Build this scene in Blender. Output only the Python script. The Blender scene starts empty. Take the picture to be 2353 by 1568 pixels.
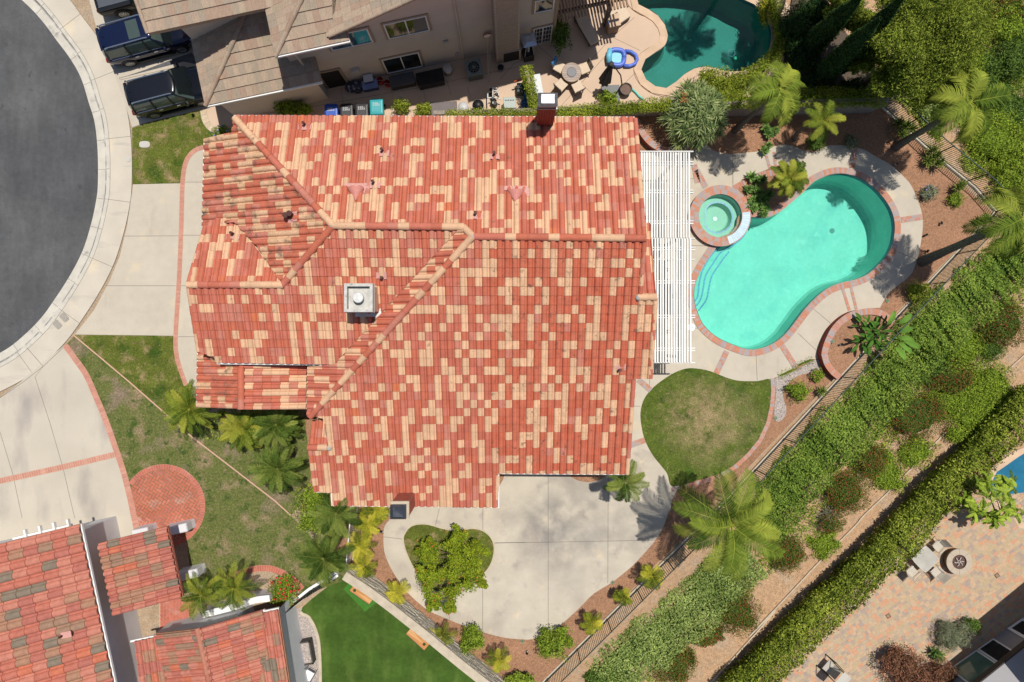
import bpy, bmesh, math, random
from mathutils import Vector, Matrix, noise as mnoise
from mathutils.geometry import tessellate_polygon
random.seed(7)
rnd = random.random
uni = random.uniform
PI = math.pi
R = math.radians
S = 42.0                      # picture units (photo 2353 wide) per metre on the ground
K = 50 / 42
H = 2353 / S * 24 / 36        # height of the drone
CX, CY = 1176.5, 784.0
scene = bpy.context.scene
col = scene.collection

def V(*a): return Vector(a)
def W(px, py, z=0.0):         # the point at height z seen at photo position px, py
    k = (H - z) / H / S
    return Vector(((px - CX) * k, (CY - py) * k, z))
def T(c, r, *a):              # notes taken on an enlarged quarter of the photo
    ox = (0, 574.5, 1149.0, 1721.2)[c]; oy = (0, 390.7, 769.8, 1147.3)[r]
    return [(ox + a[i] * .26858, oy + a[i + 1] * .26858) for i in range(0, len(a), 2)]
def P(*a): return [(a[i], a[i + 1]) for i in range(0, len(a), 2)]
def spl(pts, n=6, closed=False):
    out = []; N = len(pts)
    for i in range(N if closed else N - 1):
        if closed: p = [pts[(i + j) % N] for j in (-1, 0, 1, 2)]
        else: p = [pts[max(0, i - 1)], pts[i], pts[i + 1], pts[min(N - 1, i + 2)]]
        for k in range(n):
            u = k / n
            out.append(tuple(.5 * (2 * p[1][d] + (p[2][d] - p[0][d]) * u + (2 * p[0][d] - 5 * p[1][d] + 4 * p[2][d] - p[3][d]) * u * u + (3 * p[1][d] - p[0][d] - 3 * p[2][d] + p[3][d]) * u ** 3) for d in range(2)))
    if not closed: out.append(tuple(pts[-1]))
    return out
def WW(pts, z=0.0): return [tuple(W(x, y, z)[:2]) for x, y in pts]
def area(p): return .5 * sum(p[i][0] * p[(i + 1) % len(p)][1] - p[(i + 1) % len(p)][0] * p[i][1] for i in range(len(p)))
def inside(pt, poly):
    x, y = pt; c = False; n = len(poly); j = n - 1
    for i in range(n):
        xi, yi = poly[i][:2]; xj, yj = poly[j][:2]
        if (yi > y) != (yj > y) and x < (xj - xi) * (y - yi) / (yj - yi) + xi: c = not c
        j = i
    return c
def clip1(poly, ax, lim, keep_less):
    out = []; n = len(poly)
    for i in range(n):
        a = poly[i]; b = poly[(i + 1) % n]
        ia = (a[ax] <= lim) if keep_less else (a[ax] >= lim)
        ib = (b[ax] <= lim) if keep_less else (b[ax] >= lim)
        if ia: out.append(a)
        if ia != ib:
            t = (lim - a[ax]) / (b[ax] - a[ax])
            out.append((a[0] + t * (b[0] - a[0]), a[1] + t * (b[1] - a[1])))
    return out
def resample(pts, step, closed=False):
    q = [Vector(p[:2]) for p in pts]
    if closed: q.append(q[0])
    L = [0]
    for i in range(1, len(q)): L.append(L[-1] + (q[i] - q[i - 1]).length)
    n = max(1, round(L[-1] / step)); out = []; j = 0
    for i in range(n + 1):
        d = L[-1] * i / n
        while j < len(q) - 2 and L[j + 1] < d: j += 1
        seg = L[j + 1] - L[j]
        out.append(q[j].lerp(q[j + 1], 0 if seg == 0 else (d - L[j]) / seg))
    return out[:-1] if closed else out
def normals(q, closed=False):
    n = len(q); out = []
    for i in range(n):
        a = q[(i - 1) % n] if closed or i > 0 else q[i]
        b = q[(i + 1) % n] if closed or i < n - 1 else q[i]
        d = (b - a)
        d = d.normalized() if d.length > 0 else Vector((1, 0))
        out.append(Vector((-d.y, d.x)))
    return out
def offs(pts, d, closed=False):
    q = [Vector(p[:2]) for p in pts]; nn = normals(q, closed)
    return [tuple(a + b * d) for a, b in zip(q, nn)]

class MB:
    def __init__(s): s.v = []; s.f = []; s.m = []; s.r = []; s.X = None
    def V(s, p):
        p = Vector(p)
        s.v.append(s.X @ p if s.X is not None else p); return len(s.v) - 1
    def F(s, idx, mi=0, r=None): s.f.append(tuple(idx)); s.m.append(mi); s.r.append(rnd() if r is None else r)
    def face(s, pts, mi=0, r=None): s.F([s.V(p) for p in pts], mi, r)
    def box(s, c, size, rz=0.0, mi=0, r=None, rot=None):
        M = Matrix.Translation(c) @ (rot if rot is not None else Matrix.Rotation(rz, 4, 'Z'))
        h = [x / 2 for x in size]
        i = [s.V(M @ Vector((x * h[0], y * h[1], z * h[2]))) for z in (-1, 1) for x, y in ((-1, -1), (1, -1), (1, 1), (-1, 1))]
        r = rnd() if r is None else r
        for q in ((3, 2, 1, 0), (4, 5, 6, 7), (0, 1, 5, 4), (1, 2, 6, 5), (2, 3, 7, 6), (3, 0, 4, 7)): s.F([i[k] for k in q], mi, r)
    def bar(s, a, b, w, h, mi=0, r=None, up=(0, 0, 1)):
        a = Vector(a); b = Vector(b); d = (b - a)
        if d.length < 1e-6: return
        x = d.normalized(); u = Vector(up)
        y = u.cross(x)
        y = y.normalized() if y.length > 1e-4 else Vector((0, 1, 0))
        z = x.cross(y)
        M = Matrix((x, y, z)).transposed().to_4x4()
        s.box((a + b) / 2, (d.length, w, h), mi=mi, r=r, rot=M)
    def prism(s, poly, z0, z1, mi=0, r=None, top=True, bottom=True, mtop=None):
        if area(poly) < 0: poly = poly[::-1]
        n = len(poly); z0 = z0 if callable(z0) else (lambda x, y, c=z0: c); z1 = z1 if callable(z1) else (lambda x, y, c=z1: c)
        a = [s.V((x, y, z0(x, y))) for x, y in poly]; b = [s.V((x, y, z1(x, y))) for x, y in poly]
        r = rnd() if r is None else r
        for i in range(n): s.F((a[i], a[(i + 1) % n], b[(i + 1) % n], b[i]), mi, r)
        if top: s.F(b, mi if mtop is None else mtop, r)
        if bottom: s.F(a[::-1], mi, r)
    def loft(s, rings, mi=0, r=None, cap0=True, cap1=True, close=True):
        ids = [[s.V(p) for p in g] for g in rings]; n = len(ids[0])
        rr = rnd() if r is None else r
        for a, b in zip(ids, ids[1:]):
            for i in range(n if close else n - 1): s.F((a[i], a[(i + 1) % n], b[(i + 1) % n], b[i]), mi, rr)
        if cap0: s.F(ids[0][::-1], mi, rr)
        if cap1: s.F(ids[-1], mi, rr)
    def tube(s, path, rad, n=8, mi=0, r=None, caps=True):
        path = [Vector(p) for p in path]; rings = []
        N = len(path)
        rad = rad if hasattr(rad, '__len__') else [rad] * N
        pu = None
        for i, p in enumerate(path):
            d = (path[min(N - 1, i + 1)] - path[max(0, i - 1)])
            d = d.normalized() if d.length > 0 else Vector((0, 0, 1))
            if pu is None: pu = d.orthogonal().normalized()
            u = (pu - d * pu.dot(d)); u = u.normalized() if u.length > 1e-5 else d.orthogonal().normalized()
            pu = u; w = d.cross(u)
            rings.append([p + (u * math.cos(2 * PI * k / n) + w * math.sin(2 * PI * k / n)) * rad[i] for k in range(n)])
        s.loft(rings, mi, r, caps, caps)
    def cyl(s, a, b, r0, r1=None, n=16, mi=0, r=None): s.tube([a, b], [r0, r0 if r1 is None else r1], n, mi, r)
    def lathe(s, c, prof, n=20, mi=0, r=None, cap0=True, cap1=True):
        c = Vector(c)
        s.loft([[c + Vector((q * math.cos(2 * PI * k / n), q * math.sin(2 * PI * k / n), z)) for k in range(n)] for q, z in prof], mi, r, cap0, cap1)
    def build(s, name, mats, parent=None, smooth=False, world=True, bevel=0):
        me = bpy.data.meshes.new(name)
        vs = s.v
        if parent is not None and world:
            inv = parent_matrix(parent).inverted(); vs = [inv @ p for p in vs]
        me.from_pydata([tuple(p) for p in vs], [], s.f)
        if not isinstance(mats, (list, tuple)): mats = [mats]
        for m in mats: me.materials.append(m)
        me.polygons.foreach_set('material_index', s.m)
        if smooth: me.polygons.foreach_set('use_smooth', [True] * len(s.f))
        a = me.attributes.new('rnd', 'FLOAT', 'FACE'); a.data.foreach_set('value', s.r)
        me.update()
        o = bpy.data.objects.new(name, me); col.objects.link(o)
        if parent is not None: o.parent = parent
        if bevel:
            b = o.modifiers.new('bevel', 'BEVEL'); b.width = bevel; b.segments = 2; b.limit_method = 'ANGLE'
        return o
def parent_matrix(o):
    m = Matrix.Translation(o.location) @ o.rotation_euler.to_matrix().to_4x4()
    return parent_matrix(o.parent) @ m if o.parent else m
def tag(o, label=None, cat=None, group=None, kind=None):
    if label: o['label'] = label
    if cat: o['category'] = cat
    if group: o['group'] = group
    if kind: o['kind'] = kind
    return o
def thing(name, label, cat, loc=(0, 0, 0), rz=0.0, group=None):
    o = bpy.data.objects.new(name, None); o.empty_display_size = .3; col.objects.link(o)
    o.location = loc; o.rotation_euler = (0, 0, rz)
    return tag(o, label, cat, group)
def copy_tree(o, parent=None):
    c = o.copy(); col.objects.link(c)
    if parent is not None: c.parent = parent
    for ch in list(o.children): copy_tree(ch, c)
    return c

# ---------------------------------------------------------------- materials
def mat(name, c=None, ramp=None, rough=.75, metal=0.0, spec=.3, noise=(), patch=(), bump=None, trans=0.0, const=False, coat=0.0, spot=()):
    m = bpy.data.materials.new(name); m.use_nodes = True
    nt = m.node_tree; N = nt.nodes; L = nt.links
    b = N['Principled BSDF']; out = N['Material Output']
    tc = N.new('ShaderNodeTexCoord')
    def nz(scale, detail=3, stretch=None):
        n = N.new('ShaderNodeTexNoise'); n.inputs['Scale'].default_value = scale; n.inputs['Detail'].default_value = detail
        if stretch:
            mp = N.new('ShaderNodeMapping'); mp.inputs['Scale'].default_value = stretch[:3]
            if len(stretch) > 3: mp.inputs['Rotation'].default_value = (0, 0, stretch[3])
            L.new(tc.outputs['Object'], mp.inputs['Vector']); L.new(mp.outputs['Vector'], n.inputs['Vector'])
        else: L.new(tc.outputs['Object'], n.inputs['Vector'])
        return n.outputs['Fac']
    if ramp:
        at = N.new('ShaderNodeAttribute'); at.attribute_name = 'rnd'
        cr = N.new('ShaderNodeValToRGB'); e = cr.color_ramp.elements
        if const: cr.color_ramp.interpolation = 'CONSTANT'
        while len(e) < len(ramp): e.new(.5)
        for el, (p, cc) in zip(e, ramp): el.position = p; el.color = (*cc, 1)
        L.new(at.outputs['Fac'], cr.inputs['Fac']); cs = cr.outputs['Color']
    else:
        rg = N.new('ShaderNodeRGB'); rg.outputs[0].default_value = (*c, 1); cs = rg.outputs[0]
    for p in patch:               # (colour, scale, lo, hi[, stretch])
        mr = N.new('ShaderNodeMapRange'); mr.inputs['From Min'].default_value = p[2]; mr.inputs['From Max'].default_value = p[3]
        L.new(nz(p[1], 6, p[4] if len(p) > 4 else None), mr.inputs['Value'])
        mx = N.new('ShaderNodeMixRGB'); L.new(mr.outputs['Result'], mx.inputs['Fac']); L.new(cs, mx.inputs['Color1']); mx.inputs['Color2'].default_value = (*p[0], 1)
        cs = mx.outputs['Color']
    for p in spot:                # a worn or stained place of its own: (colour, x, y, radius, strength)
        vd = N.new('ShaderNodeVectorMath'); vd.operation = 'DISTANCE'; L.new(tc.outputs['Object'], vd.inputs[0]); vd.inputs[1].default_value = (p[1], p[2], 0)
        mr = N.new('ShaderNodeMapRange'); mr.inputs['From Min'].default_value = p[3]; mr.inputs['From Max'].default_value = p[3] * .25; mr.inputs['To Max'].default_value = .68; L.new(vd.outputs['Value'], mr.inputs['Value'])
        ad = N.new('ShaderNodeMath'); ad.operation = 'MULTIPLY'; L.new(mr.outputs['Result'], ad.inputs[0])
        m2 = N.new('ShaderNodeMapRange'); m2.inputs['From Min'].default_value = .36; m2.inputs['From Max'].default_value = .62; L.new(nz(p[4], 6), m2.inputs['Value']); L.new(m2.outputs['Result'], ad.inputs[1])
        mx = N.new('ShaderNodeMixRGB'); L.new(ad.outputs[0], mx.inputs['Fac']); L.new(cs, mx.inputs['Color1']); mx.inputs['Color2'].default_value = (*p[5 - 5], 1); cs = mx.outputs['Color']
    for n in noise:               # (scale, amount[, detail, stretch])
        mr = N.new('ShaderNodeMapRange'); mr.inputs['From Min'].default_value = .25; mr.inputs['From Max'].default_value = .75
        mr.inputs['To Min'].default_value = 1 - n[1]; mr.inputs['To Max'].default_value = 1 + n[1]
        L.new(nz(n[0], n[2] if len(n) > 2 else 3, n[3] if len(n) > 3 else None), mr.inputs['Value'])
        mx = N.new('ShaderNodeMixRGB'); mx.blend_type = 'MULTIPLY'; mx.inputs['Fac'].default_value = 1
        L.new(cs, mx.inputs['Color1']); L.new(mr.outputs['Result'], mx.inputs['Color2']); cs = mx.outputs['Color']
    L.new(cs, b.inputs['Base Color'])
    b.inputs['Roughness'].default_value = rough; b.inputs['Metallic'].default_value = metal
    b.inputs['Specular IOR Level'].default_value = spec
    if coat: b.inputs['Coat Weight'].default_value = coat
    if bump:
        bp = N.new('ShaderNodeBump'); bp.inputs['Strength'].default_value = bump[0]; bp.inputs['Distance'].default_value = bump[2] if len(bump) > 2 else .02
        L.new(nz(bump[1], 4), bp.inputs['Height']); L.new(bp.outputs['Normal'], b.inputs['Normal'])
    if trans:
        tr = N.new('ShaderNodeBsdfTranslucent'); L.new(cs, tr.inputs['Color'])
        ms = N.new('ShaderNodeMixShader'); ms.inputs['Fac'].default_value = trans
        L.new(b.outputs['BSDF'], ms.inputs[1]); L.new(tr.outputs['BSDF'], ms.inputs[2]); L.new(ms.outputs['Shader'], out.inputs['Surface'])
    return m

def leafmat(name, dark, mid, light, trans=.18, extra=None):
    rp = [(0, dark), (.45, mid), (1, light)] if not extra else [(0, dark), (.4, mid), (.72, light), (.8, extra), (1, extra)]
    return mat(name, ramp=rp, rough=.7, spec=.08, trans=trans, noise=((1.3, .22, 2),))

def water_mat(name, tint, scale, strength):
    m = bpy.data.materials.new(name); m.use_nodes = True
    nt = m.node_tree; N = nt.nodes; L = nt.links; N.remove(N['Principled BSDF']); out = N['Material Output']
    tr = N.new('ShaderNodeBsdfTransparent'); tr.inputs['Color'].default_value = (*tint, 1)
    gl = N.new('ShaderNodeBsdfGlossy'); gl.inputs['Roughness'].default_value = .05
    fr = N.new('ShaderNodeFresnel'); fr.inputs['IOR'].default_value = 1.33
    nz = N.new('ShaderNodeTexNoise'); nz.inputs['Scale'].default_value = scale; nz.inputs['Detail'].default_value = 4
    tc = N.new('ShaderNodeTexCoord'); L.new(tc.outputs['Object'], nz.inputs['Vector'])
    bp = N.new('ShaderNodeBump'); bp.inputs['Strength'].default_value = strength; bp.inputs['Distance'].default_value = .05
    L.new(nz.outputs['Fac'], bp.inputs['Height']); L.new(bp.outputs['Normal'], gl.inputs['Normal']); L.new(bp.outputs['Normal'], fr.inputs['Normal'])
    ms = N.new('ShaderNodeMixShader'); L.new(fr.outputs['Fac'], ms.inputs['Fac']); L.new(tr.outputs['BSDF'], ms.inputs[1]); L.new(gl.outputs['BSDF'], ms.inputs[2])
    L.new(ms.outputs['Shader'], out.inputs['Surface'])
    return m

M = {}
RED = (.49, .140, .082); RED2 = (.46, .134, .085); PNK = (.50, .19, .135); CRM = (.665, .415, .255); CRM2 = (.61, .38, .235); ORG = (.55, .16, .075)
M['tile'] = mat('clay_tile', ramp=[(0, CRM), (.21, CRM2), (.42, RED), (.56, RED2), (.74, (.50, .155, .105)), (.90, PNK), (.994, ORG)], const=True, rough=.8, spec=.2,
    noise=((2.5, .10, 4), (26, .16, 3)), patch=[((.16, .10, .07), 3.2, .66, .80), ((.22, .15, .11), 30, .70, .82), ((.60, .52, .36), 17, .765, .785)])
M['tile_dirty'] = mat('lichen_clay_tile', ramp=[(0, CRM2), (.21, (.58, .36, .21)), (.43, RED2), (.60, RED), (.90, PNK)], const=True, rough=.85, spec=.2,
    noise=((2.5, .14, 4), (26, .22, 3)), patch=[((.14, .095, .07), 2.6, .54, .76), ((.24, .16, .12), 9, .58, .80), ((.3, .2, .15), 30, .66, .80)])
M['tile_sw'] = mat('brown_clay_tile', ramp=[(0, (.44, .145, .10)), (.28, (.48, .185, .13)), (.50, (.40, .135, .10)), (.64, (.36, .19, .12)), (.80, (.21, .165, .12)), (.89, (.30, .18, .12)), (.96, (.50, .15, .085))], const=True, rough=.75, spec=.25,
    noise=((5, .15, 3), (28, .12, 3)))
M['tile_flat'] = mat('tan_flat_tile', ramp=[(0, (.33, .265, .20)), (.3, (.38, .285, .21)), (.55, (.40, .305, .225)), (.75, (.35, .245, .18)), (.995, (.55, .34, .18))], const=True, rough=.85, spec=.15,
    noise=((6, .12, 3, (3, .6, 1)), (24, .16, 3)), patch=[((.30, .27, .17), 1.4, .60, .85)])
M['stucco'] = mat('cream_stucco', c=(.62, .52, .40), rough=.9, noise=((20, .06),), bump=(.2, 60, .01))
M['white_stucco'] = mat('white_stucco', c=(.66, .65, .66), rough=.9, noise=((1.2, .05), (30, .05)), bump=(.25, 50, .01))
M['white'] = mat('white_paint', c=(.80, .80, .78), rough=.5, noise=((3, .04),))
M['white_slat'] = mat('weathered_white_paint', ramp=[(0, (.78, .78, .76)), (.7, (.74, .735, .71)), (1, (.64, .635, .61))], rough=.6, noise=((2.5, .07, 5), (14, .05)))
M['cream_trim'] = mat('cream_trim', c=(.62, .46, .32), rough=.6, noise=((6, .06),))
M['tan_trim'] = mat('tan_trim', c=(.36, .27, .19), rough=.7, noise=((8, .06),))
M['metal'] = mat('galvanised_metal', c=(.50, .50, .49), rough=.38, metal=.6, noise=((7, .12, 5),))
M['dark_metal'] = mat('dark_grey_metal', c=(.10, .11, .13), rough=.4, metal=.3, noise=((9, .15),))
M['black'] = mat('black_plastic', c=(.012, .012, .013), rough=.45, noise=((20, .1),))
M['pipe'] = mat('brown_vent_paint', c=(.08, .025, .02), rough=.6, noise=((20, .1),))
M['flash'] = mat('pink_flashing_paint', c=(.58, .30, .26), rough=.6, noise=((14, .2, 5),))
M['brick'] = mat('red_brick', ramp=[(0, (.30, .075, .045)), (.5, (.36, .10, .06)), (1, (.25, .07, .05))], rough=.85, noise=((18, .15),))
M['brick_dark'] = mat('deep_red_brick', ramp=[(0, (.27, .045, .025)), (1, (.20, .04, .025))], rough=.8, noise=((18, .15),))
M['mortar'] = mat('mortar', c=(.42, .35, .28), rough=.95, noise=((22, .15),))
M['mortar_pink'] = mat('pink_mortar', c=(.55, .34, .25), rough=.95, noise=((22, .12),))
M['coping'] = mat('coping_brick', ramp=[(0, (.46, .22, .16)), (.22, (.50, .21, .13)), (.42, (.45, .27, .22)), (.60, (.36, .30, .30)), (.82, (.42, .29, .25))], const=True, rough=.85, noise=((14, .14),))
M['edge_brick'] = mat('edging_brick', ramp=[(0, (.50, .235, .17)), (.5, (.46, .21, .155)), (1, (.54, .28, .205))], rough=.85, noise=((14, .14), (1.2, .12)))
M['herring'] = mat('herringbone_brick', ramp=[(0, (.44, .13, .085)), (.4, (.48, .15, .10)), (.7, (.40, .125, .095)), (1, (.51, .17, .12))], rough=.85, noise=((14, .12), (.9, .12)), patch=[((.50, .30, .24), 1.1, .58, .75)])
M['conc'] = mat('driveway_concrete', c=(.50, .445, .36), rough=.9, noise=((.35, .07, 4), (2.2, .05, 5), (45, .07)), patch=[((.60, .50, .34), .8, .60, .80), ((.42, .36, .29), 1.5, .64, .82, (1, .35, 1))])
M['conc_old'] = mat('stained_concrete', c=(.51, .455, .365), rough=.9, noise=((1.0, .10, 5), (45, .08)), patch=[((.40, .35, .29), .35, .50, .68), ((.36, .31, .27), 1.1, .58, .75), ((.60, .50, .37), .9, .62, .72)], spot=[((.27, .245, .22), W(1340, 1200).x, W(1340, 1200).y, 4.2, .8), ((.20, .185, .17), W(1265, 1215).x, W(1265, 1215).y, 2.6, 1.2)])
M['conc_drive2'] = mat('grey_worn_concrete', c=(.50, .45, .37), rough=.9, noise=((.5, .08, 5), (45, .07)), patch=[((.36, .32, .285), .45, .52, .72, (1.4, .55, 1, -.25)), ((.60, .46, .30), .8, .68, .8)])
M['conc_walk'] = mat('pavement_concrete', c=(.54, .485, .40), rough=.9, noise=((.8, .08, 5), (45, .07)), patch=[((.40, .37, .33), .9, .58, .76, (.3, 2, 1)), ((.66, .56, .40), .6, .6, .8)])
M['gutter_conc'] = mat('gutter_concrete', c=(.54, .505, .435), rough=.9, noise=((2, .12, 5), (45, .08)), patch=[((.30, .29, .27), 2.4, .60, .78)])
M['gutter_dark'] = mat('dark_kerb_line', c=(.26, .25, .23), rough=.9, noise=((3, .3, 5),), patch=[((.50, .47, .41), 2.0, .48, .62)])  # darker line where the gutter pan meets the kerb, with paler patches
M['joint'] = mat('dark_joint', c=(.16, .14, .12), rough=.95, noise=((9, .2),))
M['asphalt'] = mat('asphalt', c=(.084, .086, .089), rough=.95, spec=.2, noise=((.5, .18, 6), (60, .30, 2), (4, .08), (1.1, .10, 4, (3, .5, 1, .9))), patch=[((.11, .11, .11), .16, .45, .65), ((.045, .045, .046), 1.6, .67, .78), ((.10, .10, .098), .5, .62, .82, (3, .5, 1, .5))])
M['tan_conc'] = mat('tan_patio_concrete', c=(.58, .43, .315), rough=.9, noise=((.7, .07, 4), (40, .06)))
M['tan_cope'] = mat('tan_pool_coping', c=(.58, .42, .29), rough=.9, noise=((1.4, .14, 4), (40, .07)))
M['lawn'] = mat('mown_grass', c=(.105, .125, .022), rough=.95, spec=.1, noise=((38, .6, 2), (11, .3, 3), (1.6, .22, 3)), patch=[((.27, .20, .10), 1.3, .52, .68), ((.045, .085, .012), .9, .54, .68), ((.22, .17, .08), 5, .58, .72)], bump=(.6, 45, .03))
_p = W(1645, 975); _q = W(1600, 960)
M['lawn_rear'] = mat('worn_rear_grass', c=(.085, .118, .020), rough=.95, spec=.1, noise=((38, .6, 2), (11, .3, 3), (1.6, .2, 3)), patch=[((.045, .085, .012), .9, .54, .68), ((.20, .16, .07), 5, .58, .72)], spot=[((.34, .25, .14), _p.x, _p.y, 2.9, 1.1), ((.30, .22, .12), _q.x, _q.y, 2.6, 3.0)], bump=(.6, 45, .03))
M['lawn_dry'] = mat('dry_patchy_grass', c=(.118, .135, .038), rough=.95, spec=.1, noise=((36, .55, 2), (9, .28, 3)), patch=[((.27, .20, .12), .85, .52, .68), ((.055, .09, .02), 1.9, .54, .66), ((.25, .18, .135), .4, .58, .72), ((.20, .165, .085), 7, .54, .7)], bump=(.6, 45, .03))
M['turf'] = mat('artificial_turf', c=(.052, .100, .016), rough=.9, spec=.1, noise=((50, .4, 2), (.9, .25, 3), (5, .15)), patch=[((.095, .15, .03), .7, .50, .72, (1.6, .5, 1, .6))], bump=(.5, 60, .03))
M['mulch'] = mat('bark_mulch', c=(.34, .185, .11), rough=.95, spec=.1, noise=((34, .55, 3), (7, .22, 4), (.8, .15)), patch=[((.50, .29, .17), 24, .62, .72), ((.13, .06, .035), 19, .62, .75)], bump=(.9, 30, .04))
M['soil'] = mat('dry_soil', c=(.40, .30, .205), rough=.95, spec=.1, noise=((20, .35, 4), (1.2, .2, 4)), patch=[((.28, .23, .18), 1.2, .52, .72), ((.46, .27, .14), 6, .58, .72)], bump=(.7, 22, .05))
M['straw'] = mat('dry_straw_ground', c=(.46, .295, .175), rough=.95, spec=.1, noise=((26, .35, 3), (5, .2, 4)), patch=[((.43, .31, .21), .7, .50, .66), ((.55, .37, .20), 9, .58, .7)], bump=(.7, 28, .05))
M['gravel'] = mat('grey_gravel', c=(.40, .345, .31), rough=.9, noise=((14, .4, 2), (4, .15)), patch=[((.22, .20, .19), 12, .58, .68), ((.58, .52, .46), 10, .6, .68)], bump=(1, 16, .05))
M['plaster_s'] = mat('spa_plaster', c=(.33, .56, .45), rough=.9, noise=((5, .05),))
M['plaster'] = mat('pool_plaster', c=(.34, .64, .545), rough=.9, noise=((.6, .07, 4), (5, .05)), patch=[((.26, .56, .50), .9, .50, .78), ((.43, .70, .61), 2.2, .58, .78)])
M['plaster_n'] = mat('pebble_plaster', c=(.115, .265, .235), rough=.9, noise=((.8, .1, 4), (22, .16)))
M['tile_blue'] = mat('blue_pool_tile', ramp=[(0, (.03, .16, .34)), (1, (.05, .27, .50))], rough=.3, noise=((30, .3),))
M['tile_navy'] = mat('navy_pool_tile', ramp=[(0, (.01, .06, .12)), (1, (.02, .11, .19))], rough=.3, noise=((30, .3),))
M['water'] = water_mat('pool_water', (.64, .955, .92), 5, .05)
M['water_s'] = water_mat('spa_water', (.84, .98, .95), 6, .05)
M['water_n'] = water_mat('dark_pool_water', (.50, .88, .84), 7, .05)
M['glass'] = mat('dark_window_glass', c=(.018, .022, .022), rough=.06, spec=.6, noise=((2, .5),))
M['glass_green'] = mat('green_tinted_glass', c=(.10, .19, .155), rough=.1, spec=.6, noise=((.8, .3),))
M['siding'] = mat('tan_lap_siding', c=(.57, .49, .41), rough=.8, noise=((1.1, .06, 3), (14, .06, 2, (.2, .2, 6))))
M['wood_slat'] = mat('weathered_brown_wood', ramp=[(0, (.36, .23, .14)), (1, (.26, .165, .105))], rough=.8, noise=((6, .25, 4),))
M['iron'] = mat('green_black_iron', c=(.03, .055, .045), rough=.45, metal=.2, noise=((20, .2),))
M['block_wall'] = mat('grey_block_wall', c=(.30, .255, .21), rough=.95, noise=((7, .2, 4), (40, .1)))
M['stone'] = mat('grey_ledge_stone', ramp=[(0, (.36, .33, .27)), (.5, (.44, .405, .33)), (1, (.29, .27, .23))], rough=.95, noise=((9, .3, 4), (30, .15)))
M['cap_stone'] = mat('tan_cap_stone', c=(.50, .425, .32), rough=.9, noise=((3, .14, 4), (40, .1)))
M['trunk'] = mat('palm_trunk', c=(.13, .105, .085), rough=.95, noise=((3, .25, 3, (1, 1, 5)), (18, .25)), bump=(.6, 14, .03))
M['bark'] = mat('bark', c=(.16, .11, .075), rough=.95, noise=((8, .3, 4),))
M['paver'] = mat('patio_paver', ramp=[(0, (.52, .36, .23)), (.2, (.46, .345, .21)), (.4, (.54, .30, .18)), (.56, (.40, .30, .225)), (.72, (.44, .35, .235)), (.88, (.36, .28, .235)), (.95, (.56, .28, .165))], const=True, rough=.9, noise=((9, .12, 3), (40, .08)))
# foliage
M['lf_hedge'] = leafmat('hedge_leaf', (.028, .065, .012), (.100, .175, .028), (.230, .330, .070))
M['lf_queen'] = leafmat('queen_palm_leaflet', (.035, .070, .008), (.140, .205, .024), (.320, .360, .050))
M['lf_hedge2'] = leafmat('bright_hedge_leaf', (.035, .080, .010), (.165, .255, .036), (.345, .440, .080))
M['lf_pale'] = leafmat('grey_green_leaf', (.060, .110, .022), (.245, .325, .080), (.450, .530, .180))
M['lf_ivy'] = leafmat('yellow_green_leaf', (0.072, 0.111, 0.010), (0.208, 0.267, 0.023), (0.429, 0.455, 0.065))
M['lf_ficus'] = leafmat('glossy_hedge_leaf', (.030, .055, .008), (.185, .240, .024), (.500, .540, .090))
M['lf_lime'] = leafmat('lime_leaf', (.060, .105, .010), (.215, .310, .028), (.400, .500, .065))
M['lf_red'] = leafmat('red_tipped_leaf', (.030, .070, .012), (.110, .170, .026), (.200, .250, .045), extra=(0.304, 0.072, 0.035))
M['lf_copper'] = leafmat('copper_leaf', (0.053, 0.030, 0.021), (0.180, 0.090, 0.045), (0.330, 0.173, 0.090), extra=(0.405, 0.180, 0.128))
M['lf_pine'] = leafmat('feathery_leaf', (.045, .080, .010), (.185, .250, .028), (.390, .430, .070))
M['lf_cyp'] = leafmat('cypress_leaf', (0.012, 0.033, 0.011), (0.027, 0.063, 0.018), (0.068, 0.128, 0.030), trans=.1)
M['lf_tree'] = leafmat('orchard_leaf', (.060, .110, .008), (.215, .295, .020), (.400, .440, .035))
M['lf_palm'] = leafmat('palm_leaflet', (.028, .060, .008), (.105, .160, .025), (.250, .285, .060))
M['lf_palm_y'] = leafmat('yellowing_palm_leaflet', (.075, .110, .010), (.255, .270, .022), (.560, .500, .050))
M['lf_palm_l'] = leafmat('light_palm_leaflet', (.045, .085, .010), (.165, .215, .024), (.360, .360, .050))
M['lf_agave'] = leafmat('succulent_leaf', (0.038, 0.090, 0.021), (0.090, 0.173, 0.036), (0.195, 0.300, 0.075), trans=.1)
M['lf_dragon'] = leafmat('dragon_tree_leaf', (.050, .085, .025), (.180, .255, .085), (.400, .430, .190), trans=.12)
M['lf_banana'] = leafmat('broad_leaf', (0.045, 0.112, 0.018), (0.083, 0.203, 0.030), (0.173, 0.323, 0.053))
M['lf_silver'] = leafmat('silvery_leaf', (0.120, 0.144, 0.072), (0.228, 0.252, 0.144), (0.384, 0.396, 0.264))
M['fl_red'] = mat('red_flower', ramp=[(0, (.55, .01, .025)), (1, (.68, .03, .05))], rough=.6)
M['fl_orange'] = mat('orange_flower', ramp=[(0, (.62, .08, .03)), (1, (.70, .16, .05))], rough=.6)
M['fl_pink'] = mat('magenta_flower', ramp=[(0, (.60, .03, .28)), (1, (.70, .08, .38))], rough=.6)
M['fl_blue'] = mat('lavender_flower', ramp=[(0, (.22, .22, .55)), (1, (.36, .34, .66))], rough=.6)
M['twig'] = mat('grey_twig', c=(.34, .30, .27), rough=.9, noise=((8, .2),))
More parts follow.
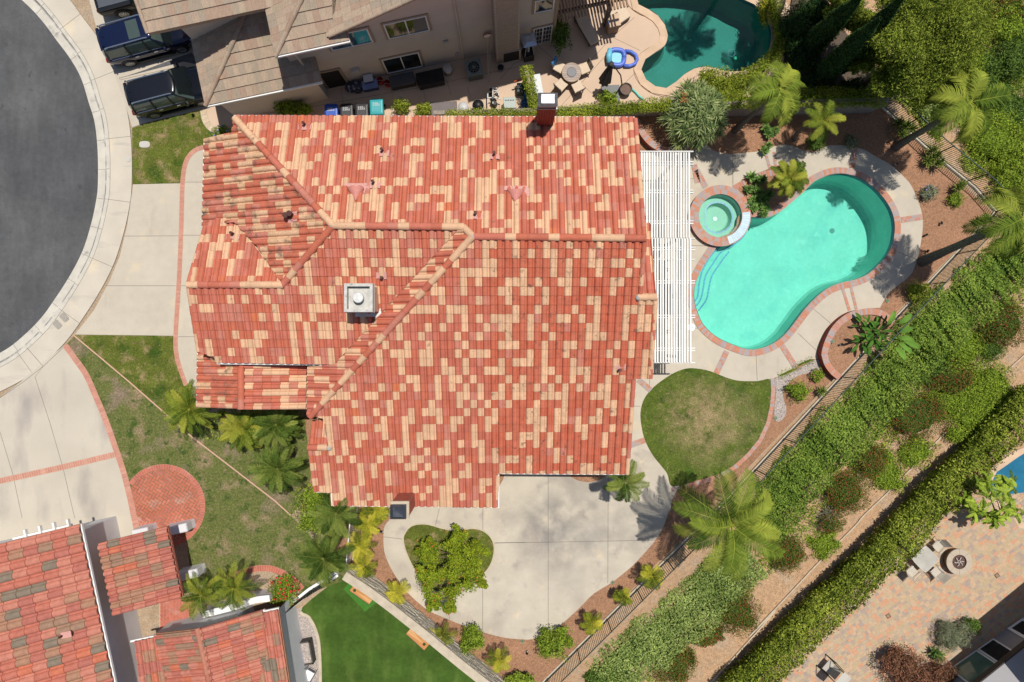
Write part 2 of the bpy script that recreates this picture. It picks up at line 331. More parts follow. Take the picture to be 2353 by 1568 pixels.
def paint(name, c, rough=.3, metal=0., spec=.5, coat=.0): return mat(name, c=c, rough=rough, metal=metal, spec=spec, coat=coat, noise=((3, .06),))

# ---------------------------------------------------------------- terrain
FE = [W(1240, 1577), W(2290, 488)]                 # south-east fence line
FN = [W(2290, 488), W(1829, 30)]                   # north-east fence line
def _out(l):
    d = (l[1] - l[0]).xy.normalized(); return Vector((d.y, -d.x))
NE1, NE2 = _out(FE), _out(FN)
PROF = [(-9, 0), (0, -.02), (.25, -.15), (1.0, -.45), (3.0, -1.5), (5.0, -2.2), (7.0, -2.6), (9.0, -2.8), (160, -2.8)]
def terr(x, y):
    p = Vector((x, y)); d = max((p - FE[0].xy).dot(NE1), (p - FN[0].xy).dot(NE2))
    for a, b in zip(PROF, PROF[1:]):
        if d < b[0]: return a[1] + (b[1] - a[1]) * max(0, (d - a[0])) / (b[0] - a[0])
    return PROF[-1][1]
def G(px, py, dz=0.0):
    z = 0
    for i in range(8):
        p = W(px, py, z + dz); z = terr(p.x, p.y)
    return Vector((p.x, p.y, z))

def sheet(name, loops, z, m, kind='structure', label=None, cat=None, joints=(), jw=.022, extra=None):
    """flat sheet (loops in metres: outline then holes) with sawn joints laid just above it"""
    mb = MB()
    if len(loops) == 1:
        p = loops[0]
        if area(p) < 0: p = p[::-1]
        mb.face([(x, y, z) for x, y in p])
    else:
        vs = [[Vector((x, y, z)) for x, y in l] for l in loops]
        flat = [v for l in vs for v in l]
        for tr in tessellate_polygon(vs):
            q = [flat[i] for i in tr]
            if (q[1] - q[0]).cross(q[2] - q[0]).z < 0: q = q[::-1]
            mb.face(q)
    for j in joints:
        q = [Vector(a) for a in j]; nn = normals(q)
        for i in range(len(q) - 1):
            mb.face([(*(q[i] - nn[i] * jw / 2), z + .003), (*(q[i + 1] - nn[i + 1] * jw / 2), z + .003), (*(q[i + 1] + nn[i + 1] * jw / 2), z + .003), (*(q[i] + nn[i] * jw / 2), z + .003)], 1)
    o = mb.build(name, [m, M['joint']])
    return tag(o, label, cat, None, kind)

def ribbon(mb, pts, d0, d1, z, bl, gap=.012, closed=False, mi=0, mortar=1):
    """a course of bricks laid across a line (pts in metres)"""
    q = resample(pts, bl, closed); nn = normals(q, closed); n = len(q)
    for i in range(n if closed else n - 1):
        a, b = q[i], q[(i + 1) % n]; na, nb = nn[i], nn[(i + 1) % n]
        if mortar is not None:
            mb.face([(*(a + na * d0), z - .006), (*(b + nb * d0), z - .006), (*(b + nb * d1), z - .006), (*(a + na * d1), z - .006)][::1 if d1 > d0 else -1], mortar)
        t = min(.3, gap / 2 / max(1e-3, (b - a).length)); e = gap / 2 * (1 if d1 > d0 else -1)
        a2, b2 = a.lerp(b, t), b.lerp(a, t); na2, nb2 = na.lerp(nb, t), nb.lerp(na, t)
        mb.face([(*(a2 + na2 * (d0 + e)), z), (*(b2 + nb2 * (d0 + e)), z), (*(b2 + nb2 * (d1 - e)), z), (*(a2 + na2 * (d1 - e)), z)][::1 if d1 > d0 else -1], mi)
def strip(mb, pts, d0, d1, z, mi=0, closed=False, z1=None):
    q = [Vector(p[:2]) for p in pts]; nn = normals(q, closed); n = len(q); z1 = z if z1 is None else z1
    a = [mb.V((*(p + m * d0), z)) for p, m in zip(q, nn)]; b = [mb.V((*(p + m * d1), z1)) for p, m in zip(q, nn)]
    for i in range(n if closed else n - 1):
        j = (i + 1) % n; f = (a[i], a[j], b[j], b[i])
        mb.F(f if d1 > d0 else f[::-1], mi)
# ---------------------------------------------------------------- outlines (photo positions on the ground)
pool_px = T(3, 1, 545,110, 620,70, 700,42, 800,36, 900,58, 1000,108, 1090,180, 1165,270, 1215,360, 1238,450, 1238,540, 1218,640, 1175,730, 1105,810, 1010,893, 900,940, 770,970, 660,1020, 560,1100, 470,1195, 390,1300, 310,1400, 220,1475, 120,1520, 0,1536) + T(2, 1, 1980,1490, 1850,1425, 1745,1330, 1690,1220, 1660,1100, 1670,980, 1720,860, 1800,735, 1880,640, 1990,590, 2070,500, 2095,412) + T(3, 1, 100,412, 170,405, 270,355, 380,265, 460,195)
pool = WW(spl(pool_px, 4, True))
if area(pool) < 0: pool = pool[::-1]
spa_c = W(*T(2, 1, 1885, 392)[0], .3)
def circle(c, r, n=48): return [(c[0] + r * math.cos(2 * PI * i / n), c[1] + r * math.sin(2 * PI * i / n)) for i in range(n)]
npool_px = T(2, 0, 1270,85, 1330,120, 1395,190, 1432,280, 1428,350, 1390,412, 1300,470, 1232,520, 1207,572, 1220,640, 1270,705, 1350,750, 1430,755, 1520,690, 1600,622, 1700,577, 1800,577, 1900,605, 2000,618, 2100,603, 2200,565, 2280,480, 2312,380, 2318,260, 2280,150, 2200,60, 2080,0, 1900,-90, 1600,-140, 1350,-130, 1200,-80, 1150,0, 1210,60)
npool = WW(spl(npool_px, 4, True))
if area(npool) < 0: npool = npool[::-1]
road_px = P(-160,-200, -60,-95, 50,0, 94,46, 126,89, 158,132, 183,177, 201,234, 215,282, 221.6,349, 222,421, 218,460, 207,511.6, 188,573, 161,627, 129,678, 88.6,734, 35,785.5, -10,815, -90,850, -220,885)
road = WW(spl(road_px, 5))
spa_hole = circle(spa_c, 1.3)

# ---------------------------------------------------------------- base ground
gA = FE[0].xy + (FE[0] - FE[1]).xy.normalized() * 200; gB = FN[1].xy + (FN[1] - FN[0]).xy.normalized() * 200
sheet('ground', [offs(road, .55) + [(-250, -12), (-250, -200), tuple(gA), tuple(FE[1].xy), tuple(gB), (-250, 200), (-250, 40)], pool[::1], spa_hole, npool], -.03, M['soil'])
mb = MB(); rows = []
cor = FE[1].xy; bis = (NE1 + NE2).normalized(); bis = bis / bis.dot(NE1)
base = [gA.lerp(cor, i / 40) for i in range(40)] + [cor] + [cor.lerp(gB, i / 40) for i in range(1, 41)]
nor = [NE1] * 40 + [bis] + [NE2] * 40
for d in (0, .25, 1, 2, 3, 4, 5, 6, 7, 8, 9, 12, 40, 160):
    rows.append([mb.V((*(b + n * d), terr(*(b + n * (d + 1e-4))) - .03)) for b, n in zip(base, nor)])
for a, b in zip(rows, rows[1:]):
    for i in range(80): mb.F((a[i], b[i], b[i + 1], a[i + 1]))
tag(mb.build('hillside', [M['straw']], smooth=True), kind='structure')
sheet('street', [offs(road, .3) + [(-250, -14), (-250, 42)]], -.16, M['asphalt'])

# kerb and pavement round the end of the street
mb = MB()
strip(mb, road, -.02, .40, -.145, 0, z1=-.125); strip(mb, road, .40, .47, -.125, 1, z1=-.13)
strip(mb, road, .47, .53, -.13, 1, z1=-.01); strip(mb, road, .53, .72, -.005, 0)
strip(mb, road, .72, .74, -.008, 2)
q = resample(road, 1.55)
nn = normals(q)
for i, (a, n) in enumerate(zip(q, nn)):
    t = Vector((n.y, -n.x)) * .009
    for d0, d1, z0, z1 in ((-.01, .40, -.141, -.121), (.53, .72, -.001, -.001)):
        mb.face([(*(a + n * d0 - t), z0), (*(a + n * d0 + t), z0), (*(a + n * d1 + t), z1), (*(a + n * d1 - t), z1)], 2)
tag(mb.build('kerb', [M['gutter_conc'], M['gutter_dark'], M['joint']]), kind='structure')
mb = MB(); strip(mb, road, .74, 1.93, -.004, 0)
for i, (a, n) in enumerate(zip(q, nn)):
    if i % 2: continue
    t = Vector((n.y, -n.x)) * .010
    mb.face([(*(a + n * .74 - t), -.001), (*(a + n * .74 + t), -.001), (*(a + n * 1.93 + t), -.001), (*(a + n * 1.93 - t), -.001)], 1)
strip(mb, road, 1.915, 1.94, -.001, 1)
tag(mb.build('pavement', [M['conc_walk'], M['joint']]), kind='structure')
# driveways and paths
def wl(*a): return WW(P(*a))
side = offs(road, 1.9)
sheet('driveway', [wl(306,424, 420,421.5, 470,421, 640,421, 640,780, 402,772, 172,769, 215,715, 250,650, 275,590, 292,520)], .004, M['conc'],
      joints=[wl(286,543, 640,541), wl(243,657, 640,657), wl(304,423, 640,418)])
walk_edge = spl(P(470,338, 446,348, 428,372, 420,420, 417,520, 412,640, 404,772, 406,815, 415,850, 428,886), 6)
sheet('front_path', [WW(walk_edge) + wl(640,900, 640,338)], .010, M['conc'], joints=[wl(424,419, 640,418), wl(416,541, 640,541), wl(412,657, 640,657), wl(406,774, 640,774)])
mb = MB(); ribbon(mb, WW(walk_edge), -.13, .12, .022, .11)
tag(mb.build('brick_edging', [M['edge_brick'], M['mortar_pink']]), kind='structure')
bk = spl(T(0, 2, 560,90, 650,215, 740,345, 830,550, 890,690, 945,840, 1000,1000, 1060,1180, 1110,1380, 1150,1568) + T(0, 3, 1185,330), 5)
sheet('neighbour_driveway', [wl(-260,960, -100,950, 0,915, 40,884, 100,832, 147,795) + WW(bk) + wl(310,1460, -260,1460)], .004, M['conc_drive2'],
      joints=[WW(T(0, 2, 230,110, 370,270, 300,360, 430,760, 540,1140, 640,1568)), WW(T(0, 2, 0,540, 190,410, 370,270, 555,95)), WW(T(0, 2, -40,700, 110,1190, 190,1568))])
mb = MB(); ribbon(mb, WW(bk), -.16, .16, .022, .12)
cross = WW(T(0, 2, -500,1370, 0,1250, 500,1140, 1000,1020)); ribbon(mb, cross, -.16, .16, .018, .13, .03)
tag(mb.build('brick_edging', [M['edge_brick'], M['mortar_pink']]), kind='structure')
# herringbone circle
cc = W(376, 1163, 0); cr = 96 / S
_bw = WW(bk)
def bkx(y): return min(_bw, key=lambda p: abs(p[1] - y))[0] + .15
def cutb(pts): return [(max(x, bkx(y)), y) for x, y in pts]
circ = cutb(circle(cc, cr))
sheet('brick_circle_base', [circ], .008, M['mortar_pink'])
mb = MB(); bw = .165; a0 = R(-32)
ca, sa = math.cos(a0), math.sin(a0)
loc = [((x - cc[0]) * ca + (y - cc[1]) * sa, -(x - cc[0]) * sa + (y - cc[1]) * ca) for x, y in cutb(circle(cc, cr - .25, 60))]
gap_ = .011
def put_brick(mb, x0, y0, x1, y1, poly, z, mi=0):
    g = gap_; q = clip1(clip1(clip1(clip1(poly, 0, x0 + g, False), 0, x1 - g, True), 1, y0 + g, False), 1, y1 - g, True) if True else None
    if len(q) > 2 and abs(area(q)) > 1e-4:
        q = [(cc[0] + x * ca - y * sa, cc[1] + x * sa + y * ca, z) for x, y in q]
        mb.face(q if area(q) > 0 else q[::-1], mi)
for i in range(-26, 27):
    for j in range(-14, 15):
        x = (i + 2 * j) * bw; y = (i - 2 * j) * bw      # classic single herringbone lattice
        if abs(x) < cr + .3 and abs(y) < cr + .3:
            put_brick(mb, x, y, x + 2 * bw, y + bw, loc, .014)
            put_brick(mb, x + 0 * bw, y + bw, x + bw, y + 3 * bw, loc, .014)
_c = circle(cc, cr, 96); _k = [i for i in range(96) if _c[i][0] > bkx(_c[i][1]) - .05]; _st = next(i for i in _k if (i - 1) % 96 not in _k); ribbon(mb, [_c[(_st + j) % 96] for j in range(len(_k))], 0, .25, .024, .15)
tag(mb.build('brick_circle', [M['herring'], M['mortar_pink']]), kind='structure')
mb = MB()
for i in range(11):
    for j in range(7):
        p = W(372 + i * 7.2, 1388 + j * 9 - i * 1.5, 0); mb.box((p.x, p.y, .012), (.155, .2, .02), R(10), 0)
mb.face([(*W(366, 1385).xy, .006), (*W(366, 1455).xy, .006), (*W(450, 1440).xy, .006), (*W(450, 1370).xy, .006)], 1)
tag(mb.build('brick_path', [M['herring'], M['mortar_pink']]), kind='structure')
# lawns
sheet('lawn', [wl(304,295, 341,283, 389,271, 435,259, 463,253, 475,262, 500,300, 500,326, 470,338) + WW(spl(P(470,338, 446,348, 428,372, 419,421), 5)) + wl(305,424)], .014, M['lawn'])
front = spl(P(172,770, 402,772), 2) + spl(P(404,775, 406,815, 415,850, 428,886), 4) + P(470,950, 700,960, 716,1090, 700,1150, 668,1185, 720,1240, 800,1300, 800,1330, 690,1372, 560,1340, 440,1345, 430,1240, 300,1180) + bk[-16::-1]
sheet('front_lawn', [WW(front)], .012, M['lawn_dry'])
sheet('greener_lawn', [WW(spl(P(172,770, 402,772), 2) + spl(P(404,775, 406,815, 415,850, 428,886), 4) + P(460,945, 430,970, 381,950, 300,885, 235,830))], .0165, M['lawn'])
mb = MB(); ms = WW(P(170,771, 235,825, 300,880, 381,951, 440,1003, 540,1080, 632,1151, 668,1184))
strip(mb, ms, -.035, .035, .03)
tag(mb.build('mow_strip', [M['mortar_pink']]), kind='structure')
# rear yard
sheet('mulch_bed', [wl(700,955, 700,1100, 690,1180, 760,1150, 760,1262, 800,1318, 1090,1568, 1130,1600, 1245,1572, 2280,488, 2030,246, 1500,246, 1400,240, 1400,900), pool, spa_hole], -.008, M['mulch'])
deck_px = P(1380,345) + T(2, 0, 1180,1290, 1650,1300) + spl(T(2, 0, 1760,1235, 1830,1290, 1960,1318, 2100,1308) + T(3, 0, 100,1292, 230,1250, 330,1240, 480,1290, 560,1300, 640,1255, 760,1244, 880,1254, 1000,1290, 1100,1350, 1210,1410, 1330,1520) + T(3, 1, 1390,140, 1460,300, 1487,450, 1470,620, 1440,760, 1380,900, 1260,1000, 1190,1060, 1120,1180), 4) + T(3, 1, 1000,1185, 840,1215, 700,1330, 640,1450, 612,1568) + spl(T(3, 2, 612,208, 520,215, 400,280, 330,330, 260,352, 215,368), 3) + P(1773,880, 1560,1116, 1544,1150, 1540,1175, 1380,1175)
dk = [W(*p).xy for p in deck_px]
def jj(*a): return WW(a if isinstance(a[0], tuple) else P(*a))
sheet('pool_deck', [WW(deck_px), pool, spa_hole], .004, M['conc'],
      joints=[jj(*T(2, 0, 1992,1320, 1992,1568)), jj(*T(2, 1, 1992,0, 1992,150)), jj(*T(2, 1, 1615,75, 1700,78)), jj(*T(2, 1, 1625,648, 1800,650)), jj(*T(2, 1, 1640,1352, 1700,1356)), jj(*T(3, 1, 1160,140, 1290,30)), jj(*T(3, 1, 1270,700, 1440,770)),
              jj(*T(3, 1, 545,1185, 700,1315)), jj(*T(3, 1, 415,1395, 600,1568)), jj(*T(3, 1, 1110,925, 1230,1030)), jj(*T(2, 2, 2190,180, 2200,390)), jj(*T(2, 2, 1280,335, 1278,450)), jj(*T(2, 2, 1285,335, 1480,335)), jj(*T(2, 2, 1260,1330, 1470,1330)), jj(*T(2, 2, 1130,608, 1200,612))])
rv_px = T(1, 3, 1180,60, 1200,160, 1152,230, 1142,330, 1150,450, 1190,560, 1260,680, 1340,790, 1440,885, 1540,960, 1700,1030, 1850,1090, 2000,1140, 2150,1180, 2300,1198) + T(2, 3, 270,1198, 380,1160, 450,1130, 550,1050, 680,930, 800,810, 960,710, 1110,590, 1200,500, 1330,350, 1400,230, 1450,80)
sheet('rear_concrete', [WW(spl(rv_px, 4)) + wl(1543,1130, 1543,1060, 1380,990, 960,1080)], .009, M['conc_old'],
      joints=[jj(*T(2, 3, 412,-560, 412,1130)), jj(*T(2, 3, 925,-240, 922,720)), jj(*T(2, 3, -260,376, 412,368, 1340,350)), jj(*T(1, 3, 1992,80, 1990,1130)), jj(*T(1, 3, 1620,80, 1585,235)), jj(*T(1, 3, 1142,322, 1310,342)), jj(*T(1, 3, 1705,880, 1705,1030)), jj(*T(1, 3, 2085,376, 2353,370))])
mb = MB()
for x, y in T(2, 3, 748,760, 795,692, 888,655):
    c = W(x, y); mb.face([(c.x + .14 * math.cos(a * .7) * uni(.85, 1.1), c.y + .14 * math.sin(a * .7) * uni(.85, 1.1), .0135) for a in range(9)])
tag(mb.build('concrete_patch', [M['conc']]), kind='structure')
sheet('mulch_bed', [WW(spl(P(1300,1085, 1318,1100, 1345,1108, 1372,1105, 1392,1092, 1392,1070, 1300,1070), 4, True))], .014, M['mulch'])
sheet('mulch_bed', [wl(1140,1060, 1160,1060, 1162,1088, 1142,1130)], .014, M['mulch'])
rear_lawn = T(2, 2, 2310,380, 2200,395, 2050,393, 1950,370, 1800,312, 1700,290, 1600,287, 1500,320, 1400,380, 1300,460, 1232,550, 1202,660, 1210,780, 1240,900, 1300,1020, 1370,1110, 1430,1190, 1462,1290, 1560,1282, 1700,1240, 1850,1195, 1990,1120, 2110,1010, 2210,890, 2275,740, 2305,600, 2315,480)
sheet('rear_lawn', [WW(spl(rear_lawn, 4, True))], .016, M['lawn_rear'])
mb = MB()
dry = MB()
ll = resample(WW(T(2, 2, 1466,1308, 1560,1290, 1700,1250, 1850,1203, 1992,1128, 2113,1018, 2214,894, 2282,742, 2312,600, 2322,480, 2316,372)), .1)
ribbon(mb, ll, -.20, .02, .03, .14)
ribbon(mb, pool, -.02, -.36, .045, .13, closed=True)
strip(mb, pool, -.02, -.02, .045, 1, True, .0)
for a, b, w in ((T(2, 2, 1940,140, 1850,330), 0, 0), (T(2, 2, 1180,380, 1290,475), 0, 0), (T(2, 2, 1100,950, 1240,900), 0, 0), (T(3, 2, 280,90, 400,280), 0, 0), (T(3, 1, 1300,430, 1480,402), 0, 0), (T(3, 0, 905,1262, 878,1440), 0, 0), (T(2, 1, 1680,0, 1760,150), 0, 0), (T(2, 0, 1660,1410, 1690,1568), 0, 0),
                (T(3, 0, 150,1300, 190,1440), 0, 1), (T(3, 1, 800,975, 870,1200), 0, 1), (T(3, 1, 880,990, 930,1190), 0, 1), (T(3, 0, 225,1300, 240,1440), 0, 1)):
    for k in range(2 if w == 0 else 1): ribbon(mb, WW(a), -.16 + .16 * k, .16 * k + .0, .024, .14 if w == 0 else .11)
ribbon(mb, WW(spl(T(2, 1, 2000,160, 2120,95, 2240,45, 2353,20) + T(3, 0, 330,1450, 420,1500), 4)), -.17, .17, .026, .14)
tag(mb.build('brick_coping', [M['coping'], M['mortar']]), kind='structure')
# the heart shaped lawn round the tree
heart = spl(T(1, 3, 1310,350, 1330,280, 1380,228, 1460,210, 1540,217, 1640,247, 1740,266, 1830,257, 1900,248, 1980,262, 2050,312, 2086,380, 2088,470, 2055,570, 1990,650, 1880,730, 1740,790, 1600,790, 1490,720, 1420,630, 1345,480), 4, True)
sheet('tree_lawn', [WW(heart)], .018, M['lawn'])
mb = MB(); strip(mb, WW(heart), -.04, .04, .022, 0, True)
tag(mb.build('lawn_edging', [M['cap_stone']]), kind='structure')
# island planting bed and raised round beds
sheet('island_bed', [WW(spl(T(3, 1, 0,395, 100,398, 170,390, 262,340, 365,250, 445,180, 510,100, 470,30, 380,-30, 250,-40, 100,20, -60,80, -95,200, -70,320), 3, True))], .02, M['mulch'])
sheet('rock_bed', [WW(spl(T(3, 2, 225,370, 330,335, 420,290, 530,225, 620,215, 640,270, 540,320, 420,350, 330,420, 290,520, 320,640, 290,720, 230,740, 215,640, 230,500), 3, True))], .006, M['gravel'])

sheet('painted_shade_bed', [wl(1735,215, 1800,130, 1815,20, 1830,-30, 1870,-20, 2060,225, 2050,238, 1720,236)], .008, mat('shade_toned_ground', c=(.10, .075, .055), rough=.95, noise=((20, .4),)))  # bed colour darkened to stand in for the deep shade under the trees
# ---------------------------------------------------------------- pools
def basin(name, outline, depth, mats, tile_h=.16, wl_=-.08, insets=((.03, .35), (.10, .75), (.34, .95), (.75, 1.0)), parent=None):
    mb = MB()
    strip(mb, outline, 0, 0, .04, 1, True, -.10 - tile_h)
    prev = [(x, y, -.10 - tile_h) for x, y in outline]
    pid = [mb.V(p) for p in prev]
    for ins, f in insets:
        ring = offs(outline, ins, True)
        ids = [mb.V((x, y, -depth(x, y) * f)) for x, y in ring]
        for i in range(len(ids)): mb.F((pid[i], pid[(i + 1) % len(ids)], ids[(i + 1) % len(ids)], ids[i]), 0, .5)
        pid = ids
    vs = [mb.v[i] for i in pid]
    for tr in tessellate_polygon([[Vector((v.x, v.y, 0)) for v in vs]]):
        q = [vs[i] for i in tr]
        if (q[1] - q[0]).cross(q[2] - q[0]).z < 0: q = q[::-1]
        mb.face(q, 0, .5)
    return mb.build(name, mats, parent)
xa, xb = W(1640, 0).x, W(2040, 0).x
def pdepth(x, y): return 1.0 + 1.15 * max(0, min(1, (x - xa) / (xb - xa)))
tag(basin('pool_shell', pool, pdepth, [M['plaster'], M['tile_navy']], insets=((.02, .4), (.06, .8), (.16, .95), (.34, 1.0))), kind='structure')
def wsheet(name, outline, z, m): 
    mb = MB(); mb.face([(x, y, z) for x, y in (outline if area(outline) > 0 else outline[::-1])]); return tag(mb.build(name, [m]), kind='structure')
wsheet('pool_water', offs(pool, .012, True), -.09, M['water'])
tag(basin('neighbour_pool_shell', npool, lambda x, y: 1.9, [M['plaster_n'], M['tile_navy']], insets=((.02, .4), (.06, .8), (.2, .95), (.5, 1.0))), kind='structure')
wsheet('neighbour_pool_water', offs(npool, .012, True), -.09, M['water_n'])
# entry steps with blue tile lines
steps = thing('pool_steps', 'three curved underwater entry steps with blue tile lines at the shallow end of the pool', 'steps', W(1640, 640, -1))
curves = [(T(2, 1, 1905,632, 1800,742, 1730,870, 1703,980, 1692,1080, 1665,1125), -.30), (T(2, 1, 2118,450, 2088,560, 2000,640, 1900,695, 1830,790, 1760,905, 1738,1020, 1718,1105, 1678,1165), -.52), (T(2, 1, 1958,700, 1880,805, 1812,910, 1785,1020, 1765,1110, 1698,1205), -.74)]
for c, z in curves:
    cv = WW(spl(c, 5), z)
    far = [tuple(Vector(min(pool, key=lambda p: (p[0] - a[0]) ** 2 + (p[1] - a[1]) ** 2))) for a in cv]
    mb = MB()
    a = [mb.V((*p, z)) for p in cv]; b = [mb.V((*p, z)) for p in far]; d = [mb.V((*p, -1.3)) for p in cv]
    for i in range(len(cv) - 1): mb.F((a[i], a[i + 1], b[i + 1], b[i])[::-1], 0, .5); mb.F((a[i], a[i + 1], d[i + 1], d[i]), 0, .5)
    o = mb.build('step', [M['plaster']], steps)
    mb = MB(); ribbon(mb, cv, -.05, .05, z + .012, .08, .012, mortar=None)
    mb.build('tile_line', [M['tile_blue']], o)
# raised spa
spa = thing('spa', 'round raised spa with a brick rim and a curved bench beside the kidney pool', 'hot tub', (spa_c.x, spa_c.y, 0))
mb = MB(); n = 64
def ringpt(r, z, k, dx=0, dy=0): return (spa_c.x + dx + r * math.cos(2 * PI * k / n), spa_c.y + dy + r * math.sin(2 * PI * k / n), z)
mb.loft([[ringpt(1.64, -.02, k) for k in range(n)], [ringpt(1.64, .27, k) for k in range(n)]], 0, .3, False, False)
mb.build('spa_wall', [M['brick_dark']], spa)
mb = MB(); cir = circle(spa_c, 1.17, 64)
sp0, sp1 = R(-75), R(5)
ribbon(mb, [p for p in cir] , 0, -.25, .30, .125, closed=True); ribbon(mb, circle(spa_c, 1.42, 64), 0, -.25, .299, .145, closed=True)
mb.build('spa_coping', [M['coping'], M['mortar']], spa)
mb = MB()
for k in range(16):
    a = R(-72) + k * R(5); mb.face([(spa_c.x + r * math.cos(b), spa_c.y + r * math.sin(b), .309) for r, b in ((1.2, a), (1.62, a), (1.62, a + R(4.7)), (1.2, a + R(4.7)))])
mb.build('spillway_tile', [mat('pale_blue_tile', ramp=[(0, (.30, .46, .58)), (1, (.40, .55, .64))], rough=.35, noise=((20, .15),))], spa)
mb = MB()
mb.loft([[ringpt(1.17, .30, k) for k in range(n)], [ringpt(1.17, .12, k) for k in range(n)]], 1, .5, False, False)
mb.loft([[ringpt(1.17, .12, k) for k in range(n)], [ringpt(1.15, -.20, k) for k in range(n)], [ringpt(1.10, -.24, k) for k in range(n)], [ringpt(.80 - (.20 * max(0, math.cos(2 * PI * k / n - PI)) ** 6), -.25, k) for k in range(n)], [ringpt(.72 - (.20 * max(0, math.cos(2 * PI * k / n - PI)) ** 6), -.62, k) for k in range(n)], [ringpt(.66 - (.18 * max(0, math.cos(2 * PI * k / n - PI)) ** 6), -.68, k) for k in range(n)]], 0, .5, False, True)
mb.build('spa_basin', [M['plaster_s'], M['tile_navy']], spa)
mb = MB(); rr = lambda k: .80 - (.20 * max(0, math.cos(2 * PI * k / n - PI)) ** 6)
for k in range(n): mb.face([ringpt(rr(k) - .01, -.243, k + .06), ringpt(rr(k) + .08, -.243, k + .06), ringpt(rr(k + 1) + .08, -.243, k + .94), ringpt(rr(k + 1) - .01, -.243, k + .94)])
mb.build('bench_tile_line', [M['tile_blue']], spa)
mb = MB(); mb.face([ringpt(1.165, .16, k) for k in range(n)]); mb.build('spa_water', [M['water_s']], spa)
mb = MB(); mb.lathe((spa_c.x, spa_c.y, -.68), [(.12, 0), (.12, .02), (.05, .03)], 16); mb.build('drain', [M['white']], spa)
tag_d = W(*T(3, 1, 722, 517)[0], -1.7)
mb = MB(); mb.lathe((tag_d.x, tag_d.y, -pdepth(tag_d.x, tag_d.y)), [(.15, 0), (.15, .02), (.06, .03)], 18)
tag(mb.build('pool_drain', [mat('aged_drain_cover', c=(.16, .30, .27), noise=((30, .3),))]), 'round drain cover in the floor of the turquoise pool', 'drain')
c = W(*T(2, 1, 1637, 1347)[0], .02)
mb = MB(); mb.lathe((c.x, c.y, .008), [(.21, 0), (.21, .012), (.19, .02)], 24); o = mb.build('skimmer_lid', [M['white']])
tag(o, 'white round skimmer lid in the concrete deck beside the pool', 'lid')
for dx in (-.06, .06): mb = MB(); mb.lathe((c.x + dx, c.y, .026), [(.022, 0), (.022, .006)], 10); mb.build('finger_hole', [M['black']], o)
# raised beds with brick rims
def raised_bed(name, label, px_edge, closed, h, soil_poly, wdt=.30, rev=False):
    t = thing(name, label, 'planter', (*W(*px_edge[len(px_edge) // 2]).xy, 0))
    e = WW(spl(px_edge, 5, closed), h)
    if rev: e = e[::-1]
    mb = MB(); strip(mb, e, 0, 0, -.02, 0, closed, h - .02); strip(mb, e, wdt, wdt, -.02, 0, closed, h - .02)
    mb.build('retaining_wall', [M['brick_dark']], t)
    mb = MB(); ribbon(mb, e, -.02, wdt + .02, h, .14, closed=closed); mb.build('brick_rim', [M['coping'], M['mortar']], t)
    sp = WW(soil_poly, h - .12)
    mb = MB(); mb.face([(x, y, h - .12) for x, y in (sp if area(sp) > 0 else sp[::-1])]); mb.build('mulch', [M['mulch']], t)
    return t
raised_bed('raised_planter', 'curved raised brick planter under the dragon tree by the house corner', T(2, 0, 1135,1010, 1165,1080, 1215,1170, 1290,1250, 1390,1300, 1500,1310, 1620,1290, 1710,1230, 1740,1180), False, .5,
           spl(T(2, 0, 1160,1010, 1190,1080, 1240,1160, 1310,1230, 1400,1270, 1500,1278, 1610,1255, 1690,1190, 1800,1050, 1700,900, 1300,940), 3, True), rev=False)
raised_bed('raised_planter', 'round raised brick planter holding the broad leaved plants beside the fence', T(3, 1, 1250,1290, 1150,1210, 1030,1188, 900,1208, 800,1260, 710,1350, 650,1470, 625,1560) + T(3, 2, 625,180, 650,260, 700,330, 765,385), False, .55,
           spl(T(3, 1, 1230,1300, 1140,1240, 1030,1222, 910,1240, 820,1290, 740,1380, 690,1480, 668,1560) + T(3, 2, 668,180, 690,250, 730,310, 775,350, 900,220, 1000,120) + T(3, 1, 1200,1400), 3, True), rev=False)
# north patio and drive
sheet('north_patio', [wl(440,330, 1500,300, 1720,236, 1800,130, 1820,20, 1700,-110, 1300,-160, 300,-160, 240,0), npool], .002, M['tan_conc'],
      joints=[jj(*T(2, 0, 0,680, 120,545, 300,470)), jj(*T(2, 0, 420,900, 950,330, 1150,150)), jj(*T(2, 0, 300,370, 900,900)), jj(*T(2, 0, 920,300, 1200,435)), jj(*T(2, 0, 530,900, 900,480)), jj(*T(2, 0, 1060,720, 1180,600)), jj(*T(1, 0, 1480,750, 1510,900)), jj(*T(1, 0, 1680,680, 1720,820)), jj(*T(1, 0, 1860,750, 1890,840)), jj(*T(1, 0, 1210,760, 1230,930)), jj(*T(1, 0, 780,750, 800,900)), jj(*T(1, 0, 500,920, 1480,745, 2353,560))], jw=.018)
mb = MB(); ribbon(mb, npool, -.0, -.42, .05, .62, .012, closed=True, mi=0); strip(mb, npool, -.42, -.42, .05, 1, True, 0)
strip(mb, npool, 0, .0, .05, 1, True, -.02)
tag(mb.build('pool_coping', [M['tan_cope'], M['tan_cope']]), kind='structure')
sheet('neighbour_north_driveway', [wl(223,70, 190,-60, 640,-60, 640,210, 478,247, 330,284, 304,293, 286,235, 255,150)], .0065, M['conc'], joints=[WW(T(0, 0, 1020,670, 1570,525, 1580,560, 1030,685, 1020,670)), WW(T(0, 0, 960,590, 1650,440))])
mb = MB()
dk = WW(T(0, 0, 1240,600, 1500,500, 1640,450, 1720,560, 1570,530, 1030,670))
mb.face([(x, y, .011) for x, y in (dk if area(dk) > 0 else dk[::-1])])
tag(mb.build('slate_paving', [mat('dark_slate', c=(.10, .10, .11), noise=((6, .3), (20, .2)), rough=.8)]), kind='structure')
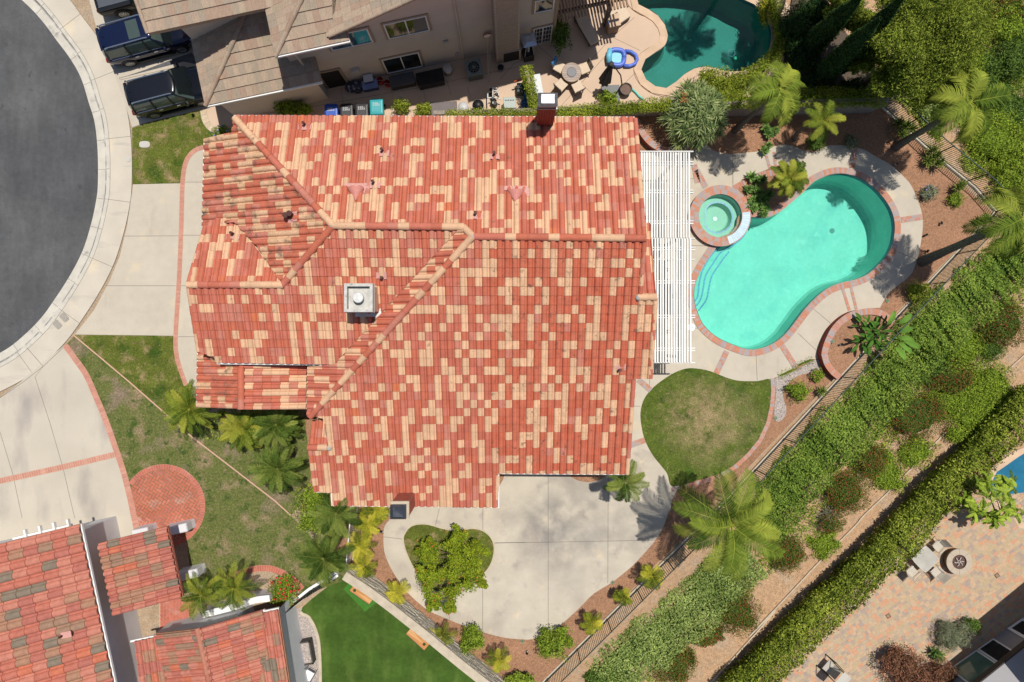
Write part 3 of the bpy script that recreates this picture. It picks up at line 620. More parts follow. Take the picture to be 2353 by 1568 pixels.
# south side: artificial turf, gravel strip and its kerb
tz = .002
turf_l = spl(T(1, 3, 790,655, 450,925, 510,1000, 560,1085, 595,1200, 607,1330, 612,1450, 615,1700), 4)
sheet('artificial_turf', [WW(turf_l + T(1, 3, 2050,1700, 2000,1570, 840,650))], tz, M['turf'])
mb = MB()
ml = spl(T(1, 3, 1020,745, 975,955, 800,770), 1)
fl = WW(T(1, 3, 800,770, 860,700, 1100,870, 985,960)); mb.face([(x, y, tz + .012) for x, y in (fl if area(fl) > 0 else fl[::-1])])
tag(mb.build('turf_mat', [mat('darker_turf', c=(.05, .17, .02), rough=.9, noise=((50, .35, 2), (5, .15)))]), kind='structure')
sheet('gravel_strip', [WW(T(1, 3, 360,970, 440,925) + turf_l[7:] + T(1, 3, 380,1700))], .0, M['gravel'])
mb = MB(); e = WW(turf_l[5:]); strip(mb, e, -.14, .02, .05); strip(mb, e, .02, .02, .05, 0, False, 0); strip(mb, e, -.14, -.14, .05, 0, False, 0)
tag(mb.build('turf_kerb', [M['cap_stone']]), kind='structure')
# south-east patio below the slope
sp = [G(*p) for p in P(1740,1640, 2450,1640, 2450,1030, 2370,1130, 2200,1150, 2110,1215, 2010,1310, 1910,1410, 1820,1500)]
zz = -2.80
mb = MB(); poly = [(p.x, p.y) for p in sp]
if area(poly) < 0: poly = poly[::-1]
mb.face([(x, y, zz) for x, y in poly], 1)
a1 = R(34); ca, sa = math.cos(a1), math.sin(a1); cc = (0, 0); gap_ = .007
loc = [(x * ca + y * sa, -x * sa + y * ca) for x, y in poly]
u0, u1 = min(p[0] for p in loc), max(p[0] for p in loc); v0, v1 = min(p[1] for p in loc), max(p[1] for p in loc)
v = v0
rows_ = 0
while v < v1:
    h = (.17, .17, .25)[rows_ % 3] ; u = u0 - rnd() * .3; rows_ += 1
    while u < u1:
        w = random.choice((.17, .25, .25, .34)); put_brick(mb, u, v, u + w, v + h, loc, zz + .006); u += w
    v += h
tag(mb.build('paved_patio', [M['paver'], M['mortar']]), kind='structure')
# blue pool at the right edge
bp = [G(*p) for p in P(2420,1000, 2340,1050, 2290,1085, 2270,1125, 2300,1150, 2330,1165, 2350,1200, 2420,1230)]
q = [(p.x, p.y) for p in bp]; q = q if area(q) > 0 else q[::-1]
mb = MB(); mb.prism(q, -3.4, -2.815, 0, .5, top=True); strip(mb, q, 0, -.4, -2.78, 1, True)
tag(mb.build('blue_pool_floor', [mat('blue_plaster', c=(.05, .16, .30), noise=((2, .2),)), M['tan_cope']]), kind='structure')
wsheet('blue_pool_water', q, -2.80, M['water'])
# ---------------------------------------------------------------- roofs
class Plane:                  # roof plane: height z0 at point (x0,y0), falling by `pitch` along (dx,dy)
    def __init__(s, x0, y0, z0, dx, dy, pitch=.3725):
        l = math.hypot(dx, dy); s.x0, s.y0, s.z0, s.dx, s.dy, s.p = x0, y0, z0, dx / l, dy / l, pitch
    def z(s, x, y): return s.z0 - s.p * ((x - s.x0) * s.dx + (y - s.y0) * s.dy)
    def at(s, px, py):
        a = (px - CX) / S / H; b = (CY - py) / S / H
        q = a * s.dx + b * s.dy; r = s.x0 * s.dx + s.y0 * s.dy
        z = (s.z0 + s.p * r - s.p * q * H) / (1 - s.p * q)
        return V(a * (H - z), b * (H - z), z)
    def poly(s, px): return [tuple(s.at(*p)[:2]) for p in px]
    def uv(s, x, y): return ((x - s.x0) * -s.dy + (y - s.y0) * s.dx, (x - s.x0) * s.dx + (y - s.y0) * s.dy)
    def xy(s, w, t): return (s.x0 - s.dy * w + s.dx * t, s.y0 + s.dx * w + s.dy * t)
S_PROF = [(0, -.01), (.06, .045), (.18, .088), (.38, .104), (.58, .088), (.71, .045), (.78, -.015), (.89, -.025), (1, -.01)]
FLAT = [(0, 0), (.97, 0), (1, -.012)]
def tiles(mb, pl, poly, tw=.332, ex=.40, prof=S_PROF, lip=.04, run=.12, mi=0, jit=.010, stagger=0):
    q = [pl.uv(*p) for p in poly]
    u0, u1 = min(p[0] for p in q), max(p[0] for p in q); t0, t1 = min(p[1] for p in q), max(p[1] for p in q)
    i0, i1 = math.floor(u0 / tw), math.ceil(u1 / tw)
    off = t1 % ex; seen = {}
    for i in range(i0, i1):
        colp = clip1(clip1(q, 0, i * tw, False), 0, (i + 1) * tw, True)
        if len(colp) < 3: continue
        j0 = math.floor((min(p[1] for p in colp) - off) / ex); j1 = math.ceil((max(p[1] for p in colp) - off) / ex); r = rnd()
        for j in range(j0, j1):
            if rnd() > run:
                r = rnd()
                if prof is S_PROF and r < .42 and seen.get((i - 1, j), 1) < .42 and rnd() < .4: r = .42 + .58 * rnd()
            seen[(i, j)] = r
            sh = (stagger * tw if j % 2 else 0)
            a, b = off + j * ex, off + (j + 1) * ex
            rowp = clip1(clip1(colp, 1, a, False), 1, b, True)
            if len(rowp) < 3: continue
            dz = uni(0, jit); dl = uni(-.012, .012)
            rr = min(.999, max(0, r))
            def z(u, t, f):
                x, y = pl.xy(u, t); return V(x, y, pl.z(x, y) + f + dz + lip * ((t - a) / ex))
            for (f0, h0), (f1, h1) in zip(prof, prof[1:]):
                ua, ub = (i + f0) * tw, (i + f1) * tw
                c = clip1(clip1(rowp, 0, ua, False), 0, ub, True)
                if len(c) < 3 or abs(area(c)) < 2e-5: continue
                pts = [z(u, t, h0 + (h1 - h0) * (u - ua) / (ub - ua)) for u, t in c]
                if (pts[1] - pts[0]).cross(pts[2] - pts[1]).z < 0: pts = pts[::-1]
                mb.face(pts, mi, rr)
                if abs(area(c) - tw * (f1 - f0) * ex) < 1e-3 or abs(abs(area(c)) - tw * (f1 - f0) * ex) < 1e-3:
                    e0, e1 = z(ua, b, h0), z(ub, b, h1)
                    mb.face([e0, e0 - V(0, 0, lip + .045), e1 - V(0, 0, lip + .045), e1], mi, rr)
def ridge(mb, a, b, rad=.165, seg=.47, mi=0, run=.3):
    a, b = V(*a), V(*b); n = max(1, round((b - a).length / seg)); d = (b - a) / n; x = d.normalized()
    y = V(0, 0, 1).cross(x).normalized(); z = x.cross(y); r = rnd()
    for i in range(n):
        if rnd() > run: r = rnd()
        p0 = a + d * i; p1 = a + d * (i + 1.06); lift = uni(0, .012)
        mb.loft([[p + y * (rad * k * math.cos(t)) + z * (rad * k * math.sin(t) + lift - .02) for t in [PI * m / 8 for m in range(9)]] for p, k in ((p0, .93), (p1, 1.05))], mi, r, True, True, False)
def deck(mb, pl, poly, th=.20, mi=0, drop=.075):
    if area(poly) < 0: poly = poly[::-1]
    mb.prism(poly, lambda x, y: pl.z(x, y) - th, lambda x, y: pl.z(x, y) - drop, mi)
def gutter(mb, a, b, w=.10, h=.13, drop=.13, mi=0, out=.0):
    a, b = V(*a), V(*b); d = (b - a).xy.normalized(); n = V(d.y, -d.x, 0)
    mb.bar(a + n * out - V(0, 0, drop), b + n * out - V(0, 0, drop), w, h, mi)

def walls(mb, foot, planes, mi=0, z0=-.05, step=.5, drop=.17):
    """walls under a set of roof planes; planes = [(plane, polygon)]"""
    if area(foot) < 0: foot = foot[::-1]
    def top(x, y):
        zs = [pl.z(x, y) for pl, po in planes if inside((x, y), po)]
        return (max(zs) if zs else min((pl.z(x, y) for pl, po in planes), key=lambda z: abs(z - 4.5))) - drop
    q = resample(foot, step, True)
    q = []
    for i in range(len(foot)):
        a, b = Vector(foot[i]), Vector(foot[(i + 1) % len(foot)]); n = max(1, round((b - a).length / step))
        q += [a.lerp(b, k / n) for k in range(n)]
    n = len(q)
    lo = [mb.V((*p, z0)) for p in q]; hi = [mb.V((*p, top(*p))) for p in q]
    for i in range(n): mb.F((lo[i], lo[(i + 1) % n], hi[(i + 1) % n], hi[i]), mi, .5)

main = thing('tile_roof_house', 'large house with a patchwork roof of red and cream clay tiles beside the turquoise pool', 'house', (-2, 0, 0))
k = K
pA = Plane(0, 3.78 * k, 6.5 * k, 0, 1); pE = Plane(0, 3.78 * k, 6.5 * k, 0, -1); pD = Plane(0, 4.24 * k, 6.32 * k, 0, -1)
pB = Plane(-6.57 * k, 0, 6.32 * k, -1, 0); pF = Plane(-1.45 * k, 0, 6.5 * k, -1, 0)
yC = pD.at(600, 655).y; pC = Plane(0, yC, pD.z(0, yC), 0, 1)
yG = pE.at(1480, 683).y; pG = Plane(0, yG, pE.z(0, yG), 0, 1)
yI = pE.at(730, 1028).y; pI = Plane(0, yI, pE.z(0, yI), 0, 1)
xJ = -10.85 * k; pJ = Plane(xJ, 0, 4.0 * k, -1, 0, .28); pJe = Plane(xJ, 0, 4.0 * k, 1, 0, .22)
polyA = pA.poly(P(540,266, 1459,270, 1480,548, 1085,543, 1065,522, 765,518))
polyB = pB.poly(P(538,272, 765,518, 650,655, 590,565, 540,512, 466,521, 470,322, 500,311, 534,304))
polyC = pC.poly(P(432,655, 473,519, 497,502, 540,502, 652,655))
polyD = pD.poly(P(432,655, 651,655, 765,518, 1060,521, 769,838, 500,834, 492,822, 457,808))
polyF = pF.poly(P(1085,543, 1060,521, 769,838, 708,842, 706,958, 714,958))
polyE = pE.poly(P(1085,543, 1480,548, 1471,683, 1507,683, 1493,871, 1455,871, 1440,1090, 1145,1088, 1145,1166, 762,1162, 760,1132, 722,1130, 708,1028, 757,1028, 742,962, 716,955))
polyG = pG.poly(P(1474,513, 1493,513, 1507,683, 1465,683))
polyI = pI.poly(P(719,966, 745,966, 757,1028, 708,1028))
polyJ = pJ.poly(P(455,806, 500,806, 560,846, 556,940, 453,936)); polyJe = pJe.poly(P(552,836, 706,836, 704,941, 553,941))
roofs = [(pA, polyA), (pB, polyB), (pC, polyC), (pD, polyD), (pF, polyF), (pE, polyE), (pG, polyG), (pI, polyI), (pJ, polyJ), (pJe, polyJe)]
mb = MB()
for pl, po in roofs:
    deck(mb, pl, po, .24, 2)
for pl, po, mi in ((pA, polyA, 0), (pB, polyB, 1), (pC, polyC, 0), (pD, polyD, 0), (pF, polyF, 0), (pG, polyG, 0), (pI, polyI, 0), (pJ, polyJ, 1), (pJe, polyJe, 0)):
    tiles(mb, pl, po, mi=mi)
# the south slope is dirtier towards its east end
pe = [pE.uv(*p) for p in polyE]
cut = math.floor(pE.uv(pE.at(1130, 800).x, 0)[0] / .332) * .332
tiles(mb, pE, [pE.xy(*p) for p in clip1(pe, 0, cut, True)], mi=0)
tiles(mb, pE, [pE.xy(*p) for p in clip1(pe, 0, cut, False)], mi=3)
M['tile_mid'] = mat('weathered_clay_tile', ramp=[(0, CRM), (.16, CRM2), (.42, (.49, .125, .07)), (.68, RED), (.97, PNK)], const=True, rough=.85, spec=.2,
    noise=((2.5, .12, 4), (26, .2, 3)), patch=[((.10, .07, .05), 3.4, .60, .78), ((.16, .11, .08), 12, .62, .78), ((.3, .2, .15), 30, .68, .8), ((.60, .55, .42), 15, .76, .78)])
roof = mb.build('roof', [M['tile'], M['tile_dirty'], M['cream_trim'], M['tile_mid']], main)
mb = MB()
def pp(pl, x, y, dz=.06): return pl.at(x, y) + V(0, 0, dz)
for a, b in ((pp(pB, 540, 272), pp(pB, 765, 518)), (pp(pA, 765, 519), pp(pA, 1065, 522)), (pp(pA, 1065, 522), pp(pA, 1085, 543)), (pp(pA, 1085, 544), pp(pA, 1482, 548)),
             (pp(pE, 713, 958), pp(pE, 1085, 545)), (pp(pD, 650, 655), pp(pD, 765, 520)), (pp(pC, 432, 655), pp(pC, 650, 655)), (pp(pG, 1465, 683), pp(pG, 1507, 683)), (pp(pI, 708, 1028), pp(pI, 752, 1028)), (pp(pJ, 555, 846), pp(pJ, 555, 939))):
    mb = MB(); ridge(mb, a, b); mb.build('ridge_cap', [M['tile'], M['mortar']], roof)
# rake tiles
for a, b in ((pp(pE, 1481, 550, .03), pp(pE, 1471, 680, .03)), (pp(pE, 1507, 686, .03), pp(pE, 1494, 868, .03)), (pp(pE, 1456, 872, .03), pp(pE, 1441, 1088, .03)), (pp(pA, 1460, 274, .03), pp(pA, 1480, 545, .03)), (pp(pC, 433, 652, .02), pp(pC, 472, 522, .02)), (pp(pD, 433, 658, .02), pp(pD, 457, 806, .02)), (pp(pE, 1143, 1092, .02), pp(pE, 1140, 1163, .02))):
    mb = MB(); ridge(mb, a, b, .11); mb.build('rake_tiles', [M['tile'], M['mortar']], roof)
for pl, a, b in ((pA, (536,266), (1459,270)), (pE, (1440,1090), (1147,1088)), (pE, (1147,1166), (763,1162)), (pE, (760,1132), (722,1130)), (pD, (497,835), (769,838)), (pF, (708,842), (707,956)), (pB, (469,326), (465,520)), (pJ, (454,810), (452,936))):
    mb = MB(); gutter(mb, pl.at(*a), pl.at(*b)); mb.build('gutter', [M['white']], roof)
for pl, a, b in ((pE, (1146,1090), (1146,1165)), (pE, (762,1134), (763,1161))): mb = MB(); mb.bar(pl.at(*a) - V(0, 0, .02), pl.at(*b) - V(0, 0, .02), .06, .16); mb.build('fascia', [M['white']], roof)
# mortar dabs in the valley and at the ridge ends
gm_ = mat('grey_mortar', c=(.38, .36, .33), rough=.95, noise=((18, .2),))
for pl, x, y in ((pB, 649, 655), (pA, 764, 519), (pE, 1086, 545), (pE, 757, 1029), (pG, 1466, 684)):
    mb = MB(); c = pl.at(x, y); mb.lathe((c.x, c.y, c.z - .02), [(.15, 0), (.15, .13), (.09, .2), (.02, .22)], 10); mb.build('ridge_mortar', [gm_], roof, smooth=True)
foot = []
def fp(px, py, z): foot.append(tuple(W(px, py, z).xy))
F_ = [(-10.4, 8.3), (4.4, 8.3), (4.4, 1.2), (4.9, 1.2), (4.9, -1.1), (4.3, -1.1), (4.3, -5.0), (-.75, -5.0), (-.75, -6.4), (-7.0, -6.4), (-7.0, -5.9), (-7.6, -5.9), (-7.6, -1.6), (-7.9, -1.6), (-7.9, -.4), (-11.6, -.4), (-11.6, 7.2), (-10.4, 7.2)]
foot = [(x * K, y * K) for x, y in F_]
mb = MB(); walls(mb, foot, roofs); mb.prism([(x * K, y * K) for x, y in ((-12.3, -2.3), (-8.1, -2.3), (-8.1, -.4), (-12.3, -.4))], -.05, lambda x, y: (pJ if x < xJ else pJe).z(x, y) - .25, 0)
wall = mb.build('wall', [M['stucco']], main)
def opening(parent, a, b, z0, z1, nx=2, nz=1, frame=M['white'], glass=M['glass'], fw=.07, name='window', grid=0, out=.04):
    """window or glazed door on the vertical plane from a to b (the outside is on the right of a->b)"""
    a, b = Vector(a[:2]), Vector(b[:2]); d = (b - a).normalized(); n = Vector((d.y, -d.x)); L = (b - a).length
    mb = MB()
    def bar(u0, u1, za, zb, th=.08):
        c = a + d * (u0 + u1) / 2 + n * (out * .5); mb.box((c.x, c.y, (za + zb) / 2), (u1 - u0, th, zb - za), math.atan2(d.y, d.x))
    bar(0, L, z0, z0 + fw); bar(0, L, z1 - fw, z1); bar(0, fw, z0 + fw, z1 - fw); bar(L - fw, L, z0 + fw, z1 - fw)
    for i in range(1, nx): bar(L * i / nx - fw / 2, L * i / nx + fw / 2, z0 + fw, z1 - fw, .07)
    for i in range(1, grid * nx): 
        if i % grid: bar(L * i / (nx * grid) - .007, L * i / (nx * grid) + .007, z0 + fw, z1 - fw, .05)
    for i in range(1, nz): bar(fw, L - fw, z0 + (z1 - z0) * i / nz - .007, z0 + (z1 - z0) * i / nz + .007, .045)
    o = mb.build(name, [frame], parent)
    mb = MB(); c = (a + b) / 2 + n * .012
    mb.box((c.x, c.y, (z0 + z1) / 2), (L - .02, .03, z1 - z0 - .02), math.atan2(d.y, d.x)); mb.build('pane', [glass], o)
    return o
for y0, y1 in ((6.2, 3.6), (.9, -.7)):
    x = 4.4 if y0 > 2 else 4.9
    opening(main, (x * K, y1 * K), (x * K, y0 * K), .03, 2.15, 2, name='sliding_door')
# chimneys
def brick_skin(mb, c, size, mi, mo, z0, z1):
    cx, cy = c; w, d = size
    mb.box((cx, cy, (z0 + z1) / 2), (w, d, z1 - z0), 0, mo)
    bh, bl = .075, .23
    n = int((z1 - z0) / bh)
    for r in range(n):
        z = z0 + (r + .5) * bh
        for L, ax in ((w, 0), (d, 1)):
            for sgn in (-1, 1):
                u = -L / 2 - (bl / 2 if r % 2 else 0)
                while u < L / 2 - .03:
                    a, b = max(u, -L / 2), min(u + bl, L / 2); u += bl
                    if b - a < .04: continue
                    m = (a + b) / 2
                    p = (cx + m, cy + sgn * d / 2, z) if ax == 0 else (cx + sgn * w / 2, cy + m, z)
                    mb.box(p, ((b - a) - .012, .012, bh - .012) if ax == 0 else (.012, (b - a) - .012, bh - .012), 0, mi)
t0 = W(790, 651, 6.7 * K); t1 = W(857, 718, 6.7 * K); cx_, cy_ = (t0.x + t1.x) / 2, (t0.y + t1.y) / 2; sx, sy = t1.x - t0.x, t0.y - t1.y
zt = 6.7 * K
mb = MB(); mb.prism([(cx_ - sx * .43, cy_ - sy * .43), (cx_ + sx * .43, cy_ - sy * .43), (cx_ + sx * .43, cy_ + sy * .43), (cx_ - sx * .43, cy_ + sy * .43)], 5 * K, zt - .38)
ch = mb.build('chimney', [M['cream_trim']], roof)
mb = MB()
mb.box((cx_, cy_, zt - .34), (sx, sy, .06))
for dx, dy, lx, ly in ((0, .44, .98, .10), (0, -.44, .98, .10), (.44, 0, .10, .78), (-.44, 0, .10, .78)): mb.box((cx_ + dx * sx, cy_ + dy * sy, zt - .15), (lx * sx, ly * sy, .32))
mb.build('chimney_shroud', [mat('white_sheet_metal', c=(.46, .45, .42), rough=.55, metal=.2, noise=((5, .2, 5),), patch=[((.24, .19, .15), 6, .60, .75)])], ch)
mb = MB(); mb.lathe((cx_, cy_, zt - .31), [(.19, 0), (.19, .26), (.23, .27), (.23, .38), (.21, .41), (.02, .42)], 24); mb.build('flue_cap', [mat('flue_metal', c=(.60, .60, .58), rough=.5, metal=.1, noise=((9, .15, 5),))], ch, smooth=False)
p = pD.at(868, 722); mb = MB(); mb.box((p.x, p.y + .2, p.z + .05), (.30, .28, .10)); mb.box((cx_ + .05, cy_ - sy * .5, pD.z(0, cy_ - sy * .5) + .05), (sx * .95, .25, .12)); mb.build('chimney_flashing', [M['metal']], ch)
# north brick chimney
a = W(1237, 216, 7.0 * K); b = W(1280, 246, 7.0 * K)
cx_, cy_ = (a.x + b.x) / 2, (a.y + b.y) / 2; w, d = b.x - a.x, a.y - b.y
mb = MB(); brick_skin(mb, (cx_, cy_), (w * .94, d), 0, 1, 3.8 * K, 6.75 * K); ch = mb.build('chimney', [M['brick_dark'], M['mortar']], roof)
mb = MB(); mb.box((cx_, cy_, 6.8 * K), (w * 1.04, d * 1.1, .1)); z = 6.8 * K
mb.loft([[(cx_ + sx_ * w * f / 2, cy_ + sy_ * d * f / 2, z + h) for sx_, sy_ in ((-1, -1), (1, -1), (1, 1), (-1, 1))] for f, h in ((.98, .03), (.98, .3), (1.06, .32), (.72, .46), (.70, .45))])
mb.build('chimney_cap', [mat('grey_cap_metal', c=(.20, .21, .23), rough=.35, metal=.5, noise=((6, .3, 5),))], ch)
# south brick chimney
zt = 4.5 * K
a = W(898, 1154, zt); b = W(940, 1190, zt); cx_, cy_ = (a.x + b.x) / 2, (a.y + b.y) / 2; w, d = b.x - a.x, a.y - b.y
mb = MB(); brick_skin(mb, (cx_, cy_), (w * .92, d * .96), 0, 1, 0, zt - .1); ch = mb.build('chimney', [M['brick'], M['mortar']], main)
mb = MB(); mb.box((cx_, cy_, zt - .06), (w, d * 1.08, .12)); mb.build('chimney_slab', [M['cap_stone']], ch)
mb = MB(); mb.loft([[(cx_ - .05 + sx_ * w * f * .42, cy_ - .05 + sy_ * d * f * .44, zt + h) for sx_, sy_ in ((-1, -1), (1, -1), (1, 1), (-1, 1))] for f, h in ((1, 0), (1, .2), (1.04, .21), (.76, .32), (.70, .24), (.1, .22))]); mb.build('chimney_cap', [mat('blue_black_cap_metal', c=(.07, .08, .10), rough=.3, metal=.4, noise=((6, .3, 5),))], ch)
# vents
for pl, x, y, dbl in ((pA, 702, 288, 0), (pA, 880, 348, 0), (pA, 1136, 356, 0), (pA, 860, 421, 0), (pA, 1093, 492, 0), (pC, 538, 538, 0), (pD, 880, 640, 0), (pB, 663, 499, 1), (pB, 672, 495, 1), (pE, 1422, 850, 0)):
    c = pl.at(x, y); mb = MB(); r = .055 if not dbl else .10
    mb.cyl(c - V(0, 0, .1), c + V(0, 0, .38 if not dbl else .42), r, r, 12); mb.cyl(c + V(0, 0, .38 if not dbl else .40), c + V(0, 0, .42 if not dbl else .50), r * 1.25, r * 1.25, 12)
    o = mb.build('vent_pipe', [M['pipe']], roof)
    mb = MB(); sgn = 1 if pl.dy > 0 else -1
    c2 = c + V(0, 0, 0); 
    m = Matrix.Translation((c.x - pl.dx * .12, c.y - pl.dy * .12, pl.z(c.x - pl.dx * .12, c.y - pl.dy * .12) + .075))
    nrm = V(pl.dx * pl.p, pl.dy * pl.p, 1).normalized(); rot = nrm.to_track_quat('Z', 'Y').to_matrix().to_4x4()
    for q_ in range(5): mb.box((0, 0, 0), (.13, .30 + uni(-.05, .05), .012), mi=0, rot=m @ rot @ Matrix.Translation((-.24 + q_ * .12, 0, .02 * (q_ % 2))))
    mb.build('flashing', [M['flash']], o)
for x, y in ((818, 445), (1185, 451)):
    mb = MB(); hi = pA.at(x, y + 17) + V(0, 0, .06); 
    f = pA.at(x, y - 13); w = .42
    rim = [V(f.x + w * math.cos(t), f.y, f.z + .02 + .34 * math.sin(t)) for t in [PI * i / 10 for i in range(11)]]
    for i in range(10): mb.face([rim[i], rim[i + 1], hi])
    o = mb.build('roof_vent', [mat('pink_vent_paint', c=(.55, .22, .18), rough=.6, noise=((10, .1),))], roof)
    mb = MB(); r2 = [p + V(0, -.02, -.02) for p in rim]; mb.face(r2[::-1]); mb.build('vent_mesh', [M['black']], o)
    mb = MB(); mb.box((f.x, f.y + .09, f.z + .06), (1.02, .2, .03)); mb.box((f.x + .5, f.y - .12, f.z + .13), (.22, .34, .03)); mb.build('flashing', [M['flash']], o)
# pergola
pz = 2.75 * K
pg = thing('pergola', 'white slatted pergola running along the house wall beside the pool', 'pergola', (*W(1540, 600, 0).xy, 0))
mb = MB()
def slats(x0, x1, y0, y1, n):
    for i in range(n):
        x = x0 + (x1 - x0) * i / (n - 1); a = W(x, y0, pz); b = W(x, y1, pz); b.x = a.x = (a.x + b.x) / 2; a.x += uni(-.012, .012); b.x += uni(-.012, .012); mb.bar(a, b, .078, .09)
slats(1474, 1583, 351, 547, 19); slats(1474, 1586, 549, 833, 19)
mb.build('slat_panel', [M['white_slat']], pg)
for y in (349, 376, 441, 511.5, 548.5, 572, 597, 648.5, 727.5, 803, 833.5):
    mb = MB(); 
    for dy in ((-2.8, 2.8) if y not in (349, 548.5, 833.5, 597) else (0,)):
        a = W(1462, y + dy, pz - .12); b = W(1592.5 + (4 if y > 540 else 0), y + dy, pz - .12); b.y = a.y; mb.bar(a, b, .045, .17)
    mb.build('rafter', [M['white_slat']], pg)
mb = MB(); a = W(1556, 349, pz - .3); b = W(1556, 834, pz - .3); b.x = a.x; mb.bar(a, b, .09, .2); a.x += .16; b.x += .16; mb.bar(a, b, .045, .2); mb.build('beam', [M['white']], pg)
for y in (362, 548, 820): 
    mb = MB(); c = W(1558, y, pz - .3); mb.box((c.x, c.y, (pz - .3) / 2), (.15, .15, pz - .36)); mb.build('post', [M['white']], pg)
# garden furniture glimpsed under the slats
pt = thing('patio_table', 'dark patio table standing under the white slatted pergola', 'table', (*W(1520, 690).xy, 0))
mb = MB(); c = W(1520, 690); mb.box((c.x, c.y, .72), (1.0, 1.7, .05)); mb.build('table_top', [M['dark_metal']], pt)
for dx in (-.42, .42):
    for dy in (-.75, .75): mb = MB(); mb.box((c.x + dx, c.y + dy, .35), (.06, .06, .69)); mb.build('leg', [M['dark_metal']], pt)

# ---------------------------------------------------------------- north neighbour's house (tan lap siding)
nh = thing('tan_siding_house', 'two storey house with tan lap siding and flat tan roof tiles', 'house', (*W(900, 60).xy, 0))
th = math.atan(.2126); U = V(math.cos(th), math.sin(th), 0); N_ = V(-math.sin(th), math.cos(th), 0)
O_ = W(762, 200, 0)
def loc2(u, v, z=0): return O_ + U * u + N_ * v + V(0, 0, z)
def onwall(px, py, v=0.0):    # photo position -> (u, z) on the plane v = const of the south wall
    d = V((px - CX) / S / H, (CY - py) / S / H, -1.0); o = V(0, 0, H)
    t = (v - (o - O_).dot(N_)) / d.dot(N_); p = o + d * t
    return (p - O_).dot(U), p.z
uR = onwall(*T(2, 0, 442, 380)[0])[0]
r0 = onwall(757, 86, -.35); r1 = onwall(950, 0, -.35); slope = (r1[1] - r0[1]) / (r1[0] - r0[0])
ridge_u = r0[0] + 7.2
def rake(u): return r0[1] + slope * (min(u, 2 * ridge_u - u) - r0[0])
uL = onwall(690, 170)[0]
mb = MB(); VB = 9
us = [uL + (uR - uL) * i / 30 for i in range(31)]
bot = [mb.V(loc2(u, 0, -.05)) for u in us]; top = [mb.V(loc2(u, 0, rake(u) - .05)) for u in us]
for i in range(30): mb.F((bot[i], bot[i + 1], top[i + 1], top[i]), 0, .5)
mb.face([loc2(uR, 0, -.05), loc2(uR, VB, -.05), loc2(uR, VB, rake(uR) - .05), loc2(uR, 0, rake(uR) - .05)])
# lap boards
z = .05
while z < 11:
    ok = [u for u in us if rake(u) - .1 > z]
    if not ok: break
    a, b = loc2(ok[0], 0, z), loc2(ok[-1], 0, z)
    mb.face([a - N_ * .022, b - N_ * .022, b + V(0, 0, .165), a + V(0, 0, .165)]); mb.face([a, b, b - N_ * .022, a - N_ * .022])
    z += .17
mb.box(loc2(uR, -.03, 3), (.14, .1, 6.2), th, 1)
# block L and garage walls
gz = 2.9 * K
gc = W(472, 244, gz); gE = W(740, 188, gz)
du = lambda p: ((p - gc).dot(U), (p - gc).dot(N_))
def locg(u, v, z=0): return V(gc.x, gc.y, 0) + U * u + N_ * v + V(0, 0, z)
gl = (gE - gc).dot(U)
mb.prism([tuple(locg(u, v).xy) for u, v in ((.35, .4), (gl - .5, .45), (gl - .5, 3.6), (.35, 3.6))], -.05, gz - .05, 0, .5)
mb.prism([tuple(locg(u, v).xy) for u, v in ((.1, 3.3), (gl - .2, 3.3), (gl - .2, 12), (.1, 12))], -.05, 5.0 * K, 0, .5)
nwall = mb.build('wall', [M['siding'], M['tan_trim']], nh)
# windows in the big wall
def wallwin(pts, v=0, grid=0, nz=1, nx=2, glass=M['glass']):
    q = [onwall(*p) for p in pts]; u0 = min(a[0] for a in q); u1 = max(a[0] for a in q); z0 = min(a[1] for a in q); z1 = max(a[1] for a in q)
    mb = MB(); cu = (u0 + u1) / 2; cz = (z0 + z1) / 2; tr = .11
    for a, b, c, d in ((u0 - tr, u1 + tr, z1 - .015, z1 + tr), (u0 - tr, u1 + tr, z0 - tr, z0 + .015), (u0 - tr, u0 + .015, z0 + .015, z1 - .015), (u1 - .015, u1 + tr, z0 + .015, z1 - .015)):
        mb.box(loc2((a + b) / 2, -.025, (c + d) / 2), (b - a, .07, d - c), th)
    o = opening(nh, loc2(u0, -.03), loc2(u1, -.03), z0, z1, nx, nz, grid=grid, fw=.06, glass=glass)
    mb.build('trim', [M['tan_trim']], o)
wallwin(T(1, 0, 1140,200, 1505,128, 1535,250, 1185,322))
wallwin(T(1, 0, 800,275, 1000,232, 1052,350, 700,422), nx=2, glass=mat('blue_reflecting_glass', c=(.02, .07, .11), rough=.06, spec=.6, noise=((2, .6),)))
wallwin(T(1, 0, 1122,505, 1440,440, 1475,557, 1175,622), grid=0, nz=1)
wallwin(T(2, 0, 285,240, 440,210, 432,345, 285,370), grid=3, nz=4)
wallwin(T(2, 0, 300,0, 460,-30, 455,70, 290,100), nx=1)
q = [onwall(*p) for p in T(1, 0, 610,622, 735,598, 810,720, 700,745)]
mb = MB(); mb.box(loc2((q[0][0] + q[1][0]) / 2, -.03, 1.03), (1.0, .06, 2.06), th); d_ = mb.build('door', [M['black']], nh)
mb = MB(); mb.box(loc2((q[0][0] + q[1][0]) / 2 - .57, -.04, 1.05), (.12, .09, 2.1), th); mb.box(loc2((q[0][0] + q[1][0]) / 2 + .57, -.04, 1.05), (.12, .09, 2.1), th); mb.box(loc2((q[0][0] + q[1][0]) / 2, -.04, 2.12), (1.26, .09, .12), th); mb.build('door_frame', [M['tan_trim']], d_)
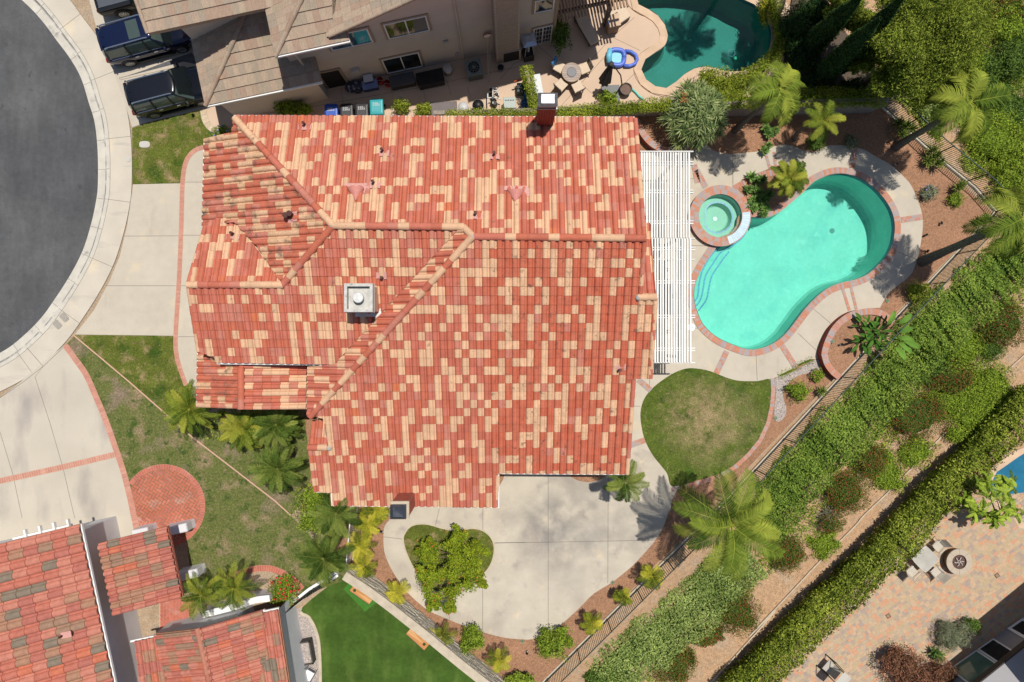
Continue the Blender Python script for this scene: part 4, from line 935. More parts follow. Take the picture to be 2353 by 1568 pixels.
# roofs
mb = MB()
gS = Plane(gc.x, gc.y, gz, -N_.x, -N_.y, .42); gW = Plane(gc.x, gc.y, gz, -U.x, -U.y, .42)
S_ = lambda px: gS.poly(px)
hip_top = locg(3.35, 3.35)
polyS = [tuple(locg(0, 0).xy), tuple(locg(gl, 0).xy), tuple(locg(gl, 3.35).xy), tuple(hip_top.xy)]
polyW = [tuple(locg(0, 0).xy), tuple(hip_top.xy), tuple(locg(0, 3.35).xy)]
TF = dict(tw=.31, ex=.47, prof=FLAT, lip=.06, run=.1)
nroofs = [(gS, polyS), (gW, polyW)]
# block L upper roof
lc = W(340, 78, 5.15 * K); pL = Plane(lc.x, lc.y, 5.15 * K, -N_.x, -N_.y, .36)
polyL = [tuple((lc + U * u + N_ * v).xy) for u, v in ((0, 0), (8.2, 0), (8.2, 7), (0, 7))]
nroofs.append((pL, polyL))
# hipped bay M in front of the big gable
mz = 5.05 * K; mc = W(633, 130, mz); pMS = Plane(mc.x, mc.y, mz, -N_.x, -N_.y, .42); pMW = Plane(mc.x, mc.y, mz, -U.x, -U.y, .42)
ml_ = (W(804, 94, mz) - mc).dot(U)
def locm(u, v): return tuple((mc + U * u + N_ * v).xy)
nroofs.append((pMS, [locm(0, 0), locm(ml_, 0), locm(ml_, .5), locm(ml_ - .6, .55), locm(ml_ + .5, 4.5), locm(4.5, 4.5)]))
nroofs.append((pMW, [locm(0, 0), locm(4.5, 4.5), locm(4.5, 6), locm(0, 6)]))
# big gable, west slope
a0 = loc2(r0[0], -.35, r0[1]); pBig = Plane(a0.x, a0.y, r0[1] + .05, -U.x, -U.y, slope); pBigE = Plane(*(loc2(ridge_u, 0).xy), rake(ridge_u) + .05, U.x, U.y, slope)
nroofs.append((pBig, [tuple(loc2(u, v).xy) for u, v in ((r0[0] - .1, -.35), (ridge_u, -.35), (ridge_u, VB), (r0[0] - .1, VB))]))
nroofs.append((pBigE, [tuple(loc2(u, v).xy) for u, v in ((ridge_u, -.35), (2 * ridge_u - r0[0], -.35), (2 * ridge_u - r0[0], VB), (ridge_u, VB))]))
for pl, po in nroofs: deck(mb, pl, po, .18, 1, .03); tiles(mb, pl, po, **TF)
nr = mb.build('roof', [M['tile_flat'], M['tan_trim']], nh)
mb = MB()
L3 = lambda p, pl, dz=.05: V(p[0], p[1], pl.z(*p[:2]) + dz)
for a, b, r_, sg in ((L3(locg(0, 0), gS), L3(hip_top, gS), .12, .40), (L3(locm(0, 0), pMS), L3(locm(4.5, 4.5), pMS), .12, .40), (L3(polyL[0], pL), L3(polyL[3], pL), .09, .38), (L3(loc2(r0[0], -.35), pBig), L3(loc2(ridge_u, -.35), pBig), .08, .36)):
    mb = MB(); ridge(mb, a, b, r_, sg); mb.build('ridge_cap', [M['tile_flat']], nr)
mb = MB(); gutter(mb, gc + U * .05, gE, .12, .12, .06); mb.build('gutter', [M['white']], nr); mb = MB(); gutter(mb, mc, W(804, 94, mz), .12, .12, .06); mb.build('gutter', [M['white']], nr)
# gable end over the bay, downpipe, brick chimney
mb = MB(); q0 = onwall(*T(1, 0, 1750, 0)[0]); q1 = onwall(*T(1, 0, 1828, 530)[0]); um = (q0[0] + q1[0]) / 2
mb.tube([loc2(um, -.07, .15), loc2(um, -.07, q0[1] + 1)], .045, 8); mb.build('downpipe', [M['siding']], nh); mb = MB(); mb.tube([loc2(onwall(*T(1,0,405,455)[0])[0], -.25, 5.6), loc2(onwall(*T(1,0,490,575)[0])[0], -.25, 3.4)], .06, 8); mb.build('downpipe', [M['siding']], nh)
q0 = onwall(*T(1, 0, 2112, 565)[0], -.6); q1 = onwall(*T(1, 0, 2238, 545)[0], -.6)
mb = MB(); uc = q0[0] + .62
mb.box(loc2(uc, -.32, 4.5), (1.24, .64, 9.2), th, 1)
rot = Matrix.Rotation(th, 4, 'Z')
for r in range(118):
    zz_ = r * .078 + .04
    for f in range(-3, 4):
        x = f * .21 + (.105 if r % 2 else 0); w = .2
        if abs(x) > .6: continue
        mb.box(loc2(uc + x, -.645, zz_), (w, .012, .066), th, 0)
    for f in range(3): mb.box(loc2(uc - .625, -.1 - f * .21 - (.1 if r % 2 else 0), zz_), (.012, .2, .066), th, 0)
mb.build('chimney', [mat('tan_brick', ramp=[(0, (.42, .34, .27)), (1, (.36, .29, .23))], noise=((16, .12),)), M['siding']], nh)
# ---------------------------------------------------------------- south-west neighbour's house
sh = thing('white_stucco_house', 'white stucco house with mottled brown and salmon clay tile roofs', 'house', (*W(330, 1480).xy, 0), 0)
t2 = R(12.2); U2 = V(math.cos(t2), math.sin(t2), 0); N2 = V(-math.sin(t2), math.cos(t2), 0)
def frame2(o): return lambda u, v: tuple((o + U2 * u + N2 * v).xy)
z1 = 3.7
o1 = W(183, 1205, z1); f1 = frame2(o1); p1 = Plane(o1.x, o1.y, z1, U2.x, U2.y, .30)
po1 = [f1(-14, -.5), f1(-3.55, -.5), f1(-3.55, 0), f1(0, 0), f1(0, -14), f1(-14, -14)]
TS = dict(tw=.335, ex=.55, run=.05, mi=0)
z2 = 2.55; o2 = W(*T(0, 3, 1430, 235)[0], z2); f2 = frame2(o2); p2 = Plane(o2.x, o2.y, z2, U2.x, U2.y, .22)
b2 = p2.at(*T(0, 3, 1550, 840)[0]); L2 = (o2 - b2).dot(N2); a2 = p2.at(*T(0, 3, 860, 390)[0]); D2 = (o2 - a2).dot(U2)
po2 = [f2(0, 0), f2(0, -L2), f2(-D2 - .1, -L2), f2(-D2 - .1, 0)]
z3 = 3.9; o3 = W(*T(0, 3, 1690, 1100)[0], z3); f3 = frame2(o3); p3w = Plane(o3.x, o3.y, z3, -U2.x, -U2.y, .28); p3e = Plane(o3.x, o3.y, z3, U2.x, U2.y, .28)
e3 = p3e.at(*T(0, 3, 2245, 928)[0]); E3 = (e3 - o3).dot(U2); w3 = p3w.at(*T(0, 3, 1322, 1145)[0]); Q3 = (o3 - w3).dot(U2); n3 = (e3 - o3).dot(N2)
po3w = [f3(-Q3, -.1), f3(0, -.1), f3(0, -9), f3(-Q3, -9)]; po3e = [f3(0, -.1), f3(E3, -.1), f3(E3, -2.75), f3(E3 - .5, -2.9), f3(E3 - .9, -4.4), f3(E3 - 1.5, -9), f3(0, -9)]
z5 = 3.05; o5 = W(*T(0, 3, 2360, 945)[0], z5); f5 = frame2(o5); p5 = Plane(o5.x, o5.y, z5, N2.x, N2.y, .16)
c5 = p5.at(*T(1, 3, 240, 935)[0]); C5 = (c5 - o5).dot(U2)
po5 = [f5(-.75, 0), f5(C5, 0), f5(C5, -9), f5(-2.6, -9), f5(-1.9, -4.2), f5(-.75, -2.0)]
z6 = 3.0; o6 = W(*T(0, 3, 1150, 1215)[0], z6); f6 = frame2(o6); p6 = Plane(o6.x, o6.y, z6, N2.x, N2.y, .16)
po6 = [f6(.0, 0), f6(1.35, 0), f6(1.35, -2.35), f6(.0, -2.35)]
mb = MB(); sroofs = [(p1, po1), (p2, po2), (p3w, po3w), (p3e, po3e), (p5, po5), (p6, po6)]
for pl, po in sroofs: deck(mb, pl, po, .22, 0); tiles(mb, pl, po, **(dict(TS, tw=.455, ex=.60) if pl is p1 else TS))
sr = mb.build('roof', [M['tile_sw'], M['white_stucco']], sh)
mb = MB(); ridge(mb, V(*f3(0, 0), z3 + .03), V(*f3(0, -9), z3 + .03), .14, .45, 0, .9); mb.build('ridge_cap', [mat('brown_ridge', ramp=[(0, (.36, .13, .085)), (1, (.42, .17, .11))], noise=((8, .12),))], sr)
mb = MB()
for a, b in ((V(*f1(0, 0), z1), V(*f1(0, -14), z1)), (V(*f3(E3, -.1), p3e.z(*f3(E3, 0))), V(*f3(E3, -2.75), p3e.z(*f3(E3, 0)))), (V(*f5(-.75, 0), z5), V(*f5(C5, 0), z5)), (V(*f6(-.25, 0), z6), V(*f6(1.35, 0), z6))):
    mb = MB(); gutter(mb, a, b, .09); mb.build('gutter', [M['white']], sr)
c = p1.at(*T(0, 3, 545, 1160)[0]); mb = MB(); mb.cyl(c, c + V(0, 0, .35), .05, .05, 10); o = mb.build('vent_pipe', [M['pipe']], sr)
mb = MB(); mb.box((c.x + .2, c.y + .05, c.z + .12), (.5, .3, .03), t2); mb.build('flashing', [M['flash']], o)
mb = MB()
for f, pl, rect in ((f1, p1, (-13, -.45, -13, -.45)), (f3, p3e, (-.0, E3 - 1.8, -8.5, -.45)), (f3, p3w, (-Q3 + .3, 0, -8.5, -.45)), (f5, p5, (-.3, C5 - .3, -8.5, -.35)), (f6, p6, (.25, 1.35, -2.3, -.3))):
    u0, u1, v0, v1 = rect
    mb.prism([f(u0, v0), f(u1, v0), f(u1, v1), f(u0, v1)], -.05, lambda x, y, pl=pl: pl.z(x, y) - .2, 0, .5)
mb.build('wall', [M['white_stucco']], sh)
# flared porch piers, low courtyard wall, porch arch
for x, y, w in ((1500, 262, 1.3), (1600, 650, 1.2), (1200, 290, .9)):
    c = W(*T(0, 3, x, y)[0], .85); mb = MB()
    def sq(s, z): return [V(c.x, c.y, z) + U2 * (a * s * w / 2) + N2 * (b * s * .24) for a, b in ((-1, -1), (1, -1), (1, 1), (-1, 1))]
    mb.loft([sq(1.08, -.05), sq(1.0, .3), sq(1.0, .85), sq(.9, .93)]); mb.build('porch_pier', [M['white_stucco']], sh, bevel=.05)
mb = MB(); mb.bar(W(*T(0, 3, 120, 335)[0], 2.75), W(*T(0, 3, 610, 220)[0], 2.75), .10, .22)
tr = mb.build('trellis_beam', [M['white']], sh)
for x, y in ((220, 285), (345, 252), (465, 224), (585, 196)):
    mb = MB(); c = W(*T(0, 3, x, y)[0], 2.9); mb.bar(c + N2 * .15, c - N2 * .55, .10, .18); mb.build('trellis_joist', [M['white']], tr)
mb = MB(); f = frame2(o1); c = W(*T(0, 3, 905, 1260)[0], 2.0)
mb.box((c.x, c.y, 1.9), (.05, .9, 1.1), t2); mb.build('shuttered_window', [mat('pale_shutter', c=(.48, .45, .45), noise=((3, .1, 2, (1, 1, 20)),))], sh)

def wallseg(name, label, pts, z0, h, th, m, capm=None, cat='wall', capw=.06):
    t = thing(name, label, cat, (*pts[len(pts) // 2][:2], z0))
    mb = MB(); q = [Vector(p[:2]) for p in pts]; nn = normals(q); n = len(q)
    zz = [p[2] if len(p) > 2 else z0 for p in pts]
    mb.loft([[(*(a - d * th / 2), z - .3), (*(a + d * th / 2), z - .3), (*(a + d * th / 2), z + h), (*(a - d * th / 2), z + h)] for a, d, z in zip(q, nn, zz)]); mb.build('wall_face', [m], t)
    if capm:
        w = th / 2 + capw; mb = MB()
        mb.loft([[(*(a - d * w), z + h + .002), (*(a + d * w), z + h + .002), (*(a + d * w), z + h + .07), (*(a - d * w), z + h + .07)] for a, d, z in zip(q, nn, zz)]); mb.build('cap', [capm], t)
    return t
e = [W(x, y, 1.2).xy for x, y in spl(T(0, 3, 1735, 985, 1850, 958, 2050, 905, 2180, 862, 2310, 845), 3)]
wallseg('courtyard_wall', 'low white courtyard wall curving past two palms in front of the white house', e, 0, 1.2, .22, M['white_stucco'], M['white'])
# stone boundary wall
sb = [W(x, y).xy for x, y in T(1, 3, 880, 550, 1060, 665, 1230, 790, 1560, 1050, 1850, 1290, 2130, 1510, 2230, 1600)]
sb = resample(sb, .5); nn = normals(sb)
if nn[0].x > 0: side_ = -1
else: side_ = 1
st = thing('stone_wall', 'grey ledge stone boundary wall with a tan cap between the bark bed and the green turf', 'wall', (*sb[10], 0))
h = 1.5; mb = MB()
front = [p for p in sb]; back = [p - n * .32 * (1 if n.dot(Vector((1, 1))) > 0 else -1) for p, n in zip(sb, nn)]
inn = [p + n * .0 for p, n in zip(sb, nn)]
mb.loft([[(*a, -.1), (*b, -.1), (*b, h), (*a, h)] for a, b in zip(front, back)], 1)
q = resample(sb, .02); L = len(q) * .02
for r in range(13):
    z = .02 + r * .113; d = 0
    while d < L - .35:
        w = uni(.22, .6); a = q[min(len(q) - 1, int(d / .02))]; b = q[min(len(q) - 1, int((d + w) / .02))]; d += w
        c = (a + b) / 2; dd = (b - a)
        if dd.length < .1: continue
        n = Vector((-dd.y, dd.x)).normalized(); n = n if n.dot(Vector((1, 1))) > 0 else -n
        p_ = uni(.015, .075); c = c + n * (p_ / 2)
        mb.box((c.x, c.y, z + .055 + uni(-.01, .01)), (dd.length - .012, p_ + .02, .10 + uni(-.02, .012)), math.atan2(dd.y, dd.x) + uni(-.04, .04), 0)
mb.build('stone_face', [M['stone'], M['mortar']], st)
mb = MB(); mb.loft([[(*(a + (a - b).normalized() * .07), h + .002), (*(b - (a - b).normalized() * .06), h + .002), (*(b - (a - b).normalized() * .06), h + .09), (*(a + (a - b).normalized() * .07), h + .09)] for a, b in zip(front, back)]); mb.build('cap', [M['cap_stone']], st)
# boundary wall on the north side with its concrete top
nb = [W(x, y, 1.85).xy for x, y in P(996, 259, 1200, 254, 1350, 248, 1530, 240, 1750, 236, 2045, 228)]
wallseg('block_wall', 'grey block boundary wall between the two rear gardens', nb, 0, 1.85, .2, M['block_wall'])
wallseg('block_wall', 'short block wall wrapped in vines beside the pool equipment', [W(x, y, 1.7).xy for x, y in T(2, 0, 220, 580, 262, 760, 292, 900)], 0, 1.7, .2, M['block_wall'])

# ---------------------------------------------------------------- fences
def fence(name, label, pts, h, m, sp=.115, post=2.3, cat='fence', group=None, pr=.011):
    t = thing(name, label, cat, pts[len(pts) // 2], 0, group)
    L = [0]
    for a, b in zip(pts, pts[1:]): L.append(L[-1] + (b.xy - a.xy).length)
    def at(d):
        for i in range(len(pts) - 1):
            if d <= L[i + 1] + 1e-6: return pts[i].lerp(pts[i + 1], (d - L[i]) / (L[i + 1] - L[i]))
        return pts[-1]
    for zz_ in (h, .14):
        mb = MB()
        for a, b in zip(pts, pts[1:]): mb.bar(a + V(0, 0, zz_), b + V(0, 0, zz_), .045 if zz_ == h else .035, .035)
        mb.build('rail', [m], t)
    mb = MB(); n = int(L[-1] / sp)
    for i in range(n): p = at(i * sp); mb.bar(p + V(0, 0, .06), p + V(0, 0, h - .01), pr * 2, pr * 2, up=(1, 0, 0))
    mb.build('picket_panel', [m], t)
    for i in range(int(L[-1] / post) + 1):
        p = at(i * post); mb = MB(); mb.bar(p + V(0, 0, -.1), p + V(0, 0, h + .06), .055, .055, up=(1, 0, 0)); mb.build('post', [m], t)
    return t
def lp(a, b, d=0): 
    n = max(2, int((b - a).length / 3)); return [a.lerp(b, i / n) for i in range(n + 1)]
fz = .06
se = [W(x, y, fz) for x, y in P(1190, 1628, 1477, 1341, 1673, 1147, 1915, 886, 2065, 725, 2175, 608, 2290, 486)]
fence('iron_fence', 'long dark green iron fence between the rear garden and the slope hedge', se, 1.62, M['iron'])
ne = [W(x, y, fz) for x, y in P(2290, 486, 2240, 430, 2135, 345, 2034, 252, 1985, 200)]
fence('iron_fence', 'dark green iron fence at the top right beneath the palms and feathery tree', ne, 1.62, M['iron'])
e = [p.xy - NE1 * .0 for p in se]
wallseg('garden_kerb', 'pale concrete kerb along the foot of the slope fence', [(*(p + NE1 * .0), 0) for p in e], 0, .05, .17, M['cap_stone'])
wallseg('garden_kerb', 'pale concrete kerb under the corner fence near the feathery tree', [(*p.xy, 0) for p in ne], 0, .05, .15, M['cap_stone'])
fence('white_fence', 'white iron fence standing among the small palms below the brick chimney', [W(x, y, 0) for x, y in P(824, 1135, 820, 1200, 812, 1285)], 1.75, M['white'], .13, 2.0)
g = [W(x, y, .3) for x, y in P(668, 1392, 712, 1357, 775, 1318)]
fence('iron_gate', 'black iron fence panel along the white kerb at the edge of the green turf', g, 1.25, M['black'], .10, 1.6)
wallseg('white_kerb', 'white kerb wall under the black iron fence beside the green turf', [p.xy for p in g], 0, .3, .2, M['white_stucco'], M['white'])
mbk = MB()
be = WW(spl(T(1, 3, -160, 680, -60, 625, 60, 592, 160, 590, 250, 615, 330, 660, 400, 715, 445, 770), 4), 0)
mb = MB(); ribbon(mb, be, -.17, .17, .06, .13); strip(mb, be, .17, .17, .06, 1, False, 0)
tag(mb.build('brick_edging', [M['herring'], M['mortar_pink']]), kind='structure')
sheet('flower_bed', [WW(spl(P(440,1395, 470,1360, 520,1330, 560,1312, 600,1308, 640,1322, 680,1350, 690,1375, 660,1392, 560,1400), 3, True))], .02, M['soil'])

# ---------------------------------------------------------------- south-east house corner
ho = G(*T(3, 3, 1690, 1445)[0]); ho.z = -2.8; h1 = G(*T(3, 3, 2353, 985)[0]); ud = (h1 - ho); ud.z = 0; ud.normalize(); nd = V(-ud.y, ud.x, 0)
seh = thing('grey_house', 'corner of a grey house with dark eaves and white framed glass doors', 'house', ho)
def hl(u, v, z=0): return V(ho.x, ho.y, -2.8) + ud * u + V(ud.y, -ud.x, 0) * v + V(0, 0, z)
def onh(px, py):
    d = V((px - CX) / S / H, (CY - py) / S / H, -1.0); n_ = V(ud.y, -ud.x, 0); t = ((ho - V(0, 0, H)).dot(n_)) / d.dot(n_); p = V(0, 0, H) + d * t; return (p - ho).dot(ud), p.z + 2.8
mb = MB(); mb.prism([tuple(hl(u, v).xy) for u, v in ((-6, .12), (13, .12), (13, 9), (-6, 9))], -2.85, -.32, 0, .5, mtop=1)
mb.build('wall', [mat('grey_render', c=(.30, .285, .29), rough=.9, noise=((25, .1),)), mat('grey_roof', c=(.30, .29, .29), rough=.9, noise=((20, .12),))], seh)
mb = MB(); q = [onh(*p) for p in T(3, 3, 1780, 1400, 2040, 1172, 2260, 1300, 1950, 1540)]
u0, u1 = q[0][0], q[1][0]
opening(seh, hl(u0 - .6, .06), hl((u0 + u1) / 2 + .15, .06), -2.7, -.7, 1, name='glass_door', glass=M['glass_green'], fw=.09)
opening(seh, hl((u0 + u1) / 2 + .2, .06), hl(u1 + .1, .06), -2.7, -.7, 1, name='glass_door', glass=M['glass'], fw=.09)
opening(seh, hl(u1 + 1.1, .06), hl(u1 + 2.2, .06), -2.7, -.7, 1, name='glass_door', fw=.16)
ea, eb = W(*T(3, 3, 1985, 1560)[0], -.1), W(*T(3, 3, 2350, 1268)[0], -.1); de = (eb - ea).normalized(); ne_ = V(de.y, -de.x, 0)
mb = MB(); mb.prism([tuple(p.xy) for p in (ea - de * 6, ea + de * 14, ea + de * 14 + ne_ * 9, ea - de * 6 + ne_ * 9)], -.3, -.1, 0, .5); ro = mb.build('roof', [mat('grey_roof_felt', c=(.33, .32, .325), rough=.9, noise=((20, .12),))], seh)
mb = MB(); mb.bar(ea - de * 6 - ne_ * .04 - V(0, 0, .12), ea + de * 14 - ne_ * .04 - V(0, 0, .12), .08, .34); mb.build('fascia', [mat('dark_brown_fascia', c=(.045, .035, .03), rough=.7, noise=((9, .2),))], ro)
ga, gb = W(2228, 1421, -2.8), W(2420, 1264, -2.8); dg = (gb - ga).normalized(); ng = V(dg.y, -dg.x, 0)
mb = MB(); mb.prism([tuple(p.xy) for p in (ga, ga + dg * 9, ga + dg * 9 + ng * 6, ga + ng * 6)], 2.5, 2.75, 0, .5); mb.build('upper_roof', [M['tan_trim']], seh)
# ---------------------------------------------------------------- vehicles
tyre_m = paint('tyre_rubber', (.012, .012, .012), .8); rim_m = paint('alloy_rim', (.42, .42, .43), .3, .8); lens_r = paint('red_lens', (.22, .012, .014), .2); lens_w = paint('clear_lens', (.5, .52, .55), .15)
chrome = paint('bright_trim', (.6, .61, .63), .2, .9); car_glass = paint('car_glass', (.055, .08, .072), .05, 0, .8)
def wheel(parent, x, y, r=.36, w=.25):
    mb = MB(); s = 1 if y > 0 else -1
    prof = [(r - .06, -w / 2), (r, -w / 2 + .03), (r, w / 2 - .03), (r - .06, w / 2), (r * .62, w / 2 - .02), (r * .62, -w / 2 + .02)]
    n = 24
    rings = [[V(x + q * math.cos(2 * PI * k / n), y + yy, r + q * math.sin(2 * PI * k / n)) for k in range(n)] for q, yy in prof]
    mb.loft(rings + [rings[0]], 0, .5, False, False); o = mb.build('wheel', [tyre_m], parent, world=False)
    mb = MB()
    for k in range(10):
        a = 2 * PI * k / 10; b = V(x, y + s * (w / 2 - .04), r)
        mb.bar(b, b + V(math.cos(a) * r * .63, 0, math.sin(a) * r * .63), .045, .05, up=(0, 1, 0))
    mb.cyl((x, y + s * (w / 2 - .09), r), (x, y + s * (w / 2 - .02), r), .075, .06, 12)
    ring = [V(x + r * .60 * math.cos(2 * PI * k / 24), y + s * (w / 2 - .03), r + r * .60 * math.sin(2 * PI * k / 24)) for k in range(25)]; mb.tube(ring, .022, 6)
    mb.build('rim', [rim_m], o, world=False)
    mb = MB(); mb.cyl((x, y + s * .01, r), (x, y + s * (w / 2 - .11), r), r * .6, r * .6, 20); mb.build('brake_disc', [M['black']], o, world=False)
def body_ring(x, hw, zl, zt, crown=.03):
    pts = [(hw * .80, zl), (hw * .97, zl + .12), (hw, (zl + zt) / 2 + .05), (hw * .985, zt - .12), (hw * .92, zt - .02), (hw * .6, zt + crown * .8), (0, zt + crown)]
    full = [V(x, -y, z) for y, z in pts] + [V(x, y, z) for y, z in pts[-2::-1]]
    return full
def arch(mb, x, y, r, s):
    pts = [V(x + r * math.cos(t), y, .36 + r * math.sin(t)) for t in [PI * (i / 12) for i in range(13)]]
    mb.tube(pts, .035, 6)
def suv(name, label, c, rz, L, wd, pm, hgt=1.72, sunroof=False, wb=2.85):
    t = thing(name, label, 'car', c, rz); hw = wd / 2; k = L / 4.8
    st = [(-2.36, .74, .42, .86), (-2.33, .86, .32, .98), (-2.2, .95, .28, 1.05), (-1.8, 1, .26, 1.08), (-.9, 1, .25, 1.07), (.2, 1, .25, 1.06), (.9, 1, .25, 1.05), (1.15, .99, .25, 1.04), (1.6, .96, .26, 1.0), (2.0, .92, .28, .95), (2.25, .84, .32, .86), (2.38, .70, .40, .70)]
    mb = MB(); mb.loft([body_ring(x * k, hw * f, zl, zt) for x, f, zl, zt in st]); b = mb.build('body', [pm], t, smooth=True, world=False)
    hz = hgt
    def gr(x0, x1, h, z, n=9, bow=.10):
        f = [V(x1 + bow * (1 - (2 * i / n - 1) ** 2), -h + 2 * h * i / n, z) for i in range(n + 1)]; r = [V(x0 + .10 - (bow + .12) * (1 - abs(2 * i / n - 1) ** 2.5), (h - 2 * h * i / n) * .90, z) for i in range(n + 1)]
        return f + r
    lev = [(-2.30, 1.22, .92, 1.03), (-2.20, .98, .86, 1.25), (-2.02, .62, .73, hz - .14), (-1.88, .44, .645, hz - .05)]
    mb = MB(); mb.loft([gr(x0 * k, x1 * k, h * hw / .95, z) for x0, x1, h, z in lev], cap0=False); mb.build('window_glass', [car_glass], t, smooth=False, world=False)
    mb = MB(); mb.loft([gr(-1.94 * k, .46 * k, .665 * hw / .95, hz - .055, bow=.16), gr(-1.89 * k, .42 * k, .65 * hw / .95, hz - .015, bow=.16), gr(-1.78 * k, .34 * k, .54 * hw / .95, hz + .012, bow=.14), gr(-1.5 * k, .2 * k, .3 * hw / .95, hz + .022, bow=.02)]); mb.build('roof_panel', [pm], t, smooth=True, world=False)
    mb = MB(); mb.loft([[V(x, y * 1.0, z) for x, z in ((-2.00 * k, hz - .03), (-2.13 * k - .05 * (1 - abs(y)), hz - .10), (-2.12 * k - .05 * (1 - abs(y)), hz - .14), (-1.98 * k, hz - .09))] for y in [(-.60 + i * .2) for i in range(7)]]); mb.build('rear_spoiler', [pm], t, world=False)
    for s in (-1, 1):
        for xa, xb, zb in ((1.16, .43, 0), (.10, -.0, 0), (-.95, -.95, 0), (-2.16, -1.98, 0)):
            mb = MB(); mb.tube([V(xa * k, s * .925 * hw / .95, 1.03), V((xa * .45 + xb * .55) * k, s * .815 * hw / .95, 1.38), V(xb * k, s * .66 * hw / .95, hz - .05)], .04, 6); mb.build('pillar', [pm if xa in (1.16, -2.16) else M['black']], t, world=False)
        mb = MB(); mb.tube([V(.3 * k, s * .605 * hw / .95, hz + .01), V(.15 * k, s * .605 * hw / .95, hz + .055), V(-1.75 * k, s * .605 * hw / .95, hz + .055), V(-1.9 * k, s * .605 * hw / .95, hz + .0)], .034, 6); mb.build('roof_rail', [chrome], t, world=False)
        mb = MB(); mb.loft([[V(.78 * k + dx * f, s * (hw + .13) + dy * f, 1.10 + dz * f) for dx, dy, dz in ((-.07, -.11, 0), (-.07, .11, 0), (0, .11, .09), (.09, .08, .06), (.09, -.08, .06), (0, -.11, .09))] for f in (1,)] + [[V(.78 * k + dx * .8, s * (hw + .13) + dy * .8, 1.02 + dz) for dx, dy, dz in ((-.07, -.11, 0), (-.07, .11, 0), (0, .11, .0), (.09, .08, .0), (.09, -.08, .0), (0, -.11, .0))]]); mb.build('mirror', [pm], t, world=False)
        mb = MB(); mb.box((-2.22 * k, s * .80 * hw, .96), (.22, .26, .16)); mb.build('tail_light', [lens_r], t, world=False, bevel=.04)
        mb = MB(); mb.box((2.12 * k, s * .72 * hw, .80), (.30, .30, .12)); mb.build('headlight', [lens_w], t, world=False, bevel=.04)
        mb = MB(); mb.tube([V(-2.0 * k, s * (hw * .935), 1.045), V(1.0 * k, s * (hw * .935), 1.035)], .016, 6); mb.build('window_trim', [chrome], t, world=False)
        for x in (-.75, .25): mb = MB(); mb.box((x * k, s * (hw + .012), .90), (.20, .035, .035)); mb.build('door_handle', [chrome], t, world=False)
        mb = MB(); mb.bar(V(-1.0 * k, s * (hw - .0), .34), V(1.0 * k, s * (hw - .0), .34), .10, .12); mb.build('sill', [M['black']], t, world=False)
        for x in (-wb / 2, wb / 2):
            wheel(t, x - .03, s * (hw - .105)); mb = MB(); arch(mb, x - .03, s * (hw - .005), .42, s); mb.build('wheel_arch', [M['black']], t, world=False)
    mb = MB(); mb.box((-2.36 * k, 0, .75), (.03, .5, .14)); mb.build('number_plate', [M['white']], t, world=False)
    mb = MB(); mb.loft([[V(-1.75 * k, 0, hz), V(-1.80 * k, .02, hz), V(-1.88 * k, 0, hz), V(-1.80 * k, -.02, hz)], [V(-1.86 * k, 0, hz + .10)] * 4]); mb.build('aerial', [M['black']], t, world=False)
    if sunroof: mb = MB(); mb.box((-.28, 0, hz + .026), (.62, .98, .02)); mb.build('sunroof', [car_glass], t, world=False, bevel=.008)
    return t
c = W(357, 98, .0); suv('parked_car', 'dark blue sport utility car with a sunroof parked beside the tan house', c, R(15.5), 4.95, 1.95, paint('dark_blue_paint', (.006, .012, .050), .22, .35, .5, .6), 1.75, True, 2.9)
c = W(410, 220, .0); suv('parked_car', 'black sport utility car parked on the edge of the small front lawn', c, R(14.5), 4.6, 1.86, paint('black_car_paint', (.010, .011, .016), .22, .3, .5, .6), 1.68, False, 2.66)
# pickup truck at the top edge
t = thing('pickup_truck', 'black pickup truck cut off by the top edge of the photo', 'truck', W(356, -18), R(15))
pm = paint('black_truck_paint', (.012, .014, .018), .3, .2)
mb = MB(); mb.loft([body_ring(x, f, .42, zt, .0) for x, f, zt in ((-2.85, .90, 1.06), (-2.78, .96, 1.09), (-2.0, .98, 1.10), (-1.0, .98, 1.10))][:4]); mb.build('bed', [pm], t, smooth=False, world=False)
mb = MB()
mb.box((-1.9, 0, 1.105), (1.6, 1.5, .02)); mb.build('bed_liner', [M['dark_metal']], t, world=False)
mb = MB()
for i in range(8): mb.box((-2.72 + i * .0, -.6 + i * .17, 1.12), (.10, .10, .03))
mb.build('tailgate_ribs', [M['black']], t, world=False)
mb = MB(); mb.loft([body_ring(x, f, .42, zt) for x, f, zt in ((-.98, .98, 1.12), (0, .99, 1.12), (1.2, .99, 1.12), (1.6, .98, 1.10), (2.5, .92, 1.04), (2.8, .78, .9))]); mb.build('body', [pm], t, smooth=True, world=False)
mb = MB(); mb.loft([[V(x0, -h, z), V(x1, -h, z), V(x1, h, z), V(x0, h, z)] for x0, x1, h, z in ((-.95, 1.35, .88, 1.10), (-.85, .55, .72, 1.78))]); mb.build('window_glass', [car_glass], t, world=False)
mb = MB(); mb.box((-.15, 0, 1.81), (1.4, 1.42, .06)); mb.build('roof_panel', [pm], t, world=False, bevel=.03)
for s in (-1, 1):
    for x in (-1.78, 1.75): wheel(t, x, s * .88, .40, .28); mb = MB(); arch(mb, x, s * .985, .47, s); mb.build('wheel_arch', [M['black']], t, world=False)
    mb = MB(); mb.box((-2.83, s * .84, .92), (.06, .12, .3)); mb.build('tail_light', [lens_r], t, world=False)
    mb = MB(); mb.bar(V(-2.8, s * .92, 1.125), V(-1.0, s * .92, 1.125), .10, .05); mb.build('bed_rail', [pm], t, world=False)

